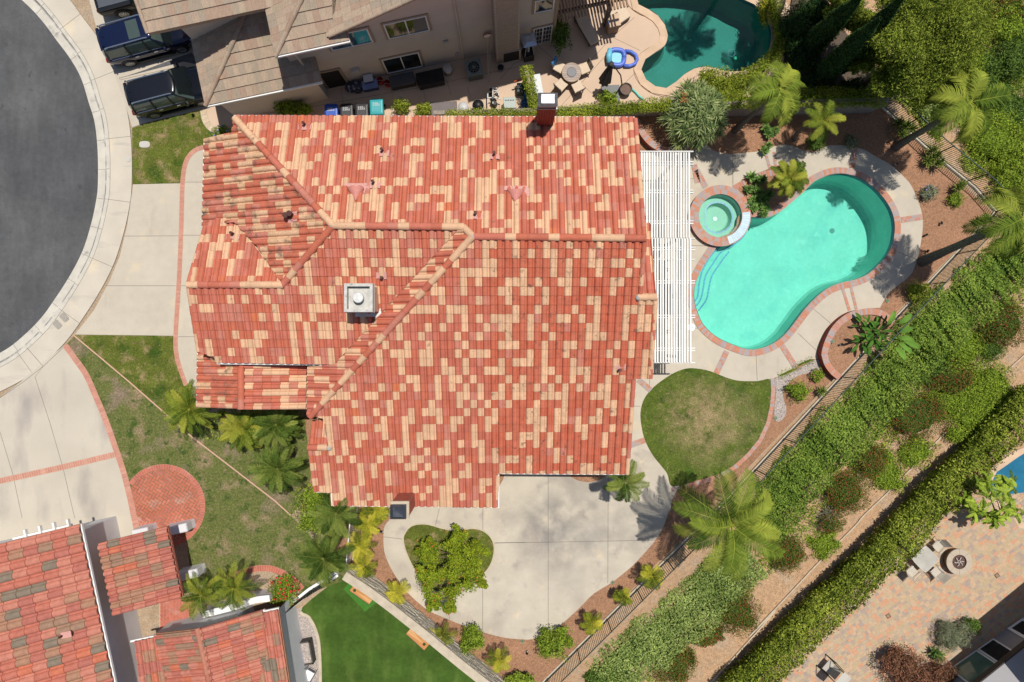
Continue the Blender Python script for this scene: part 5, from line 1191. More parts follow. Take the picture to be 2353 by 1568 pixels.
# ---------------------------------------------------------------- bins and side-yard things
def lb(mb, c, size, rz=0, mi=0): mb.box(c, size, rz, mi)
M['print'] = paint('pale_print', (.45, .46, .47), .6)
def bin_(px, py, m, label):
    c = W(px, py, 1.05); t = thing('wheelie_bin', label, 'bin', (c.x, c.y, 0), R(2), 'wheelie bins in the side yard')
    mb = MB(); mb.loft([[V(a * w / 2, b * d / 2 + o, z) for a, b in ((-1, -1), (1, -1), (1, 1), (-1, 1))] for w, d, z, o in ((.50, .55, .06, .02), (.60, .66, .7, 0), (.66, .74, .98, 0))]); mb.build('bin_body', [m], t, world=False, bevel=.03)
    mb = MB(); mb.loft([[V(a * w / 2, b * d / 2 + o, z) for a, b in ((-1, -1), (1, -1), (1, 1), (-1, 1))] for w, d, z, o in ((.72, .82, .985, 0), (.72, .82, 1.02, 0), (.66, .74, 1.06, 0), (.46, .52, 1.085, 0), (.42, .48, 1.075, 0))]); o = mb.build('lid', [m], t, world=False, bevel=.015)
    mb = MB()
    for row, n in ((.20, 3), (.10, 4)):
        for i in range(n): mb.box((-.15 + i * .1, row, 1.078), (.05, .05, .006))
        mb.box((0, row - .035, 1.0765), (.40, .012, .004))
    mb.box((0, .15, 1.0762), (.012, .15, .003)); mb.build('lid_print', [M['print']], o, world=False)
    for s in (-1, 1): mb = MB(); mb.cyl(V(s * .24, .32, .12), V(s * .32, .32, .12), .12, .12, 14); mb.build('wheel', [tyre_m], t, world=False)
    mb = MB(); mb.tube([V(-.26, .43, 1.0), V(.26, .43, 1.0)], .02, 6); mb.build('handle', [m], t, world=False)
bin_(761, 258, paint('bin_blue', (.012, .075, .42), .45), 'blue lidded wheelie bin at the left end of the row beside the tiled roof')
dk_ = paint('bin_black', (.022, .021, .024), .5)
bin_(796, 257, dk_, 'black wheelie bin standing next to the blue bin'); bin_(831, 255, dk_, 'black wheelie bin standing next to the teal bin')
bin_(865, 246, paint('bin_teal', (.03, .33, .36), .45), 'teal wheelie bin at the right end of the row')
def at_(c, r, x, y, z=0): return W(*T(c, r, x, y)[0], z)
def boxy(name, label, cat, c, size, rz, m, lid=None, group=None, lidn='lid', bev=.02, legs=False):
    t = thing(name, label, cat, (c.x, c.y, c.z), rz, group)
    mb = MB(); mb.box((0, 0, size[2] / 2), (size[0], size[1], size[2] - .05)); mb.build('body', [m], t, world=False, bevel=bev)
    if lid: mb = MB(); mb.box((0, 0, size[2] + .01), (size[0] + .04, size[1] + .04, .06)); mb.build(lidn, [lid], t, world=False, bevel=bev)
    return t
def g0(p): return V(p.x, p.y, 0)
# air conditioner
c = at_(1, 0, 1915, 580, .8); t = thing('air_conditioner', 'large grey air conditioning unit with a round fan grille by the siding wall', 'air conditioner', g0(c), th)
acm = paint('ac_grey_green', (.16, .19, .18), .5)
mb = MB(); mb.box((0, 0, .43), (.82, .80, .74)); mb.build('cabinet', [acm], t, world=False, bevel=.02)
mb = MB(); mb.box((0, 0, .83), (.86, .84, .05)); mb.build('top_panel', [acm], t, world=False, bevel=.01)
mb = MB(); mb.lathe((0, 0, .86), [(.30, 0), (.30, .012), (.02, .012)], 24); mb.build('fan_well', [M['black']], t, world=False)
mb = MB()
for k in range(10): a = 2 * PI * k / 10; mb.bar(V(0, 0, .885), V(.31 * math.cos(a), .31 * math.sin(a), .885), .016, .016)
for r in (.1, .2, .31): mb.tube([V(r * math.cos(2 * PI * k / 24), r * math.sin(2 * PI * k / 24), .885) for k in range(25)], .008, 4)
mb.lathe((0, 0, .88), [(.06, 0), (.06, .03), (.02, .04)], 12); mb.build('fan_grille', [acm], t, world=False)
mb = MB()
for i in range(7): mb.box((-.33 + i * .11, -.405, .42), (.07, .02, .5))
mb.build('louvre_panel', [M['dark_metal']], t, world=False)
wick = paint('black_wicker', (.022, .023, .026), .6)
boxy('storage_chest', 'black storage chest under the lower window of the tan house', 'chest', g0(at_(1, 0, 1300, 680, .6)), (1.32, .58, .58), th, wick, paint('grey_lid', (.06, .065, .075), .35))
boxy('covered_grill', 'black covered grill between the storage chest and the metal can', 'grill', g0(at_(1, 0, 1540, 660, .7)), (1.42, .70, .66), th, M['black'], M['black'], bev=.06)
c = at_(1, 0, 1690, 590, .5); t = thing('metal_can', 'galvanised round can beside the covered grill', 'can', g0(c))
mb = MB(); mb.lathe((0, 0, 0), [(.21, 0), (.25, .5), (.27, .52)], 20); mb.build('can_body', [M['metal']], t, world=False, smooth=True)
mb = MB(); mb.lathe((0, 0, .53), [(.28, 0), (.24, .05), (.02, .07)], 20); mb.build('lid', [M['metal']], t, world=False)
boxy('cooler_box', 'large blue and white cool box by the side door', 'cool box', g0(at_(1, 0, 1025, 725, .4)), (.82, .46, .42), th, paint('cool_navy', (.03, .05, .14), .5), paint('cool_blue', (.20, .27, .47), .5))
boxy('cooler_box', 'small white lidded cool box stacked on the larger cool box', 'cool box', at_(1, 0, 1015, 678, .62) * 1, (.48, .36, .30), th, paint('cool_purple', (.06, .05, .22), .5), paint('cool_white', (.55, .57, .62), .5)).location.z = .46
for x, y, l in ((1115, 690, 'taller red bucket against the siding wall'), (1172, 710, 'shorter red bucket next to the black storage chest')):
    c = g0(at_(1, 0, x, y, .35)); t = thing('bucket', l, 'bucket', c, 0, 'red buckets'); h = .48 if x < 1150 else .36
    mb = MB(); mb.lathe((0, 0, 0), [(.13, 0), (.165, h), (.15, h), (.12, .04)], 18); mb.build('bucket_body', [paint('bucket_red', (.42, .02, .012), .45)], t, world=False)
    mb = MB(); mb.tube([V(.165 * math.cos(a), .165 * math.sin(a) * .4 - .1, h - .02 + .03 * math.sin(a)) for a in [PI * i / 8 for i in range(9)]], .008, 5); mb.build('handle', [M['metal']], t, world=False)
c = g0(at_(1, 0, 890, 740, .3)); mb = MB()
def blob(mb, c, rx, ry, rz_, n=14, m=8, amp=.12, mi=0):
    c = Vector(c); rings = []
    for j in range(m + 1):
        f = -PI / 2 + PI * j / m; rg = []
        for i in range(n):
            a = 2 * PI * i / n; d = V(math.cos(f) * math.cos(a), math.cos(f) * math.sin(a), math.sin(f)); k_ = 1 + amp * mnoise.noise(d * 2 + c)
            rg.append(c + V(d.x * rx, d.y * ry, d.z * rz_) * k_)
        rings.append(rg)
    mb.loft(rings, mi, None, False, False)
blob(mb, (c.x, c.y, .24), .48, .32, .3, amp=.35); tag(mb.build('sports_bag', [mat('mottled_bag', c=(.06, .06, .08), noise=((9, .5), ), patch=[((.30, .30, .36), 7, .52, .60)], rough=.8)], None, True), 'mottled grey and black kit bag on the ground left of the cool boxes', 'bag')
def pot(name, label, c, r, h, m, fill=M['soil']):
    t = thing(name, label, 'pot', c); mb = MB(); mb.lathe((0, 0, 0), [(r * .7, 0), (r * .95, h * .7), (r, h), (r * .88, h), (r * .84, h * .8)], 22, cap1=False); mb.build('pot_body', [m], t, world=False, smooth=False)
    mb = MB(); mb.lathe((0, 0, h * .8), [(r * .85, 0), (.01, .02)], 22); mb.build('soil', [fill], t, world=False)
pot('plant_pot', 'small empty grey pot beside the brick chimney foot', g0(at_(1, 0, 2145, 595)), .19, .3, paint('grey_pot', (.16, .16, .155), .8), M['black'])
pot('plant_pot', 'large brown pot of bare soil by the teal foam noodle', g0(at_(2, 0, 1068, 785)), .33, .45, paint('brown_pot', (.10, .085, .075), .7), mat('potting_soil', c=(.16, .10, .075), noise=((18, .4),)))
# net and poles leaning on the wall
t = thing('pool_net', 'long handled pool net with a red and white head leaning on the tan siding', 'pool net', loc2(onwall(*T(1,0,2040,690)[0])[0], -.35))
u_, z_ = onwall(*T(1, 0, 2030, 310)[0], -.12); a = at_(1, 0, 2040, 705); b = loc2(u_, -.12, z_)
mb = MB(); mb.tube([a, b], .018, 6); mb.build('pole', [paint('pole_tan', (.45, .40, .33), .4)], t)
mb = MB(); r_ = .21; mb.tube([b + U * (r_ * math.cos(q)) + V(0, 0, .12 + .2 * math.sin(q)) - N_ * .04 for q in [2 * PI * i / 16 for i in range(17)]], .02, 6); o = mb.build('net_rim', [paint('net_red', (.5, .03, .03), .5)], t)
mb = MB(); mb.face([b + U * (r_ * math.cos(q)) + V(0, 0, .12 + .2 * math.sin(q)) - N_ * .05 for q in [2 * PI * i / 16 for i in range(16)]]); mb.build('net_mesh', [M['white']], t)
mb = MB(); a = at_(1, 0, 2052, 640); mb.tube([a, loc2(u_ + .15, -.1, z_ - .1)], .016, 6); tag(mb.build('broom_pole', [paint('pole_grey', (.4, .36, .32), .5)]), 'thin grey pole leaning next to the red headed pool net', 'pole')
def wallbox(name, label, cat, px, size, m, v=-.05):
    u, z = onwall(*px, v); mb = MB(); mb.box(loc2(u, -size[1] / 2 - .015, z), size, th); return tag(mb.build(name, [m], bevel=.01), label, cat)
wallbox('meter_box', 'white electricity meter box on the siding near the side door', 'meter box', T(1, 0, 900, 600)[0], (.42, .2, .42), paint('meter_white', (.45, .44, .42), .6))
wallbox('junction_box', 'small grey junction box high on the tan siding', 'junction box', T(1, 0, 1675, 357)[0], (.26, .12, .2), M['metal'])
wallbox('isolator_box', 'grey isolator box on the siding above the air conditioning unit', 'isolator box', T(1, 0, 1768, 465)[0], (.18, .1, .26), M['metal'])
c = loc2(onwall(*T(2, 0, 95, 520)[0], -.5)[0], -.35); t = thing('outdoor_cabinet', 'black fronted outdoor cabinet with a beige top beside the brick chimney', 'cabinet', c, th)
mb = MB(); mb.box((0, 0, .62), (.98, .6, 1.2)); mb.build('cabinet_body', [M['siding']], t, world=False); mb = MB(); mb.box((0, 0, 1.25), (1.06, .7, .06)); mb.build('cabinet_top', [paint('beige_top', (.36, .33, .30), .6)], t, world=False)
mb = MB(); mb.box((-.02, -.31, .58), (.84, .04, 1.05)); mb.build('mesh_front', [M['black']], t, world=False)
# patio heater
c = g0(at_(2, 0, 240, 490)); t = thing('patio_heater', 'tall pyramid patio heater with a metal hood by the gridded patio window', 'patio heater', c, th)
mb = MB(); mb.loft([[V(a * s, b * s, z) for a, b in ((-1, -1), (1, -1), (1, 1), (-1, 1))] for s, z in ((.27, .05), (.27, .75))]); mb.build('base', [M['black']], t, world=False)
mb = MB()
for a, b in ((-1, -1), (1, -1), (1, 1), (-1, 1)): mb.bar(V(a * .25, b * .25, .75), V(a * .13, b * .13, 2.1), .03, .03)
mb.build('frame', [M['metal']], t, world=False); mb = MB(); mb.cyl(V(0, 0, .75), V(0, 0, 2.0), .06, .06, 12); mb.build('glass_tube', [lens_w], t, world=False)
mb = MB(); mb.loft([[V(a * s, b * s, z) for a, b in ((-1, -1), (1, -1), (1, 1), (-1, 1))] for s, z in ((.34, 2.1), (.36, 2.14), (.16, 2.26))]); mb.build('hood', [paint('hood_silver', (.45, .50, .58), .25, .6)], t, world=False)
# round fire table and chairs
c = g0(at_(2, 0, 612, 620, .72)); t = thing('round_fire_table', 'round weathered wood patio table with a dark round burner cover', 'table', c)
mb = MB(); n = 9
for i in range(n): 
    y0, y1 = -.51 + 1.02 * i / n, -.51 + 1.02 * (i + 1) / n - .008; w0 = math.sqrt(max(0, .51 ** 2 - y0 ** 2)); w1 = math.sqrt(max(0, .51 ** 2 - y1 ** 2))
    ys = [y0 + (y1 - y0) * k / 3 for k in range(4)]; ws = [math.sqrt(max(.0004, .51 ** 2 - y * y)) for y in ys]
    mb.prism([(-w, y) for w, y in zip(ws, ys)][::-1] + [(w, y) for w, y in zip(ws, ys)], .69, .73)
mb.build('table_top', [mat('grey_wood', ramp=[(0, (.36, .29, .25)), (1, (.46, .38, .33))], noise=((5, .15, 4, (1, 6, 1)),), rough=.7)], t, world=False)
mb = MB(); mb.lathe((0, 0, .735), [(.26, 0), (.26, .02), (.24, .03)], 26); mb.build('burner_cover', [paint('slate_cover', (.12, .12, .135), .5)], t, world=False)
mb = MB(); mb.lathe((0, 0, 0), [(.38, 0), (.36, .62), (.46, .685)], 26); mb.build('pedestal', [M['tan_trim']], t, world=False)
mb = MB(); mb.tube([V(.505 * math.cos(2 * PI * k / 32), .505 * math.sin(2 * PI * k / 32), .71) for k in range(33)], .028, 6); mb.build('table_rim', [M['tan_trim']], t, world=False)
def chair(c, ang, label, towel=None, m=None, cush=None, grp='cushioned chairs round the fire table'):
    t = thing('patio_chair', label, 'chair', c, ang, grp); m = m or M['dark_wood']
    for x in (-.23, .23):
        for y in (-.23, .23): mb = MB(); mb.bar(V(x, y, 0), V(x, y, .42), .045, .045, up=(1, 0, 0)); mb.build('leg', [m], t, world=False)
    mb = MB(); mb.box((0, 0, .41), (.54, .54, .05)); mb.build('seat_frame', [m], t, world=False)
    mb = MB(); mb.box((.0, 0, .48), (.55, .55, .10)); mb.build('seat_cushion', [cush or M['cushion']], t, world=False, bevel=.035)
    mb = MB()
    for y in (-.24, .24): mb.bar(V(-.25, y, .40), V(-.36, y, .95), .05, .05)
    for i in range(5): f = i / 4; mb.bar(V(-.27 - .09 * f, -.24, .52 + .40 * f), V(-.27 - .09 * f, .24, .52 + .40 * f), .03, .055)
    mb.build('backrest', [m], t, world=False)
    if towel:
        mb = MB(); mb.loft([[V(x, -.22, z), V(x, .22, z)] for x, z in ((-.25, .55), (-.33, .97), (-.37, 1.0), (-.42, .97), (-.40, .5))], cap0=False, cap1=False, close=False)
        o = mb.build('towel', [towel]); o.matrix_world = Matrix.Translation(c) @ Matrix.Rotation(ang, 4, 'Z'); tag(o, 'blue towel draped over the back of a patio chair', 'towel')
M['dark_wood'] = paint('dark_wood', (.075, .06, .05), .6); M['cushion'] = mat('cream_cushion', c=(.62, .50, .37), rough=.9, noise=((4, .06), (40, .05)))
tc_ = at_(2, 0, 612, 620, .72)
for x, y, l, tw in ((508, 575, 'cream cushioned patio chair with a blue towel over its back', paint('towel_blue', (.05, .20, .45), .9)), (722, 585, 'cream cushioned patio chair on the pool side of the round table nearest the blue float', None), (522, 728, 'cream cushioned patio chair between the round table and the vine covered wall', None), (665, 745, 'cream cushioned patio chair on the side of the round table nearest the brick chimney', None)):
    c = at_(2, 0, x, y, .5); chair(g0(c), math.atan2(tc_.y - c.y, tc_.x - c.x), l, tw)
# inflatable
c = g0(at_(2, 0, 1000, 490, .2)); t = thing('pool_float', 'blue inflatable lounger with a pale blue seat lying on the patio', 'pool float', c, R(-4))
fl = mat('float_blue', c=(.10, .17, .58), rough=.35, noise=((2, .15),)); fl2 = mat('float_aqua', c=(.16, .50, .66), rough=.4, noise=((8, .08),))
def loop(rx, ry, n=28, p=3, x0=0): return [V(x0 + rx * math.copysign(abs(math.cos(a)) ** (2 / p), math.cos(a)), ry * math.copysign(abs(math.sin(a)) ** (2 / p), math.sin(a)), .16) for a in [2 * PI * i / n for i in range(n + 1)]]
mb = MB(); mb.tube(loop(.40, .42), .13, 10); mb.build('tube_ring', [fl], t, smooth=True, world=False)
mb = MB(); mb.box((0, 0, .08), (.75, .75, .08)); mb.build('seat_panel', [fl2], t, world=False, bevel=.03)
mb = MB(); mb.tube([V(-.42, -.36, .3), V(-.46, 0, .36), V(-.42, .36, .3)], [.13, .16, .13], 10); mb.build('backrest', [fl2], t, smooth=True, world=False)
mb = MB(); mb.tube([V(.42, .40, .14), V(.75, .38, .14), V(1.02, .22, .14), V(1.12, -.02, .14), V(1.02, -.27, .14), V(.75, -.40, .14), V(.42, -.42, .14)], .095, 10); mb.build('foot_ring', [fl], t, smooth=True, world=False)
# closed cantilever umbrella
bp_ = g0(at_(2, 0, 985, 800)); t = thing('cantilever_umbrella', 'closed dark cantilever umbrella on a grey base beside the brown pot', 'umbrella', bp_)
bl = paint('umbrella_black', (.025, .024, .024), .6); top = at_(2, 0, 955, 545, 2.75)
mb = MB(); b0 = at_(2, 0, 945, 805, .05); mb.box((b0.x, b0.y, .06), (1.0, .95, .1), R(2)); mb.build('base', [paint('base_grey', (.17, .175, .18), .7)], t, bevel=.03)
mb = MB(); mb.tube([bp_ + V(.08, 0, .1), bp_ + V(.16, .02, 1.3), bp_.lerp(V(top.x, top.y, 0), .25) + V(.1, 0, 2.2), V(top.x + .05, top.y, 2.72)], .035, 8); mb.build('pole', [bl], t)
cb = at_(2, 0, 905, 690, 1.25); mb = MB(); rings = []
for i in range(9):
    f = i / 8; p = V(top.x, top.y, 2.68).lerp(V(cb.x - .05, cb.y, 1.2), f); r = .05 + .22 * f ** .8
    rings.append([p + V(math.cos(2 * PI * k / 16) * r * (1 + .3 * (k % 2)), math.sin(2 * PI * k / 16) * r * (1 + .3 * (k % 2)), 0) for k in range(16)])
mb.loft(rings); mb.build('folded_canopy', [mat('umbrella_cloth', c=(.06, .052, .045), rough=.9, noise=((6, .2),))], t)
mb = MB(); mb.lathe((top.x, top.y, 2.66), [(.13, 0), (.12, .1), (.03, .13)], 12); mb.build('hub', [bl], t)
mb = MB(); mb.tube([at_(2, 0, 1112, 748, .08), at_(2, 0, 1160, 790, .08), at_(2, 0, 1190, 825, .08), at_(2, 0, 1225, 850, .08)], .05, 8); tag(mb.build('foam_noodle', [paint('noodle_teal', (.12, .55, .47), .7)], smooth=True), 'teal foam pool noodle lying by the brown pot', 'pool noodle')
c = at_(2, 0, 2018, 492, 0); mb = MB(); mb.lathe((c.x, c.y, -.16), [(.02, -.10), (.09, -.06), (.12, 0), (.09, .08), (.02, .12)], 14); tag(mb.build('ball', [mat('striped_green_ball', c=(.02, .28, .17), rough=.4, noise=((9, .5, 1),))], smooth=True), 'small green ball floating in the neighbour\'s dark pool', 'ball')
c = at_(2, 0, 1985, 450, 0); mb = MB(); mb.tube([V(c.x + .19 * math.cos(2 * PI * k / 20), c.y + .19 * math.sin(2 * PI * k / 20), -.085) for k in range(21)], .02, 5); tag(mb.build('dive_ring', [paint('ring_teal', (.02, .16, .19), .5)]), 'thin teal ring floating near the green ball', 'ring')
# pool equipment
c = g0(at_(1, 0, 1825, 915, .5)); t = thing('filter_tank', 'white round filter lid at the left of the pool equipment', 'filter', c); mb = MB(); mb.lathe((0, 0, 0), [(.26, 0), (.27, .45), (.27, .52), (.20, .60), (.03, .62)], 22); mb.build('tank', [paint('tank_white', (.50, .50, .49), .5)], t, world=False, smooth=True)
mb = MB(); mb.tube([V(.27 * math.cos(2 * PI * k / 24), .27 * math.sin(2 * PI * k / 24), .5) for k in range(25)], .02, 6); mb.build('clamp_band', [M['metal']], t, world=False)
c = g0(at_(1, 0, 1950, 895, .8)); t = thing('filter_tank', 'black round filter tank next to the pool pump pipes', 'filter', c); mb = MB(); mb.lathe((0, 0, 0), [(.30, 0), (.31, .6), (.31, .68), (.24, .82), (.05, .88)], 22); mb.build('tank', [M['black']], t, world=False, smooth=True)
mb = MB(); mb.tube([V(.31 * math.cos(2 * PI * k / 24), .31 * math.sin(2 * PI * k / 24), .64) for k in range(25)], .02, 6); mb.build('clamp_band', [M['metal']], t, world=False)
c = g0(at_(1, 0, 2080, 850)); t = thing('pool_pump', 'pool pump with black motor and white plastic pipes', 'pump', c)
mb = MB(); mb.cyl(V(-.1, .25, .2), V(.1, -.3, .2), .12, .12, 14); mb.lathe((.1, -.35, 0), [(.13, 0), (.13, .35), (.1, .4)], 14); mb.build('motor', [M['black']], t, world=False)
wp = paint('pvc_white', (.62, .62, .60), .5)
for pth in ([(-.25, .3, .35), (.3, .35, .35), (.3, .1, .35), (.3, .1, 0)], [(-.3, -.1, .5), (.2, -.1, .5), (.45, -.2, .5)], [(0, .45, .6), (0, 0, .6), (0, -.4, .45)], [(-.2, .5, .3), (.2, .5, .3), (.2, .5, 0)], [(-.28, .2, .45), (-.28, -.4, .45)]):
    mb = MB(); mb.tube([V(*p) for p in pth], .035, 8); mb.build('pipe', [wp], t, world=False)
for a, b in ((-.1, .3), (.2, .05), (0, -.2)): mb = MB(); mb.lathe((a, b, .55), [(.09, 0), (.09, .08), (.05, .12)], 12); mb.build('valve', [M['black']], t, world=False)
t = boxy('pool_heater', 'grey green pool heater cabinet with slotted top', 'heater', g0(at_(1, 0, 2222, 880, .75)), (.62, .56, .74), R(2), paint('heater_green', (.26, .33, .29), .55), paint('heater_top', (.33, .38, .35), .5))
mb = MB()
for i in range(4): mb.box((-.2 + i * .13, .12, .786), (.09, .05, .01))
mb.build('slot', [M['black']], t, world=False)
mb = MB(); c = at_(2, 0, 205, 850, .4); mb.loft([[V(c.x - .25, c.y - .5, .0), V(c.x + .25, c.y - .5, .0)], [V(c.x - .15, c.y - .3, .6), V(c.x + .3, c.y - .25, .55)], [V(c.x + .05, c.y + .2, .95), V(c.x + .3, c.y + .2, .9)], [V(c.x + .1, c.y + .35, .5), V(c.x + .32, c.y + .35, .5)]], cap0=False, cap1=False, close=False)
tag(mb.build('tarpaulin', [mat('blue_tarp', c=(.02, .10, .30), rough=.5, noise=((4, .3),))]), 'blue tarpaulin folded against the vine covered wall', 'tarpaulin')
c = at_(2, 0, 175, 760, .4); mb = MB(); mb.box((c.x, c.y, .3), (.4, .5, .6)); mb.box((c.x - .1, c.y + .3, .7), (.5, .06, .06), R(20)); tag(mb.build('garden_tool_box', [paint('tool_dark', (.03, .06, .055), .5)], bevel=.03), 'dark green tool box with an orange handle above the pool heater', 'tool box')
mb = MB(); mb.tube([V(c.x - .35, c.y + .25, .75), V(c.x - .1, c.y + .32, .78), V(c.x + .15, c.y + .4, .75)], .03, 6); tag(mb.build('hand_tool', [paint('tool_orange', (.6, .10, .03), .5)]), 'orange handled tool resting on the dark tool box', 'tool')
a, b = at_(2, 0, 300, 640, 1.2), at_(2, 0, 330, 810, 1.2)
mb = MB(); mb.bar(a, b, .52, .05); mb.bar(V(a.x + .05, a.y, .0), V(a.x + .05, a.y, 1.2), .05, .05, up=(1, 0, 0)); tag(mb.build('leaning_board', [paint('panel_white', (.55, .58, .58), .5)]), 'pale plastic board leaning against the vine covered wall', 'board')
# timber pergola next door
tz_ = 2.75; tp = thing('timber_pergola', 'brown timber pergola with narrow slats at the corner of the tan house', 'pergola', g0(at_(2, 0, 800, 60)))
pa, pb = at_(2, 0, 512, 186, tz_), at_(2, 0, 1100, 92, tz_); wd_ = (pb - pa).dot(U)
mb = MB(); n = 22
for i in range(n):
    p = pa + U * (wd_ * i / (n - 1)) + V(0, 0, 0); a = p - N_ * uni(-.03, .03); mb.bar(a, a + N_ * 4.2, .075, .11, 0)
mb.build('slat_panel', [M['wood_slat']], tp)
for v in (.55, 3.0): mb = MB(); mb.bar(pa + N_ * v - U * .2 - V(0, 0, .18), pa + N_ * v + U * (wd_ + .2) - V(0, 0, .18), .10, .24); mb.build('beam', [M['dark_wood']], tp)
for u in (wd_ * .80,): mb = MB(); p = pa + U * u + N_ * .55; mb.box((p.x, p.y, 1.25), (.2, .2, 2.5), th); mb.build('post', [M['dark_wood']], tp)
c = g0(at_(2, 0, 950, 245)); c.z = 0; t = thing('stone_pillar', 'stone faced pillar under the corner of the timber pergola', 'pillar', c, th); mb = MB(); mb.box((0, 0, .45), (.55, .55, .9)); mb.build('pillar_core', [M['mortar']], t, world=False)
mb = MB()
for r in range(7):
    for s in range(4):
        for f in range(2): rot = Matrix.Rotation(s * PI / 2, 4, 'Z'); p = rot @ V(-.14 + f * .28, -.28, .07 + r * .125); mb.box(p, (.26 + uni(-.05, .03), .06, .11), s * PI / 2)
mb.build('stone_face', [mat('brown_stone', ramp=[(0, (.26, .17, .11)), (1, (.36, .25, .17))], noise=((10, .2),))], t, world=False)
mb = MB(); mb.box((0, 0, .93), (.66, .66, .07)); mb.build('pillar_cap', [M['tan_cope']], t, world=False)
mb = MB(); p = at_(2, 0, 920, 208, 1.0); mb.lathe((p.x, p.y, .97), [(.05, 0), (.06, .2), (.03, .28)], 10); tag(mb.build('bottle', [paint('bottle_blue', (.03, .07, .30), .3)]), 'small blue bottle standing on the stone pillar', 'bottle')
def lounger(c, ang, label):
    t = thing('chaise_lounge', label, 'sun lounger', c, ang)
    for x in (-.75, .75):
        for y in (-.28, .28): mb = MB(); mb.bar(V(x, y, 0), V(x, y, .3), .06, .06, up=(1, 0, 0)); mb.build('leg', [M['dark_wood']], t, world=False)
    mb = MB(); mb.box((0, 0, .30), (1.85, .68, .07)); mb.build('frame', [M['dark_wood']], t, world=False)
    mb = MB(); mb.loft([[V(x, -.32, z), V(x, .32, z), V(x, .32, z + .1), V(x, -.32, z + .1)] for x, z in ((-.92, .34), (.30, .34), (.95, .72))]); mb.build('cushion', [M['cushion']], t, world=False, bevel=.02)
a, b = g0(at_(2, 0, 690, 190)), g0(at_(2, 0, 785, 350)); lounger(a.lerp(b, .5), math.atan2(a.y - b.y, a.x - b.x), 'cream chaise lounge striped by the shadow of the timber pergola')
c = g0(at_(2, 0, 1000, 150, .4)); t = thing('daybed', 'cream cushioned ottoman at the pool end of the timber pergola', 'ottoman', c, R(35)); mb = MB(); mb.box((0, 0, .18), (1.25, .75, .34)); mb.build('frame', [M['dark_wood']], t, world=False); mb = MB(); mb.box((0, 0, .42), (1.28, .78, .14)); mb.build('cushion', [M['cushion']], t, world=False, bevel=.04)
mb = MB(); mb.box((.05, .1, .51), (.16, .22, .05)); o = mb.build('table_caddy', [M['dark_wood']]); o.matrix_world = Matrix.Translation(c) @ Matrix.Rotation(R(35), 4, 'Z'); tag(o, 'small dark caddy resting on the cream ottoman', 'caddy')

# ---------------------------------------------------------------- small garden things
def spot(px, z=0, ang=0, label='', gz=None):
    c = W(*px, z); c.z = z; t = thing('spotlight', label, 'spotlight', c, ang, 'small garden spotlights')
    mb = MB(); mb.cyl(V(0, 0, -.05), V(0, 0, .14), .014, .014, 6); mb.build('stake', [M['black']], t, world=False)
    mb = MB(); mb.cyl(V(-.07, 0, .14), V(.10, 0, .20), .05, .06, 12); mb.build('lamp_body', [M['black']], t, world=False)
    mb = MB(); mb.cyl(V(.101, 0, .2003), V(.106, 0, .202), .05, .05, 12); mb.build('lens', [lens_w], t, world=False)
for px, a, l in ((T(3, 1, 1497, 562), 30, 'black spotlight at the edge of the deck left of the tall leaning palm'), (T(3, 1, 1512, 702), 70, 'black spotlight in the shadow at the foot of the tall leaning palm'), (T(3, 1, 1632, 458), 260, 'black spotlight alone in the middle of the open bark bed'), (T(3, 0, 1190, 1216), 20, 'black spotlight left of the trunk of the corner palm'),
                 (T(3, 0, 1250, 1410), 200, 'black spotlight by the deck edge below the corner palm'), (T(1, 3, 1127, 271), 0, 'black spotlight in the bark between the small palms and the curved concrete'), (T(1, 3, 420, 855), 90, 'black spotlight beside the red rose bush'), (T(2, 3, 232, 1307), 80, 'black spotlight in the bark below the rear concrete')):
    spot(px[0], 0, R(a), l)
spot(T(3, 1, 780, 1492)[0], .44, R(200), 'black spotlight inside the round raised brick planter')
def drain(px, z, m, label, s=.17, cat='drain cover', grp='square garden drain covers', ring=False):
    c = G(*px) if z is None else W(*px, z); t = thing('drain_cover', label, cat, (c.x, c.y, (-2.79 if z is None else z)), R(45 if z is not None else 34), grp)
    mb = MB()
    for a in range(4): rot = Matrix.Rotation(a * PI / 2, 4, 'Z'); mb.box(rot @ V(0, s * .44, .02), (s, s * .12, .02), a * PI / 2)
    mb.build('frame', [m], t, world=False)
    mb = MB()
    for i in range(5): mb.box((0, -s * .32 + i * s * .16, .015), (s * .76, s * .08, .016))
    mb.build('grate', [m if not ring else M['paver']], t, world=False)
gm = paint('drain_green', (.16, .27, .16), .6)
for px, l in ((T(2, 3, 963, 712), 'green square drain cover at the edge of the stained concrete near the small fence palms'), (T(2, 3, 190, 1215), 'green square drain cover below the bottom of the rear concrete'), (T(3, 1, 1183, 1120), 'square drain cover by the deck beside the round raised planter'), (T(1, 3, 1187, 132), 'green square drain cover in the bark next to the brick chimney'), (T(3, 2, 228, 712), 'pale square drain cover in the grey pebbles')):
    drain(px[0], .012, gm, l)
drain(T(3, 1, 715, 1467)[0], .56, gm, 'square drain cover set in the brick rim of the round planter')
bz = paint('drain_bronze', (.10, .07, .05), .5)
drain(T(3, 3, 1190, 998)[0], None, bz, 'bronze square drain frame in the middle of the paved patio', .24, ring=True); drain(T(3, 3, 2120, 652)[0], None, bz, 'bronze square drain frame near the fire pit at the right of the patio', .24, ring=True)
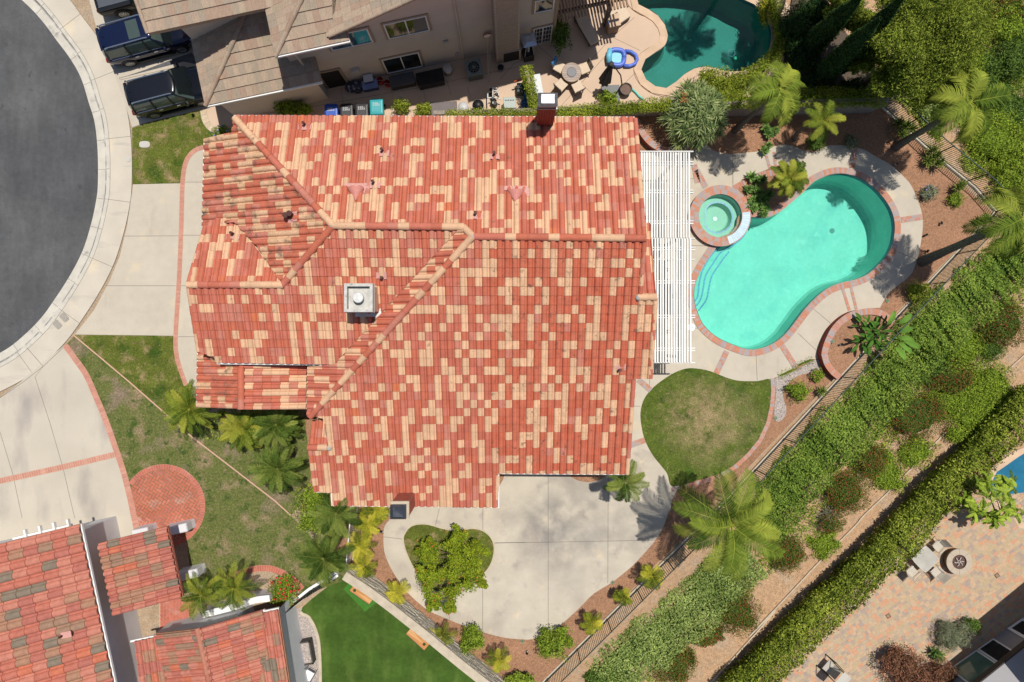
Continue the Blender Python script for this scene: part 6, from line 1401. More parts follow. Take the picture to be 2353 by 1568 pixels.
def flatlid(name, label, px, w, h, m, z=.02, rz=0, cat='cover', rnd_=3):
    c = W(*px, z); mb = MB(); n = 24
    p = [(w / 2 * math.copysign(abs(math.cos(a)) ** (2 / rnd_), math.cos(a)), h / 2 * math.copysign(abs(math.sin(a)) ** (2 / rnd_), math.sin(a))) for a in [2 * PI * i / n for i in range(n)]]
    ca, sa = math.cos(rz), math.sin(rz); q = [(c.x + x * ca - y * sa, c.y + x * sa + y * ca) for x, y in p]; mb.prism(q, z - .03, z + .02)
    o = mb.build(name, [m]); tag(o, label, cat)
    mb = MB(); q2 = [(c.x + (x - c.x) * .72, c.y + (y - c.y) * .72) for x, y in q]; mb.prism(q2, z + .02, z + .026, r=.5); mb.build('lid_panel', [m], o)
lc_ = mat('lid_concrete', c=(.50, .48, .44), rough=.9, noise=((20, .1),)); ld = mat('lid_dark', c=(.34, .31, .27), rough=.9, noise=((20, .15),))
flatlid('valve_cover', 'pale oval valve cover set in the small front lawn', T(0, 0, 1238, 1237)[0], .58, .36, lc_, .03)
flatlid('water_meter_box', 'rectangular water meter lid in the pavement nearer the driveway', T(0, 1, 550, 1262)[0], .50, .34, ld, .004, R(-48), rnd_=6)
flatlid('water_meter_box', 'rectangular water meter lid in the pavement nearer the kerb', T(0, 1, 490, 1322)[0], .50, .34, ld, .004, R(-48), rnd_=6)
flatlid('manhole_lid', 'round concrete access lid in the pavement beside the small front lawn', T(0, 0, 1098, 1365)[0], .28, .28, lc_, .004, 0, rnd_=2)
flatlid('sprinkler_box', 'small round green valve lid in the flower bed near the red roses', T(1, 3, 250, 662)[0], .2, .2, gm, .04, 0, rnd_=2)
wm = mat('varnished_pine', c=(.50, .22, .07), rough=.5, noise=((3, .2, 4, (1, 9, 1, .7)),)); wm2 = mat('pale_pine_triangle', c=(.60, .33, .14), rough=.5, noise=((3, .15, 4, (1, 9, 1, .7)),))
for cs, hole, l in ((T(1, 3, 888, 738, 1055, 858, 1013, 900, 855, 775), 0, 'orange wooden cornhole board on the darker turf patch, hole at its upper end'), (T(1, 3, 1382, 1098, 1545, 1225, 1488, 1290, 1337, 1150), 1, 'orange wooden cornhole board against the stone wall, hole at its lower end')):
    q = [W(*p, .1) for p in cs]; d = ((q[1] + q[2]) - (q[0] + q[3])) / 2; L_ = d.length; wv = ((q[0] + q[1]) - (q[2] + q[3])) / 2; w_ = wv.length; c = (q[0] + q[1] + q[2] + q[3]) / 4
    t = thing('cornhole_board', l, 'cornhole board', g0(c), math.atan2(d.y, d.x), 'cornhole boards'); hs = -1 if hole == 0 else 1
    mb = MB(); hz_ = lambda x: .10 + .10 * (.5 + hs * x / L_)
    mb.loft([[V(x, -w_ / 2, .01), V(x, w_ / 2, .01), V(x, w_ / 2, hz_(x)), V(x, -w_ / 2, hz_(x))] for x in (-L_ / 2, L_ / 2)]); mb.build('board', [wm], t, world=False)
    mb = MB(); x0, x1 = -hs * L_ / 2, hs * L_ * .34; mb.face([V(x0, -w_ * .30, hz_(x0) + .004), V(x0, w_ * .30, hz_(x0) + .004), V(x1, .0, hz_(x1) + .004)][::-hs]); mb.build('painted_triangle', [wm2], t, world=False)
    mb = MB(); mb.lathe((hs * L_ * .34, 0, hz_(hs * L_ * .34) + .0), [(.085, -.01), (.085, .012), (.02, .013)], 20); mb.build('hole', [mat('turf_in_hole', c=(.03, .06, .015), noise=((30, .3),))], t, world=False)
    mb = MB()
    for y in (-1, 1): mb.bar(V(-L_ / 2, y * w_ / 2, hz_(-L_ / 2) - .04), V(L_ / 2, y * w_ / 2, hz_(L_ / 2) - .04), .025, .10)
    mb.build('frame', [M['dark_wood']], t, world=False)
# frame bench and wire chair by the stucco wall
c = g0(at_(1, 3, 470, 1310, .35)); t = thing('planter_box', 'dark framed rectangular planter box filled with grey pebbles beside the white house', 'planter', c, R(10))
for x, y, lx, ly in ((-.38, 0, .07, 1.25), (.38, 0, .07, 1.25), (0, .6, .83, .07), (0, -.6, .83, .07)): mb = MB(); mb.box((x, y, .28), (lx, ly, .55)); mb.build('side_panel', [mat('weathered_frame', c=(.075, .065, .058), noise=((8, .3),), rough=.8)], t, world=False)
mb = MB(); mb.box((0, 0, .25), (.70, 1.14, .4)); mb.build('pebble_fill', [M['gravel']], t, world=False)
c = g0(at_(1, 3, 500, 1500, .4)); t = thing('wire_chair', 'dark wire chair with a white cushion at the bottom edge near the white house', 'chair', c, R(60))
mb = MB()
for i in range(6): mb.tube([V(-.3 + i * .12, -.3, .4), V(-.3 + i * .12, .25, .42), V(-.3 + i * .12, .38, .85)], .012, 5)
for z, y in ((.4, -.3), (.42, .25), (.85, .38)): mb.tube([V(-.32, y, z), V(.32, y, z)], .016, 5)
mb.build('wire_frame', [M['dark_metal']], t, world=False); mb = MB(); mb.box((0, -.03, .47), (.5, .46, .1)); mb.build('cushion', [M['white']], t, world=False, bevel=.03)
for a in (-.3, .3):
    for b in (-.28, .25): mb = MB(); mb.tube([V(a, b, 0), V(a, b, .41)], .015, 5); mb.build('leg', [M['dark_metal']], t, world=False)

# ---------------------------------------------------------------- patio at the bottom right (2.8 m lower)
zl = -2.79
def gp(c, r, x, y, z=0): return W(*T(c, r, x, y)[0], zl + z)
c = gp(3, 3, 1510, 515, .72); c.z = zl; ang = R(44); t = thing('glass_table', 'square glass topped patio table with a white frame', 'table', c, ang)
wf = paint('cream_frame', (.58, .53, .45), .4)
mb = MB(); mb.box((0, 0, .71), (1.12, 1.12, .012)); mb.build('glass_top', [mat('frosted_glass', c=(.46, .44, .38), rough=.15, spec=.6, noise=((2, .15),))], t, world=False, bevel=.004)
mb = MB(); mb.tube([V(.57 * math.copysign(abs(math.cos(a)) ** .35, math.cos(a)), .57 * math.copysign(abs(math.sin(a)) ** .35, math.sin(a)), .71) for a in [2 * PI * i / 40 for i in range(41)]], .022, 6); mb.build('table_rim', [wf], t, world=False)
for a in (-1, 1):
    for b in (-1, 1): mb = MB(); mb.tube([V(a * .2, b * .2, .69), V(a * .45, b * .45, .68), V(a * .5, b * .5, 0)], .02, 6); mb.build('leg', [wf], t, world=False)
slm = mat('cream_sling', c=(.50, .45, .37), rough=.8, noise=((3, .08), (40, .08)))
def sling(px, label, towards):
    c = gp(3, 3, *px, .5); c.z = zl; tw = gp(3, 3, *towards, .5); t = thing('sling_chair', label, 'chair', c, math.atan2(tw.y - c.y, tw.x - c.x), 'cream sling chairs')
    mb = MB(); mb.loft([[V(x, -.25, z), V(x, .25, z), V(x, .25, z - .015), V(x, -.25, z - .015)] for x, z in ((.26, .45), (.0, .41), (-.20, .42), (-.32, .66), (-.44, .98))]); mb.build('sling', [slm], t, world=False)
    for s in (-1, 1):
        mb = MB(); mb.tube([V(.28, s * .28, .46), V(-.22, s * .28, .42), V(-.46, s * .28, 1.0)], .018, 6); mb.build('side_frame', [wf], t, world=False)
        mb = MB(); mb.tube([V(.24, s * .28, .0), V(.26, s * .28, .62), V(-.30, s * .28, .64)], .018, 6); mb.build('arm', [wf], t, world=False)
        mb = MB(); mb.tube([V(-.34, s * .28, 0), V(-.2, s * .28, .43)], .018, 6); mb.build('leg', [wf], t, world=False)
ct = (1510, 515)
for p, l in (((1625, 405), 'cream sling chair between the glass table and the top of the round fire pit'), ((1610, 625), 'cream sling chair between the glass table and the bottom of the round fire pit'), ((1400, 625), 'cream sling chair at the bottom left side of the glass table'), ((1420, 420), 'cream sling chair tucked between the glass table and the long hedge')): sling(p, l, ct)
c = gp(3, 3, 1795, 535, .45); c.z = zl; t = thing('fire_pit', 'round stone fire pit with pale cap slabs and ash coloured logs', 'fire pit', c)
mb = MB(); mb.lathe((0, 0, 0), [(.66, 0), (.66, .44)], 30, cap0=False, cap1=False); mb.build('pit_wall', [mat('brown_ledge', c=(.15, .105, .06), noise=((6, .4, 3, (1, 1, 4)),), rough=.9)], t, world=False)
mb = MB()
for k in range(8):
    a0_, a1_ = 2 * PI * k / 8 + .008, 2 * PI * (k + 1) / 8 - .008; pts = [(r * math.cos(a), r * math.sin(a)) for r, rng in ((.75, (0, 1, 2, 3, 4, 5)), (.42, (5, 4, 3, 2, 1, 0))) for a in [a0_ + (a1_ - a0_) * j / 5 for j in rng]]
    mb.prism(pts, .43, .51)
mb.build('cap_slabs', [mat('pale_cap', c=(.47, .39, .30), rough=.9, noise=((8, .08),))], t, world=False)
mb = MB(); mb.lathe((0, 0, .40), [(.43, 0), (.01, .02)], 26); mb.build('lava_rock', [mat('lava_rock', c=(.11, .065, .055), rough=.9, noise=((20, .6),))], t, world=False)
for k in range(6):
    a = k * 1.1; mb = MB(); mb.tube([V(.05 * math.cos(a), .05 * math.sin(a), .46), V(.16 * math.cos(a + .2), .16 * math.sin(a + .2), .50), V(.27 * math.cos(a), .27 * math.sin(a), .46)], .03, 7); mb.build('log', [mat('ash_log', c=(.48, .43, .38), rough=.9, noise=((14, .25),))], t, world=False)
# hanging seat
c = gp(3, 3, 690, 1440, .4); c.z = zl; t = thing('swing_seat', 'black framed patio swing chair with a pale woven cushion and canopy', 'swing seat', c, R(-40))
mb = MB()
for s in (-1, 1):
    mb.tube([V(-.45, s * .42, .05), V(.4, s * .42, .05)], .03, 6); mb.tube([V(.35, s * .42, .05), V(.2, s * .40, 1.3), V(-.1, s * .36, 1.75)], .025, 6); mb.tube([V(-.42, s * .42, .05), V(-.1, s * .36, 1.75)], .025, 6)
mb.build('frame', [M['black']], t, world=False)
mb = MB(); mb.loft([[V(x, -.32, z), V(x, .32, z), V(x, .32, z + .08), V(x, -.32, z + .08)] for x, z in ((-.38, .45), (.05, .42), (.28, .95))]); mb.build('seat_cushion', [mat('woven_grey', c=(.44, .41, .35), noise=((30, .15),), rough=.9)], t, world=False, bevel=.03)
mb = MB(); mb.loft([[V(x, -.42, z), V(x, .42, z)] for x, z in ((-.1, 1.74), (.25, 1.76), (.5, 1.66))], cap0=False, cap1=False, close=False); mb.build('canopy', [mat('pale_canopy', c=(.5, .47, .41), noise=((20, .08),), rough=.9)], t, world=False)
# ---------------------------------------------------------------- plants
def leaf(mb, p, n, L, w, mi=0, r=None):
    t = Vector((uni(-1, 1), uni(-1, 1), uni(-.6, .6)))
    t = t - n * t.dot(n) * .8
    if t.length < .05: t = n.orthogonal()
    t.normalize(); b = n.cross(t)
    if b.length < .05: b = t.orthogonal()
    b.normalize(); a = p - t * L / 2; c = p + t * L / 2; m = p + n * (L * .08)
    mb.face([a, m - b * w / 2, c, m + b * w / 2], mi, r)
def rdir(up=0.0):
    while True:
        v = Vector((uni(-1, 1), uni(-1, 1), uni(-1, 1)))
        if .1 < v.length < 1: v.normalize(); return v if v.z >= up * uni(.0, 1) - 1 * (1 - up) else Vector((v.x, v.y, abs(v.z)))
def core_blob(mb, c, rx, ry, rz_, seed, mi=0, lo=-.9):
    n, m = 16, 8; rings = []
    for j in range(m + 1):
        f = lo + (PI / 2 - lo) * j / m; rg = []
        for i in range(n):
            a = 2 * PI * i / n; d = V(math.cos(f) * math.cos(a), math.cos(f) * math.sin(a), math.sin(f)); k_ = 1 + .22 * mnoise.noise(d * 2.2 + seed)
            rg.append(c + V(d.x * rx, d.y * ry, d.z * rz_) * k_)
        rings.append(rg)
    mb.loft(rings, mi, .18, False, True)
def clump(mb, c, rx, ry, rz_, n, L, w, seed, jag=.30, inner=.62, core=True, r0=0, r1=1, mi=0, up=.5):
    """leaves through an uneven ellipsoid"""
    if core: core_blob(mb, c, rx * .60, ry * .60, rz_ * .58, seed, mi)
    for i in range(n):
        d = rdir(.75)
        k_ = 1 + jag * mnoise.noise(d * 2.2 + seed) * 1.5 + .12 * mnoise.noise(d * 6 + seed)
        q = (inner + (1.03 - inner) * rnd() ** .6) * k_
        nn = (d * .7 + Vector((uni(-1, 1), uni(-1, 1), uni(-.2, .8))) * 1.1).normalized()
        leaf(mb, c + V(d.x * rx * q, d.y * ry * q, d.z * rz_ * q), nn, L * uni(.7, 1.25), w * uni(.7, 1.2), mi, r0 + (r1 - r0) * rnd())
def shrub(name, label, cat, px, rx, ry, h, m, n=2500, L=.09, w=.05, z=None, fl=None, nf=0, fs=.07, zc=None, group=None, stems=True, jag=.3, rz=0.0, lobes=0):
    """px = where the top of the crown shows in the photo"""
    g = G(*px, dz=h * .6) if z is None else W(*px, z + h * .6); gz = g.z if z is None else z
    t = thing(name, label, cat, (g.x, g.y, gz), rz, group)
    seed = Vector((uni(-50, 50), uni(-50, 50), uni(-50, 50)))
    mb = MB(); c = V(0, 0, h * .5)
    clump(mb, c, rx, ry, h * .5, n, L, w, seed, jag)
    for k in range(lobes):
        a = uni(0, 2 * PI); rr_ = uni(.5, .95); cc = V(rx * rr_ * math.cos(a), ry * rr_ * math.sin(a), h * uni(.35, .62)); s = uni(.28, .5)
        clump(mb, cc, rx * s, ry * s, h * .30 * uni(.7, 1.2), int(n * .14), L, w, seed + Vector((k, 0, 0)), jag)
    mb.build('crown', [m], t, world=False)
    if stems:
        mb = MB()
        for k in range(4): a = k * 1.7; mb.tube([V(.04 * math.cos(a), .04 * math.sin(a), -.15), V(rx * .25 * math.cos(a), ry * .25 * math.sin(a), h * .35), V(rx * .5 * math.cos(a), ry * .5 * math.sin(a), h * .6)], [.03, .022, .01], 6)
        mb.build('stem', [M['bark']], t, world=False)
    if fl:
        mb = MB()
        for i in range(nf):
            d = rdir(.9); k_ = 1.02 + jag * mnoise.noise(d * 2.2 + seed) * 1.5; p = c + V(d.x * rx, d.y * ry, d.z * h * .5) * k_
            for j in range(4): leaf(mb, p + V(uni(-.3, .3), uni(-.3, .3), uni(-.2, .3)) * fs, (d + rdir() * .7).normalized(), fs * 1.2, fs * .8)
        mb.build('flowers', [fl], t, world=False)
    return t
def hedge(name, label, px, width, h, m, dens=420, L=.085, w=.05, core=True, dz=None, lump=.16, cat='hedge', flat=None, z0=None, pw=.55):
    """px = line of the hedge top in the photo"""
    dz = h if dz is None else dz
    pts = [G(*p, dz=dz) if z0 is None else W(*p, z0 + dz) for p in spl(px, 4)]
    q = resample([p.xy for p in pts], .25); nn = normals(q); zs = [(terr(p.x, p.y) if z0 is None else z0) for p in q]
    t = thing(name, label, cat, (q[len(q) // 2].x, q[len(q) // 2].y, zs[len(zs) // 2]))
    wd = width if hasattr(width, '__call__') else (lambda f: width)
    def pt(i, f, d, k_=1.0):
        sz = abs(math.sin(f)) ** pw; cx = math.copysign(abs(math.cos(f)) ** pw, math.cos(f)) * (.6 + .4 * sz)
        p = q[i] + nn[i] * (wd(i / len(q)) / 2 * cx * k_)
        return V(p.x, p.y, zs[i] - .1 + (h + .1) * sz * k_), V(nn[i].x * math.cos(f), nn[i].y * math.cos(f), math.sin(f) + .15).normalized()
    seed = Vector((uni(-9, 9), uni(-9, 9), uni(-9, 9)))
    mb = MB()
    if core: mb.loft([[pt(i, PI * k / 10, 0, .56 + .08 * mnoise.noise(V(q[i].x, q[i].y, k * .6) * .9 + seed))[0] for k in range(11)] for i in range(len(q))], 0, .12, True, True, False)
    Ltot = len(q) * .25; W_ = wd(.5); n = int(Ltot * (W_ + 1.5 * h) * dens)
    for j in range(n):
        i = random.randrange(len(q)); p0 = q[i]; v = V(p0.x, p0.y, 0)
        bump_ = lump * (mnoise.noise(v * .9 + seed) + .8 * mnoise.noise(v * 2.3 + seed)); wob = 1 + .9 * lump * mnoise.noise(v * .8 - seed)
        if rnd() < W_ / (W_ + 1.5 * h):
            x = uni(-1, 1); z = h * (1 + bump_ * 1.4 + lump * .8 * mnoise.noise(V(p0.x * 2.2 + x, p0.y * 2.2, x * 2) + seed) - .22 * abs(x) ** 4) - .16 * rnd() ** 1.5; nrm = V(nn[i].x * x * .5, nn[i].y * x * .5, 1)
        else:
            sg = random.choice((-1, 1)); z = h * uni(.08, 1) * (1 + bump_); x = sg * (.56 + .44 * (z / h) ** .8 + .15 * mnoise.noise(V(p0.x * 1.5, p0.y * 1.5, z * 2 + sg * 5) + seed) - .12 * rnd()); nrm = V(nn[i].x * sg, nn[i].y * sg, .0)
        hol = mnoise.noise(V(p0.x * 1.5 + nn[i].x * x * 2, p0.y * 1.5 + nn[i].y * x * 2, 4) + seed); z -= max(0, -hol - .05) * lump * 2.0 * h * .5; x *= wob
        p = V(p0.x + nn[i].x * W_ / 2 * x + uni(-.13, .13), p0.y + nn[i].y * W_ / 2 * x + uni(-.13, .13), zs[i] + z)
        leaf(mb, p, (nrm * .7 + Vector((uni(-1, 1), uni(-1, 1), uni(-.2, .8))) * 1.0).normalized(), L * uni(.7, 1.25), w * uni(.7, 1.2), 0, max(0, min(1, rnd() * .8 + .3 * (mnoise.noise(v * .8 - seed) + .3))))
    mb.build('foliage', [m], t)
    return t
def frond(mb, base, az, el, L, droop, nl, ll, lw, mi=0, vee=.5, r0=0., r1=1., twist=0):
    """one feather frond: an arching rib with leaflets on both sides"""
    d = V(math.cos(az) * math.cos(el), math.sin(az) * math.cos(el), math.sin(el)); p = Vector(base); path = [p.copy()]; n = 14; ds = L / n
    for i in range(n):
        el2 = el - droop * ((i + 1) / n) ** 1.4; az2 = az + twist * (i / n)
        p = p + V(math.cos(az2) * math.cos(el2), math.sin(az2) * math.cos(el2), math.sin(el2)) * ds; path.append(p.copy())
    mb.tube(path, [max(.004, .022 * (1 - i / (n + 1))) * (L / 2) for i in range(n + 1)], 4, mi, r1)
    rr = uni(r0, r1)
    for i in range(nl):
        f = .10 + .90 * i / (nl - 1); x = f * n; k = min(n - 1, int(x)); q = path[k].lerp(path[k + 1], x - k); dd = (path[k + 1] - path[k]).normalized()
        s = dd.cross(V(0, 0, 1)); s = s.normalized() if s.length > .05 else V(math.sin(az), -math.cos(az), 0); u = s.cross(dd)
        le = ll * (math.sin(PI * (.12 + .80 * f)) ** .7) * uni(.85, 1.1)
        for sg in (-1, 1):
            o = (s * sg * 1.0 + dd * (.45 + .5 * f) + u * (vee * uni(.2, 1.1) * (1 - f * .5))).normalized(); mid = q + o * le * .55; tip = mid + (o + V(0, 0, -.75) * uni(.5, 1.1)).normalized() * le * .5
            wv = dd * (lw / 2)
            r = max(0, min(1, rr + uni(-.2, .2)))
            mb.face([q - wv * .6, q + wv * .6, mid + wv, mid - wv], mi, r); mb.face([mid - wv, mid + wv, tip], mi, r)
def palm(name, label, crown, zc, base=None, nf=16, L=2.0, trunk_r=.12, m=None, lean=0, ll=.45, el=(.1, 1.2), droop=1.3, gz=None, group=None, nl=32, lw=.035, kink=None, fruit=False):
    g = G if gz is None else None
    if base is None:
        p = W(*crown, zc); b = V(p.x, p.y, 0)
    else: b = G(*base)
    zb = b.z if gz is None else gz; b.z = zb
    p = W(*crown, zb + zc)
    t = thing(name, label, 'palm tree', b, 0, group)
    mb = MB(); n = 14; path = []; k0 = kink or V(0, 0, 0)
    for i in range(n + 1):
        f = i / n; q = b.lerp(p, f) + V(k0.x, k0.y, 0) * math.sin(PI * f); q.z = zb - .1 + (zc + .1) * f; path.append(q)
    mb.tube(path, [trunk_r * (1.35 - .5 * min(1, f * 3 / n) if f < n / 3 else .85) * (1 + .04 * (f % 2)) for f in range(n + 1)], 10); mb.build('trunk', [M['trunk']], t, smooth=False)
    mb = MB()
    for i in range(nf):
        f = i / nf; az = i * 2.39996 + uni(-.2, .2); e = el[0] + (el[1] - el[0]) * f + uni(-.12, .12)
        frond(mb, p + V(0, 0, uni(-.05, .08)), az, e, L * uni(.85, 1.08) * (.75 + .25 * (1 - f)), droop * uni(.8, 1.2), nl, ll * uni(.85, 1.1), lw, 0, twist=uni(-.55, .55))
    mb.build('crown', [m or M['lf_palm']], t)
    return t
def rosette(mb, c, n, L, w, up=(.1, 1.3), mi=0, fold=.0, axis=None, r0=0, r1=1, droop=.15):
    A = axis.to_track_quat('Z', 'Y').to_matrix() if axis is not None else None
    for i in range(n):
        f = i / n; az = i * 2.39996 + uni(-.15, .15); e = up[0] + (up[1] - up[0]) * f + uni(-.1, .1); l = L * (1 - .35 * f) * uni(.85, 1.1)
        d = V(math.cos(az) * math.cos(e), math.sin(az) * math.cos(e), math.sin(e)); s = V(-math.sin(az), math.cos(az), 0); u = d.cross(s)
        if A is not None: d = A @ d; s = A @ s; u = A @ u
        c_ = Vector(c); m = c_ + d * l * .5; tip = c_ + d * l + V(0, 0, -droop * l * uni(.3, 1)); r = uni(r0, r1)
        mb.face([c_ - s * w * .25, c_ + s * w * .25, m + s * w / 2, m - s * w / 2], mi, r); mb.face([m - s * w / 2, m + s * w / 2, tip], mi, r)
def succulent(name, label, spots, L, w, n, m, z=0, cat='plant', stem=.25, group=None):
    c0 = W(*spots[0], z); t = thing(name, label, cat, (c0.x, c0.y, z), 0, group)
    mb = MB()
    for s in spots:
        h = stem * uni(.6, 1.3); c = W(*s, z + h); rosette(mb, c, n, L * uni(.85, 1.15), w, r0=0, r1=1)
    mb.build('leaves', [m], t)
    mb = MB()
    for s in spots: c = W(*s, z + stem); mb.tube([V(c.x, c.y, z - .1), V(c.x, c.y, z + stem)], .04, 6)
    mb.build('stem', [M['bark']], t)
    return t
# ---- slope hedges and ground cover
hedge('slope_hedge', 'long dense green hedge on the slope just outside the garden fence', T(3, 1, 2500,560, 2150,860, 1960,1040, 1700,1250, 1480,1440) + T(3, 2, 1180,440, 960,680, 760,860, 560,1060, 380,1280, 240,1470, 100,1640), 3.2, .95, M['lf_hedge2'] if 'lf_hedge2' in M else M['lf_hedge'], dens=380, L=.13, w=.08, pw=.5, lump=.30)
hedge('slope_hedge', 'grey green rounded hedge on the slope below the big queen palm', T(2, 3, 2150,480, 1950,640, 1720,880, 1500,1080, 1270,1250, 1050,1420, 930,1560), 3.1, .85, M['lf_pale'], dens=380, L=.12, w=.075, lump=.30)
hedge('boundary_hedge', 'long glossy yellow green hedge between the dry path and the paved patio', T(3, 2, 2530,530, 2280,790, 2080,1020, 1880,1200, 1680,1380, 1510,1578) + T(3, 3, 1260,430, 1030,650, 780,890, 530,1120, 310,1340, 60,1570, -120,1730), 2.0, 1.8, M['lf_ficus'], dens=380, L=.15, w=.08, z0=-2.75, pw=.45)
gcv = [((T(3, 2, 1950,640)[0]), 1.55, 1.5, .8, M['lf_lime'], 3200), (T(3, 2, 1760,560)[0], 1.3, 1.0, .7, M['lf_lime'], 2200), (T(3, 2, 1830,120)[0], 1.2, 1.1, .8, M['lf_lime'], 2000), (T(3, 2, 1560,180)[0], 1.0, 1.0, .7, M['lf_hedge'], 1800), (T(3, 2, 2080,400)[0], .9, 1.0, .7, M['lf_lime'], 1700), (T(3, 2, 1180,1180)[0], .95, .8, .4, M['lf_lime'], 1500), (T(3, 2, 1440,1000)[0], .9, .7, .4, M['lf_lime'], 1300), (T(3, 3, 640,390)[0], .7, .6, .4, M['lf_lime'], 1000), (T(3, 1, 2030,330)[0], .01, .01, .1, M['lf_lime'], 1)][:8]
wh = ['large lime green spreading shrub above the dry path at the right', 'lime shrub growing between the largest red tipped bush and the slope hedge', 'lime green shrub next to the dark rounded ball bush', 'mid green mound merging into the slope hedge near the raised round planter', 'lime green shrub partly shading the dirt at the right of the slope', 'low lime ground cover below the middle red tipped bush', 'low lime ground cover along the path edge below the largest red tipped bush', 'low lime ground cover patch between the dead twiggy bush and the path']
for (px, rx, ry, h, m, n), l in zip(gcv, wh): shrub('spreading_shrub', l, 'shrub', px, rx * 1.3, ry * 1.3, h, m, int(n * 1.5), .10, .06, jag=.42, lobes=4, group='spreading shrubs on the slope')
reds = [(T(3, 2, 1430,690)[0], 1.35, 1.15, 1.3, 'largest red tipped bush, long and rounded, halfway along the slope'), (T(3, 2, 1040,1070)[0], .72, .72, 1.05, 'smaller red tipped bush between two larger ones on the slope'), (T(3, 2, 850,1350)[0], .95, .95, 1.15, 'round red tipped bush beside the dead twiggy bush'), (T(2, 3, 2010,960)[0], 1.12, 1.05, 1.2, 'round red tipped bush standing alone in dry soil below the slope hedge'), (T(2, 3, 1490,1400)[0], .95, .95, 1.0, 'red tipped bush at the bottom edge beside the slope hedge'), (T(3, 3, 330,470)[0], .75, .75, 1.0, 'red tipped bush against the outer fronds of the big queen palm'), (T(3, 1, 2200,1330)[0], 1.0, 1.0, 1.3, 'dull red and green bush above the dark ball bush'), (T(3, 2, 1730,330)[0], .9, .85, .9, 'red tipped bush buried among the lime shrubs'), (T(3, 0, 1990,40)[0], 1.1, .9, 1.2, 'red flecked bush at the top right edge beside the dry track')]
for px, rx, ry, h, l in reds: shrub('red_tipped_bush', l, 'bush', px, rx * 1.38, ry * 1.38, h, M['lf_red'], 4200, .09, .05, jag=.2, group='red tipped bushes on the slope', lobes=2)
shrub('ball_bush', 'dark green clipped ball bush at the right of the slope', 'bush', T(3, 2, 2090,120)[0], .85, .72, .95, M['lf_hedge'], 2600, .06, .035, jag=.08)
for px, rx, ry, h, m, l in ((T(3, 0, 2090,1180)[0], 1.55, 1.5, 1.7, M['lf_lime'], 'large round green bush outside the corner fence under the corner palm'), (T(3, 0, 2270,1430)[0], 1.0, 1.0, 1.3, M['lf_lime'], 'round green bush at the right edge beyond the corner fence'), (T(3, 0, 2230,210)[0], 1.25, 1.2, 1.5, M['lf_lime'], 'broad bright bush beside the track at the top right'), (T(3, 0, 2290,490)[0], 1.1, 1.2, 1.5, M['lf_hedge'], 'dark green bush below the broad bright bush at the right edge'), (T(3, 0, 2050,560)[0], 1.0, .8, .8, M['lf_hedge'], 'low dark shrub beside the track above the corner palm'), (T(3, 0, 1620,720)[0], .95, .95, 1.3, M['lf_pale'], 'pale green bush at the foot of the big feathery tree'), (T(3, 0, 1840,380)[0], .9, 1.2, 2.0, M['lf_lime'], 'lime green bush on the right flank of the big feathery tree'), (T(3, 0, 1740,110)[0], 1.0, 1.0, 2.2, M['lf_pale'], 'pale green bush above the big feathery tree'), (T(3, 1, 2250,90)[0], .9, .9, 1.2, M['lf_lime'], 'lime green bush outside the fence corner above the right hand palm'), (T(2, 3, 1780,1160)[0], .8, .5, .5, M['lf_red'], 'low straggly red and green shrub between two round red tipped bushes'), (T(2, 3, 900,1540)[0], .95, .6, .9, M['lf_hedge'], 'dark green shrub at the bottom edge beside the slope fence')):
    shrub('green_bush', l, 'bush', px, rx * 1.15, ry * 1.15, h, m, 3300, .11, .06, jag=.3, lobes=3, group='green bushes beyond the fence')
for px, rx, ry, h, m, l in (((2310, 20), 1.2, 1.0, 1.3, M['lf_red'], 'red flecked bush at the very corner of the top right'), ((2215, 130), 1.0, 1.1, 1.6, M['lf_lime'], 'bright green bush between the feathery tree and the dry track'), ((2330, 250), 1.2, 1.2, 1.4, M['lf_hedge'], 'dark green bush at the right edge above the corner palm fronds'), ((2150, 262), .8, .7, 1.0, M['lf_pale'], 'pale green bush right beside the top of the corner fence'), ((2325, 330), 1.0, 1.0, 1.2, M['lf_lime'], 'lime bush at the right edge below the corner palm fronds'), ((2265, 215), .9, .8, 1.0, M['lf_hedge'], 'dark low bush behind the corner palm fronds')):
    shrub('green_bush', l, 'bush', px, rx * 1.15, ry * 1.15, h, m, 3000, .11, .06, jag=.35, lobes=3, group='green bushes beyond the fence')
# dead twiggy bush
c = G(*T(3, 3, 640,130)[0]); t = thing('twiggy_bush', 'half dead bush of bare grey twigs between the queen palm and a red tipped bush', 'bush', c); mb = MB()
for i in range(110):
    a = uni(0, 2 * PI); e = uni(.2, 1.4); L = uni(.5, 1.15); p = V(0, 0, 0); pth = [p.copy()]; d = V(math.cos(a) * math.cos(e), math.sin(a) * math.cos(e), math.sin(e))
    for k in range(5): d = (d + rdir() * .45).normalized(); p = p + d * L / 5; pth.append(p.copy())
    mb.tube(pth, [.016, .013, .010, .008, .006, .004], 4)
mb.build('branches', [M['twig']], t, world=False); mb = MB(); clump(mb, V(.25, -.4, .4), .8, .6, .4, 1400, .09, .05, Vector((4, 2, 1)), core=True); mb.build('foliage', [M['lf_red']], t, world=False)
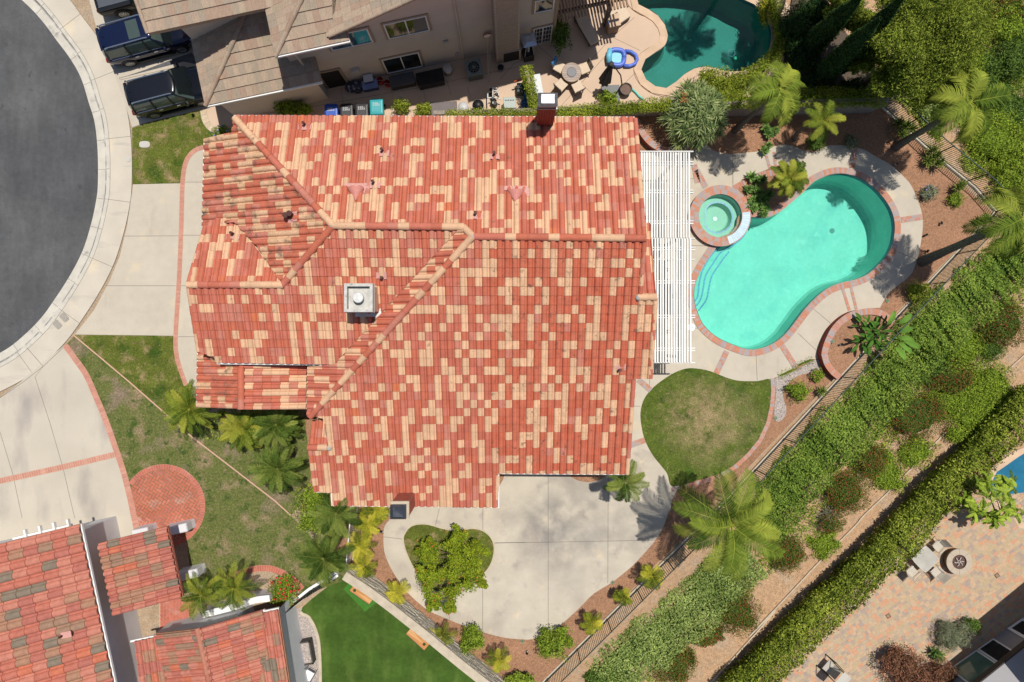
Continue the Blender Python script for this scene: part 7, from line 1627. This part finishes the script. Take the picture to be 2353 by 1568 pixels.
# scattered weeds over the dry slope, one uncountable mass
mb = MB()
for i in range(80000):
    px = uni(1250, 2353) if i % 3 else uni(1990, 2353); py = uni(560, 1568) if i % 3 else uni(0, 560); p = G(px, py); d1 = (p.xy - FE[0].xy).dot(NE1); d2 = (p.xy - FN[0].xy).dot(NE2)
    if i % 3:
        if not (2.7 < d1 < 6.0): continue
    elif not (.6 < d2 < 12): continue
    q_ = mnoise.noise(V(p.x * .55, p.y * .55, 3)) + .5 * mnoise.noise(V(p.x * 1.9, p.y * 1.9, 7)) + uni(-.25, .25)
    if q_ < ((-.38 if py < 1330 else -.02) if i % 3 else .02): continue
    for k in range(3): leaf(mb, p + V(uni(-.15, .15), uni(-.15, .15), uni(.02, .22)), (V(0, 0, .5) + rdir(.6)).normalized(), uni(.09, .17), .06)
tag(mb.build('weeds', [M['lf_lime']]), 'scattered yellow green weeds over the dry slope', 'weeds', None, 'stuff')
mb = MB()
for i in range(14000):
    px = uni(1250, 2353); py = uni(500, 1568); p = G(px, py); d = (p.xy - FE[0].xy).dot(NE1)
    if not (1.0 < d < 8.2): continue
    leaf(mb, p + V(0, 0, .015), (V(0, 0, 1) + rdir() * .3).normalized(), uni(.08, .2), .022)
tag(mb.build('dry_grass', [mat('dry_grass_blade', ramp=[(0, (.36, .23, .13)), (.5, (.56, .38, .22)), (1, (.66, .50, .34))], rough=.9)]), 'dry straw coloured grass litter over the slope and path', 'dry grass', None, 'stuff')
mb = MB(); e = [G(*p) for p in spl(T(3, 2, 2450,60, 2340,180, 2180,330, 1650,860, 1250,1280, 980,1540) + T(3, 3, 900,230, 620,510, 330,820, 0,1170) + T(2, 3, 2353,950, 1900,1460, 1750,1620), 3)]
for a, b in zip(e, e[1:]): mb.bar(a + V(0, 0, .03), b + V(0, 0, .03), .07, .12)
tag(mb.build('path_edging', [M['cap_stone']]), kind='structure')
# ---- boundary ivy
hedge('ivy_hedge', 'narrow yellow green ivy growing over the grey block wall behind the tiled house', P(1028,262, 1120,258, 1236,258), .34, .22, M['lf_ivy'], dens=700, L=.08, w=.05, z0=1.85, cat='ivy', core=False)
hedge('ivy_hedge', 'yellow green ivy hedge on the block wall between the brick chimney and the dragon tree', P(1285,258, 1345,252, 1400,248, 1470,242, 1540,236), .55, .55, M['lf_ivy'], dens=700, L=.085, w=.05, z0=1.75, cat='ivy')
hedge('ivy_hedge', 'dark topped ivy hedge on the block wall right of the dragon tree', P(1660,226, 1760,222, 1850,220, 1960,222, 2040,218), .9, .75, M['lf_ivy'], dens=420, L=.09, w=.05, z0=1.45, cat='ivy')
hedge('vine_hedge', 'yellow green vine wrapped over the short wall beside the pool equipment', T(2, 0, 225,575, 250,690, 275,800, 300,910), .5, .5, M['lf_ivy'], dens=800, L=.09, w=.055, z0=1.35, cat='vine')
hedge('poolside_hedge', 'yellow leaved low hedge curving round the far end of the neighbour\'s pool', T(3, 0, 230,-60, 250,60, 290,160, 290,300, 270,400, 200,500, 90,590, -40,650) + T(2, 0, 2000,700), .75, .8, M['lf_ivy'], dens=420, L=.09, w=.05, z0=0)
shrub('yellow_shrub', 'loose yellow green shrub between the neighbour\'s pool and the dragon tree', 'shrub', T(2, 0, 1900,740)[0], 1.35, .95, 1.2, M['lf_ivy'], 3200, .11, .06, z=.2, lobes=4, jag=.45)
for px, rx, ry, h, m, l, n in ((T(1, 0, 310,925)[0], .62, .55, 1.2, M['lf_lime'], 'bright green shrub beside the bins, left one of a pair', 1500), (T(1, 0, 440,945)[0], .55, .4, 1.0, M['lf_lime'], 'bright green shrub beside the blue bin, right one of a pair', 1200), (T(1, 0, 1290,910)[0], .50, .42, 1.0, M['lf_ivy'], 'thin yellow green shrub just right of the teal bin', 500), (T(1, 0, 1480,945)[0], .45, .35, .8, M['lf_ivy'], 'feathery yellow green plant between the thin shrub and the grey mat', 900), (T(2, 0, 925,840)[0], .52, .40, .9, M['lf_lime'], 'leafy shrub growing over the umbrella base', 800), (T(2, 0, 520,300)[0], .48, .85, 1.6, M['lf_hedge'], 'dark climbing vine at the corner of the tan house', 1800), (T(3, 0, 130,90)[0], .35, .9, .7, M['lf_palm_y'], 'golden leaved shrub at the top of the neighbour\'s pool', 900)):
    shrub('garden_shrub', l, 'shrub', px, rx, ry, h, m, n, .10, .055, z=0, lobes=2, group='shrubs in the neighbour\'s side yard', jag=.45)
c = at_(1, 0, 1660, 935, .02); mb = MB(); mb.box((c.x, c.y, .02), (1.45, .8, .03), R(3)); tag(mb.build('rubber_mat', [paint('mat_grey', (.17, .145, .145), .9)]), 'flat grey mat on the ground left of the pool filters', 'mat')
# agapanthus at the front corner
shrub('agapanthus', 'clump of strappy leaves with lavender blue flowers at the front corner of the tiled roof', 'plant', T(0, 0, 1905,1140)[0], .48, .42, .6, M['lf_lime'], 700, .22, .03, z=0, fl=M['fl_blue'], nf=14, fs=.12)
pa_ = WW(T(0, 0, 1730,950, 1870,920, 1890,960, 1905,1120, 1870,1140, 1800,1120, 1750,1040)); mb = MB(); mb.face([(x, y, .02) for x, y in (pa_ if area(pa_) > 0 else pa_[::-1])]); tag(mb.build('entry_pad', [M['tan_conc']]), kind='structure')
mb = MB(); e = WW(spl(T(0, 0, 1730,950, 1745,1030, 1790,1100, 1850,1135), 4)); ribbon(mb, e, -.10, .26, .045, .26, .03); tag(mb.build('flagstone_edging', [mat('flagstone', ramp=[(0, (.52, .40, .27)), (1, (.60, .48, .34))], rough=.9, noise=((12, .15),)), M['mortar']]), kind='structure')
# ---- trees
def branches(mb, b, tips, r):
    for q in tips:
        m = b.lerp(q, .45) + V(uni(-.2, .2), uni(-.2, .2), .25); mb.tube([b, m, q], [r, r * .6, r * .2], 7)
base = G(1965, 218); base.z = -.3; t = thing('feathery_tree', 'very large feathery olive green tree behind the neighbour\'s pool', 'tree', base)
mb = MB(); mb.tube([base, base + V(.2, .3, 1.5), base + V(.5, .6, 3.0)], [.28, .22, .17], 10); cl = []
for (x, y), z, rr_ in (((2065, 60), 6.3, 1.7), ((2145, 100), 5.8, 2.1), ((2085, 165), 5.0, 1.7), ((2115, 20), 6.4, 1.8), ((2045, 198), 4.2, 1.1), ((2195, 50), 5.2, 1.8), ((2120, 215), 4.2, 1.2), ((2075, -20), 6.6, 1.5), ((2165, 170), 4.6, 1.4), ((1990, 75), 2.8, 1.0), ((1945, 40), 2.5, 1.0), ((1935, -10), 3.0, 1.2), ((1992, 140), 2.6, .9)):
    cl.append((W(x, y, z), rr_))
branches(mb, base + V(.5, .6, 3.0), [c for c, r in cl], .11); mb.build('trunk', [M['bark']], t)
mb = MB()
for c, r in cl:
    for k in range(9):
        o = rdir(.6) * r * uni(.45, .95); clump(mb, c + V(o.x, o.y, o.z * .7), r * .40, r * .40, r * .30, 900, .16, .045, Vector((k, c.x, c.y)), .5, .2, core=False, r0=0, r1=1)
    core_blob(mb, c, r * .5, r * .5, r * .35, c)
mb.build('crown', [M['lf_pine']], t)
def cypress(px, h, r, label, tip):
    b = G(*px); b.z = 0; q = W(*tip, h); t = thing('cypress', label, 'tree', b, 0, 'slender cypresses'); ax = V(q.x - b.x, q.y - b.y, 0)
    mb = MB(); mb.tube([b, b + ax * .5 + V(0, 0, h * .5)], [.12, .08], 8); mb.build('trunk', [M['bark']], t)
    mb = MB(); prof = lambda f: r * min(1, f * 6 + .45) * (1 - f ** 2.2) ** .8 + .02
    mb.loft([[b + ax * f + V(prof(f) * .8 * math.cos(2 * PI * k / 12), prof(f) * .8 * math.sin(2 * PI * k / 12), .2 + (h - .2) * f) for k in range(12)] for f in [i / 12 for i in range(13)]], 0, .1)
    for i in range(7500):
        f = rnd() ** 1.1; a = uni(0, 2 * PI); rr_ = prof(f) * uni(.75, 1.08) * (1 + .25 * mnoise.noise(V(a, f * 9, r * 7))); n_ = V(math.cos(a), math.sin(a), .3).normalized()
        leaf(mb, b + ax * f + V(rr_ * math.cos(a), rr_ * math.sin(a), .2 + (h - .2) * f), (n_ + rdir() * .7).normalized(), .15, .06)
    mb.build('crown', [M['lf_cyp']], t)
cypress(T(3, 0, 580,690)[0], 8.6, .52, 'slender dark cypress nearest the tiled house, standing at the end of the ivy hedge', T(3, 0, 1125,155)[0])
cypress(T(3, 0, 760,600)[0], 9.6, .50, 'slender dark cypress between the other cypress and the feathery tree', T(3, 0, 1330,-40)[0])
cypress(T(3, 0, 500,420)[0], 8.2, .55, 'slender dark cypress beside the fence near the neighbour\'s pool', T(3, 0, 960,-30)[0])
# orange flowered tree in the heart shaped lawn
b = W(1052, 1270, 0); t = thing('flowering_tree', 'bushy yellow green tree with small orange flowers in the heart shaped lawn', 'tree', b); mb = MB()
cs = [(W(x, y, z), r) for x, y, z, r in ((1035, 1290, 2.3, .95), (985, 1280, 1.8, .75), (1085, 1275, 1.9, .75), (1050, 1240, 1.8, .65), (1000, 1340, 2.0, .85), (1060, 1330, 2.2, .85), (1095, 1315, 1.7, .6), (975, 1320, 1.6, .55), (1015, 1375, 1.7, .6), (975, 1255, 1.5, .5), (1055, 1225, 1.5, .42), (1100, 1262, 1.5, .5), (1030, 1395, 1.5, .35), (995, 1390, 1.5, .35), (1110, 1335, 1.6, .35))]
for a in range(3): mb.tube([b + V(.08 * a - .08, .05 * a, -.1), b + V(.2 * a - .2, .1 * a - .1, .8)], [.09, .06], 8)
branches(mb, b + V(0, 0, .7), [c for c, r in cs], .05); mb.build('trunk', [M['bark']], t); mb = MB(); mf = MB()
for c, r in cs:
    for k in range(8):
        o = rdir(.5) * r * uni(.5, 1.02); clump(mb, c + V(o.x, o.y, o.z * .6), r * .40, r * .40, r * .30, 260, .12, .05, Vector((k, c.x, c.y)), .6, .1, core=False)
    for k in range(5): o = rdir(.9) * r * 1.0; [leaf(mf, c + V(o.x, o.y, abs(o.z) * .7 + .12) + rdir() * .03, rdir(1), .075, .055) for q in range(2)]
mb.build('crown', [M['lf_tree']], t); mf.build('flowers', [M['fl_orange']], t)
# tree at the right edge by the blue pool
b = W(2260, 1185, -2.8); t = thing('patio_tree', 'bright green pinnate tree at the right edge above the paved patio', 'tree', (b.x, b.y, -2.8)); b.z = -2.8; mb = MB()
cs = [(W(x, y, z - 2.8), r) for x, y, z, r in ((2285, 1130, 2.8, .95), (2240, 1170, 2.4, .75), (2320, 1170, 2.5, .85), (2260, 1110, 2.5, .7), (2310, 1110, 2.4, .7), (2215, 1150, 2.0, .5), (2280, 1190, 2.1, .6))]
mb.tube([b, b + V(0, .1, 1.2)], [.12, .09], 8); branches(mb, b + V(0, .1, 1.2), [c for c, r in cs], .05); mb.build('trunk', [M['bark']], t); mb = MB()
for c, r in cs:
    for k in range(26): frond(mb, c + rdir(.8) * r * .5, uni(0, 2 * PI), uni(-.2, .7), r * .75, .8, 10, .14, .07, vee=.2)
    clump(mb, c, r * .6, r * .6, r * .35, 260, .11, .05, Vector((c.x, c.y, 1)), .4, .2, core=False)
mb.build('crown', [M['lf_lime']], t)
# dragon tree
b = W(1585, 300, .38); t = thing('dragon_tree', 'wide dragon tree of many spiky grey green rosettes in the raised brick planter', 'tree', b); mb = MB(); rs = []
cen = W(1594, 255, 1.9); cen = V(b.x * .35 + cen.x * .65, b.y * .35 + cen.y * .65, 0)
for i in range(42):
    f = i / 42; a = i * 2.39996; rr_ = 1.55 * math.sqrt(f); p = V(cen.x + rr_ * math.cos(a) + uni(-.12, .12), cen.y + rr_ * math.sin(a) * 1.0 + uni(-.12, .12), 2.75 - 1.25 * f ** 1.5 + uni(-.12, .15)); rs.append((p, V(math.cos(a) * f * 1.1, math.sin(a) * f * 1.1, 1).normalized()))
branches(mb, b + V(0, 0, .9), [p - a * .1 for p, a in rs], .06); mb.tube([b, b + V(0, 0, 1.0)], [.22, .16], 10); mb.build('trunk', [M['bark']], t); mb = MB(); md = MB()
for p, a in rs: rosette(mb, p, 46, .74, .055, (-.35, 1.35), axis=a, droop=.25); rosette(md, p - a * .12, 14, .5, .03, (-.7, .1), axis=a, droop=.5)
mb.build('crown', [M['lf_dragon']], t); md.build('dead_leaves', [mat('dead_spike', ramp=[(0, (.34, .24, .15)), (1, (.48, .36, .22))], rough=.9)], t); mb = MB()
for i in range(60): leaf(mb, W(1572, 226, 2.8) + V(uni(-.2, .2), uni(-.25, .25), uni(-.1, .2)), rdir(1), .14, .02)
mb.build('flower_spray', [M['fl_orange']], t)
# ---- palms
Y, D, Lt = M['lf_palm_y'], M['lf_palm'], M['lf_palm_l']
for cr, z, L, l in (((437, 942), 1.9, 1.75, 'bushy palm at the front left, overlapping the mow strip'), ((560, 985), 1.4, 1.6, 'bushy low palm in the middle of the front group'), ((636, 975), 1.8, 1.6, 'bushy palm under the overhanging roof corner'), ((639, 1078), 2.0, 1.7, 'bushy palm on the lawn, lowest of the front group')):
    palm('bushy_palm', l, cr, z, None, 34, L, .16, Lt if cr[0] in (560, 437) else D, group='bushy palms in front of the tiled house', el=(-.15, 1.25), droop=1.1, ll=.30, nl=40, lw=.03)
palm('bushy_palm', 'dark palm with long fronds over the flower border near the white fence', (773, 1180), 2.6, (762, 1175), 26, 1.75, .14, D, ll=.34, el=(-.1, 1.2), nl=40, lw=.03)
palm('bushy_palm', 'full star shaped palm beside the corner of the stone wall and the white fence', (744, 1283), 2.9, (762, 1240), 30, 1.75, .15, D, ll=.34, el=(-.1, 1.2), droop=1.0, nl=40, lw=.03)
palm('bushy_palm', 'palm next to the flared porch pier of the white house', (462, 1368), 2.4, (475, 1340), 18, 1.45, .10, Lt, ll=.30, el=(0, 1.1), droop=.9, lw=.03)
palm('bushy_palm', 'palm beside the red rose bush in the brick edged bed', (537, 1351), 2.0, (548, 1333), 20, 1.4, .10, Lt, ll=.30, el=(0, 1.1), droop=.9, lw=.03)
palm('queen_palm', 'palm beside the south east corner of the tiled roof', (1436, 1108), 2.9, (1425, 1072), 18, 1.45, .13, D, ll=.32, el=(-.3, 1.0), droop=1.1)
palm('queen_palm', 'huge queen palm with long arching fronds over the slope fence', (1680, 1205), 6.0, (1583, 1140), 19, 3.4, .18, M['lf_queen'], ll=.62, el=(.05, 1.05), droop=1.45, nl=54, lw=.046)
palm('queen_palm', 'queen palm whose leaning trunk rises from the bark beside the dragon tree', (1792, 206), 5.6, (1688, 300), 13, 2.1, .15, M['lf_queen'], ll=.55, el=(-.1, .9), droop=1.9, nl=44, lw=.046)
palm('queen_palm', 'palm with a thick dark trunk leaning over the corner fence', (2229, 235), 6.2, (2058, 338), 14, 2.4, .18, M['lf_queen'], ll=.6, el=(-.15, .95), droop=1.8, nl=46, lw=.048)
palm('queen_palm', 'tall palm at the right edge with a long trunk across the slope fence', (2350, 500), 7.2, (2118, 602), 14, 2.6, .22, M['lf_queen'], ll=.65, el=(-.2, .95), droop=1.8, nl=46, lw=.048)
palm('small_palm', 'small palm with a curved trunk above the pool deck', (1893, 277), 2.9, (1826, 322), 14, 1.25, .09, Lt, ll=.32, el=(-.1, 1.0), droop=1.2, kink=V(-.35, .1, 0))
palm('small_palm', 'feathery palm with a few yellow fronds in the island bed by the spa', (1815, 411), 2.0, (1800, 425), 22, 1.25, .13, Lt, ll=.33, el=(-.1, 1.15), droop=1.1, nl=38)
for i, (cr, z, nf, L, l) in enumerate(((T(1, 3, 1070,100)[0], 1.7, 9, 1.0, 'yellow palm touching the gutter left of the brick chimney'), (T(1, 3, 1010,225)[0], 1.5, 9, .95, 'yellow palm second down from the gutter beside the white fence'), (T(1, 3, 935,400)[0], 1.5, 9, .95, 'yellow palm third down beside the white fence'), (T(1, 3, 975,570)[0], 1.2, 7, .95, 'yellow palm at the top end of the stone wall'), (T(1, 3, 1255,800)[0], 1.1, 7, .85, 'yellow palm leaning over the stone wall, second along it'), (T(1, 3, 1640,1170)[0], 1.1, 6, .95, 'yellow palm leaning over the stone wall, third along it'),
    (T(1, 3, 2125,1375)[0], 1.2, 7, .9, 'yellow palm in the bark near the bottom end of the stone wall'), (T(2, 3, 1300,660)[0], 1.3, 10, .9, 'largest yellow palm touching the slope fence below the queen palm'), (T(2, 3, 1050,840)[0], 1.0, 6, .62, 'small yellow palm touching the slope fence, middle of three'), (T(2, 3, 785,1060)[0], 1.0, 8, .75, 'yellow palm touching the slope fence, lowest of three'))):
    palm('yellow_palm', l, cr, z, None, nf + 1, L, .05, Y, group='small yellow palms along the rear bed', el=(.1, 1.1), droop=1.3, ll=.30, nl=20, lw=.035)
# ---- beds
shrub('lime_shrub', 'light green shrub in the border between the brick edging and the white fence', 'shrub', (735, 1175), 1.25, 1.35, 1.3, M['lf_lime'], 3600, .09, .055, z=0, lobes=4, jag=.4)
for px, rx, ry, h, n, l in ((T(1, 3, 1910,1200)[0], .58, .75, 1.3, 900, 'open green shrub leaning over the stone wall in the bark bed'), (T(2, 3, 470,1230)[0], .85, .75, 1.4, 1700, 'bright green shrub at the bottom of the rear concrete beside the slope fence'), (T(2, 3, 190,1550)[0], .7, .4, 1.0, 900, 'olive shrub cut by the bottom edge near the slope fence')):
    shrub('leafy_shrub', l, 'shrub', px, rx, ry, h, M['lf_lime'], n, .12, .055, z=0, jag=.55, lobes=5, group='leafy shrubs in the bark bed')
shrub('rose_bush', 'rose bush covered in red flowers beside the black iron fence panel', 'rose bush', T(1, 3, 280,790)[0], .82, .80, 1.0, M['lf_lime'], 1800, .08, .05, z=0, fl=M['fl_red'], nf=80, fs=.085, lobes=3)
mb = MB()
for i in range(700):
    p = W(uni(470, 705), uni(948, 1010)); leaf(mb, V(p.x, p.y, uni(.05, .3)), rdir(1), .12, .06)
tag(mb.build('border_foliage', [M['lf_lime']]), 'low mixed leaves growing under the bushy palms along the house', 'ground cover', None, 'stuff')
shrub('flower_shrub', 'small round shrub of pink flowers among the bushy palms', 'shrub', T(0, 2, 1900,680)[0], .3, .25, .6, M['lf_lime'], 350, .08, .05, z=0, fl=M['fl_pink'], nf=8, fs=.06)
for px, rx, h, n, l, f in ((T(3, 2, 430,480)[0], .62, .75, 900, 'loose green shrub with a magenta flower beside the grey pebbles', 3), (T(3, 2, 580,345)[0], .36, .5, 500, 'small green shrub with pink flowers next to the round planter wall', 5), (T(3, 1, 1540,200)[0], .48, .55, 700, 'grey lavender like shrub in the bark right of the pool deck', 0), (T(3, 1, 1770,250)[0], .42, .5, 600, 'small olive shrub in the bark near the fence corner', 0), (T(3, 1, 1440,1030)[0], .62, .8, 900, 'sparse yellow green shrub in front of the slope fence', 0), (T(3, 0, 870,1215)[0], .42, .4, 500, 'small silvery shrub at the top edge of the pool deck', 0)):
    shrub('bed_shrub', l, 'shrub', px, rx, rx * .95, h, M['lf_silver'] if ('lavender' in l or 'silvery' in l) else (M['lf_ivy'] if 'yellow' in l else M['lf_lime']), n, .08, .045, z=0, jag=.5, fl=M['fl_pink'] if f else (M['fl_blue'] if 'lavender' in l else None), nf=f or (14 if 'lavender' in l else 0), fs=.06, lobes=3, group='small shrubs in the bark beds')
succulent('succulent', 'large dark succulent with pointed leaves in the bark right of the leaning palm trunk', T(3, 0, 140,1100, 220,1120, 165,1150), .42, .13, 22, M['lf_agave'])
succulent('succulent', 'small succulent rosettes growing over the brick strip by the deck', T(3, 0, 165,1250, 130,1290), .36, .12, 20, M['lf_agave'])
succulent('succulent', 'bank of dark glossy succulents in the island bed beside the spa', T(2, 1, 2120,170, 2200,90, 2210,180, 2160,260, 2250,250, 2130,310, 2300,210, 2270,330) + T(3, 1, 20,60, 110,80, 60,170, 140,240, 90,300, 40,330, 120,380, 60,250), .40, .13, 22, M['lf_agave'])
for sp_, l in (((T(3, 0, 1330,1080, 1270,1060, 1390,1100, 1310,1150)), 'spiky dark yucca under the leaning corner palm'), (T(3, 0, 1590,1340, 1530,1380, 1620,1400, 1560,1290), 'spiky dark yucca against the corner fence'), (T(3, 1, 1820,120, 1790,150), 'small pale yucca near the fence corner in the bark'), (T(3, 1, 2020,410, 1990,430), 'small green yucca at the slope fence near the right hand palm'), (T(3, 2, 620,480), 'small strappy plant below the round planter wall')):
    succulent('yucca', l, sp_, .62 if len(sp_) > 2 else .45, .055, 40, M['lf_palm'], stem=.4, group='spiky yuccas in the bark beds')
shrub('dark_shrub', 'dark round shrub at the base of the small curved palm', 'shrub', T(3, 0, 580,1220)[0], .55, .5, .6, M['lf_hedge'], 1300, .07, .04, z=0, lobes=2)
hedge('ground_cover', 'low olive ground cover strip between the deck and the grey pebbles', T(3, 2, 270,350, 360,310, 450,250, 540,215), .26, .12, M['lf_lime'], dens=700, L=.05, w=.03, z0=0, cat='ground cover')
# broad leaved plants in the round planter
c = W(*T(3, 1, 1000, 1400)[0], .5); t = thing('broad_leaf_plant', 'clump of big paddle shaped green leaves in the round raised planter', 'plant', (c.x, c.y, .43)); mb = MB()
def paddle(p, az, L, bl, bw, m=0, r=.5, el=.9):
    d0 = V(math.cos(az) * math.cos(el), math.sin(az) * math.cos(el), math.sin(el)); q = p + d0 * L; mb.tube([p, p + d0 * L * .5 + V(0, 0, .05), q], [.02, .016, .012], 5, m, r)
    s = V(-math.sin(az), math.cos(az), 0); prev = None; pp_ = q; ee = el - .25
    for i in range(9):
        f = i / 8; w = bw * math.sin(PI * (.06 + .9 * f)) ** .75 / 2; ri = [pp_ - s * w + V(0, 0, .10 * w), pp_ - V(0, 0, .04), pp_ + s * w + V(0, 0, .10 * w)]
        if prev: mb.face([prev[0], prev[1], ri[1], ri[0]], m, r); mb.face([prev[1], prev[2], ri[2], ri[1]], m, min(1, r + .12))
        prev = ri; e2 = ee - 1.3 * f; pp_ = pp_ + V(math.cos(az) * math.cos(e2), math.sin(az) * math.cos(e2), math.sin(e2)) * bl / 8
for (x, y), n in (((960, 1350), 14), ((1010, 1440), 14), ((1060, 1380), 12), ((940, 1450), 10)):
    p = W(*T(3, 1, x, y)[0], .44); p.z = .44
    for i in range(n): paddle(p + V(uni(-.1, .1), uni(-.1, .1), 0), uni(0, 2 * PI), uni(.3, .85), uni(.4, .6), uni(.13, .2), 0, rnd() * .7, uni(.5, 1.3))
p = W(*T(3, 1, 1080, 1400)[0], .44); p.z = .44
for az, L in ((.75, 1.5), (-.3, 1.3), (-.75, 1.5), (-1.1, 1.6), (1.2, 1.0), (-.5, 1.7), (.2, 1.2)): paddle(p, az, L, .85, .30, 0, uni(.6, 1), 1.05)
mb.build('leaves', [M['lf_banana']], t)
# plants on the lower patio
shrub('copper_shrub', 'large copper leaved shrub on the edge of the paved patio', 'shrub', T(3, 3, 1330,1440)[0], 1.35, 1.1, 1.6, M['lf_copper'], 4200, .09, .05, z=-2.8, lobes=5, jag=.4); shrub('copper_shrub', 'pinkish copper shrub beside the glass doors of the grey house', 'shrub', T(3, 3, 1650,1500)[0], 1.0, .8, 1.3, M['lf_copper'], 2600, .08, .045, z=-2.8, lobes=4, jag=.4)
shrub('feathery_shrub', 'wispy blue green shrub by the grey house', 'shrub', T(3, 3, 1750,1180)[0], 1.0, .8, 1.2, M['lf_silver'], 2800, .16, .018, z=-2.8, lobes=3, jag=.45)
shrub('shade_shrub', 'dark shrub in the shade beside the wispy blue green shrub', 'shrub', T(3, 3, 1910,1080)[0], .5, .45, .9, M['lf_hedge'], 900, .09, .05, z=-2.8)
c = T(3, 3, 1585, 1310); succulent('agave', 'green agave rosette between the copper shrubs and the wispy shrub', c + T(3, 3, 1620, 1335), .55, .10, 26, M['lf_agave'], z=-2.8, stem=.3)

# palms just above the top edge of the photo, whose shadows fall across the neighbour's pool
palm('queen_palm', 'tall palm beyond the top edge beside the neighbour\'s pool', (1814, -280), 8.2, (1682, -60), 16, 2.4, .16, M['lf_queen'], ll=.6, el=(-.2, .95), droop=1.8, nl=44, lw=.04, gz=0)
palm('queen_palm', 'tall palm beyond the top edge near the golden poolside shrub', (2000, -190), 8.0, (1806, -25), 16, 2.3, .16, M['lf_queen'], ll=.6, el=(-.2, .95), droop=1.8, nl=44, lw=.04, gz=0)
for px, rx, ry, h, l in (((1835, 55), 1.0, 1.1, 1.6, 'dark shrub added in place of shade behind the golden poolside shrub'), ((1850, 125), .9, 1.0, 1.5, 'dark shrub added in place of shade between the yellow poolside hedge and the cypresses'), ((1885, 185), .9, .7, 1.3, 'dark shrub added in place of shade at the foot of the nearest cypress'), ((1880, 20), 1.1, 1.0, 2.0, 'dark shrub added in place of shade at the top edge left of the cypresses'), ((1960, 205), .9, .6, 1.2, 'dark shrub added in place of shade under the lower edge of the feathery tree')):  # invented dark planting that fills in for the black tree shade here
    shrub('shade_filler_shrub', l, 'shrub', px, rx, ry, h, M['lf_cyp'], 2200, .11, .05, z=0, lobes=3, jag=.35, group='dark shrubs added in place of the shade under the cypresses')
# ---------------------------------------------------------------- camera and light
cam = bpy.data.cameras.new('camera'); cam.sensor_width = 36; cam.lens = 24; cam.clip_end = 2000
co = bpy.data.objects.new('camera', cam); col.objects.link(co); co.location = (0, 0, H); scene.camera = co
w = bpy.data.worlds.new('World'); scene.world = w; w.use_nodes = True
nt = w.node_tree; bg = nt.nodes['Background']; sk = nt.nodes.new('ShaderNodeTexSky'); sk.sky_type = 'NISHITA'; sk.sun_disc = False
sv = Vector((.17, .23, 1)).normalized()
sk.sun_elevation = math.asin(sv.z); sk.sun_rotation = math.atan2(sv.x, sv.y)
nt.links.new(sk.outputs['Color'], bg.inputs['Color']); bg.inputs['Strength'].default_value = .075
sl = bpy.data.lights.new('sun', 'SUN'); sl.energy = 4.2; sl.angle = R(.55); sl.color = (1, .95, .87)
so = bpy.data.objects.new('sun', sl); col.objects.link(so); so.rotation_euler = sv.to_track_quat('Z', 'Y').to_euler(); so.location = (0, 0, 60)
vs = scene.view_settings; vs.view_transform = 'Standard'; vs.look = 'None'; vs.gamma = 1; vs.exposure = 0.0
scene.cycles.max_bounces = 8; scene.cycles.transparent_max_bounces = 16
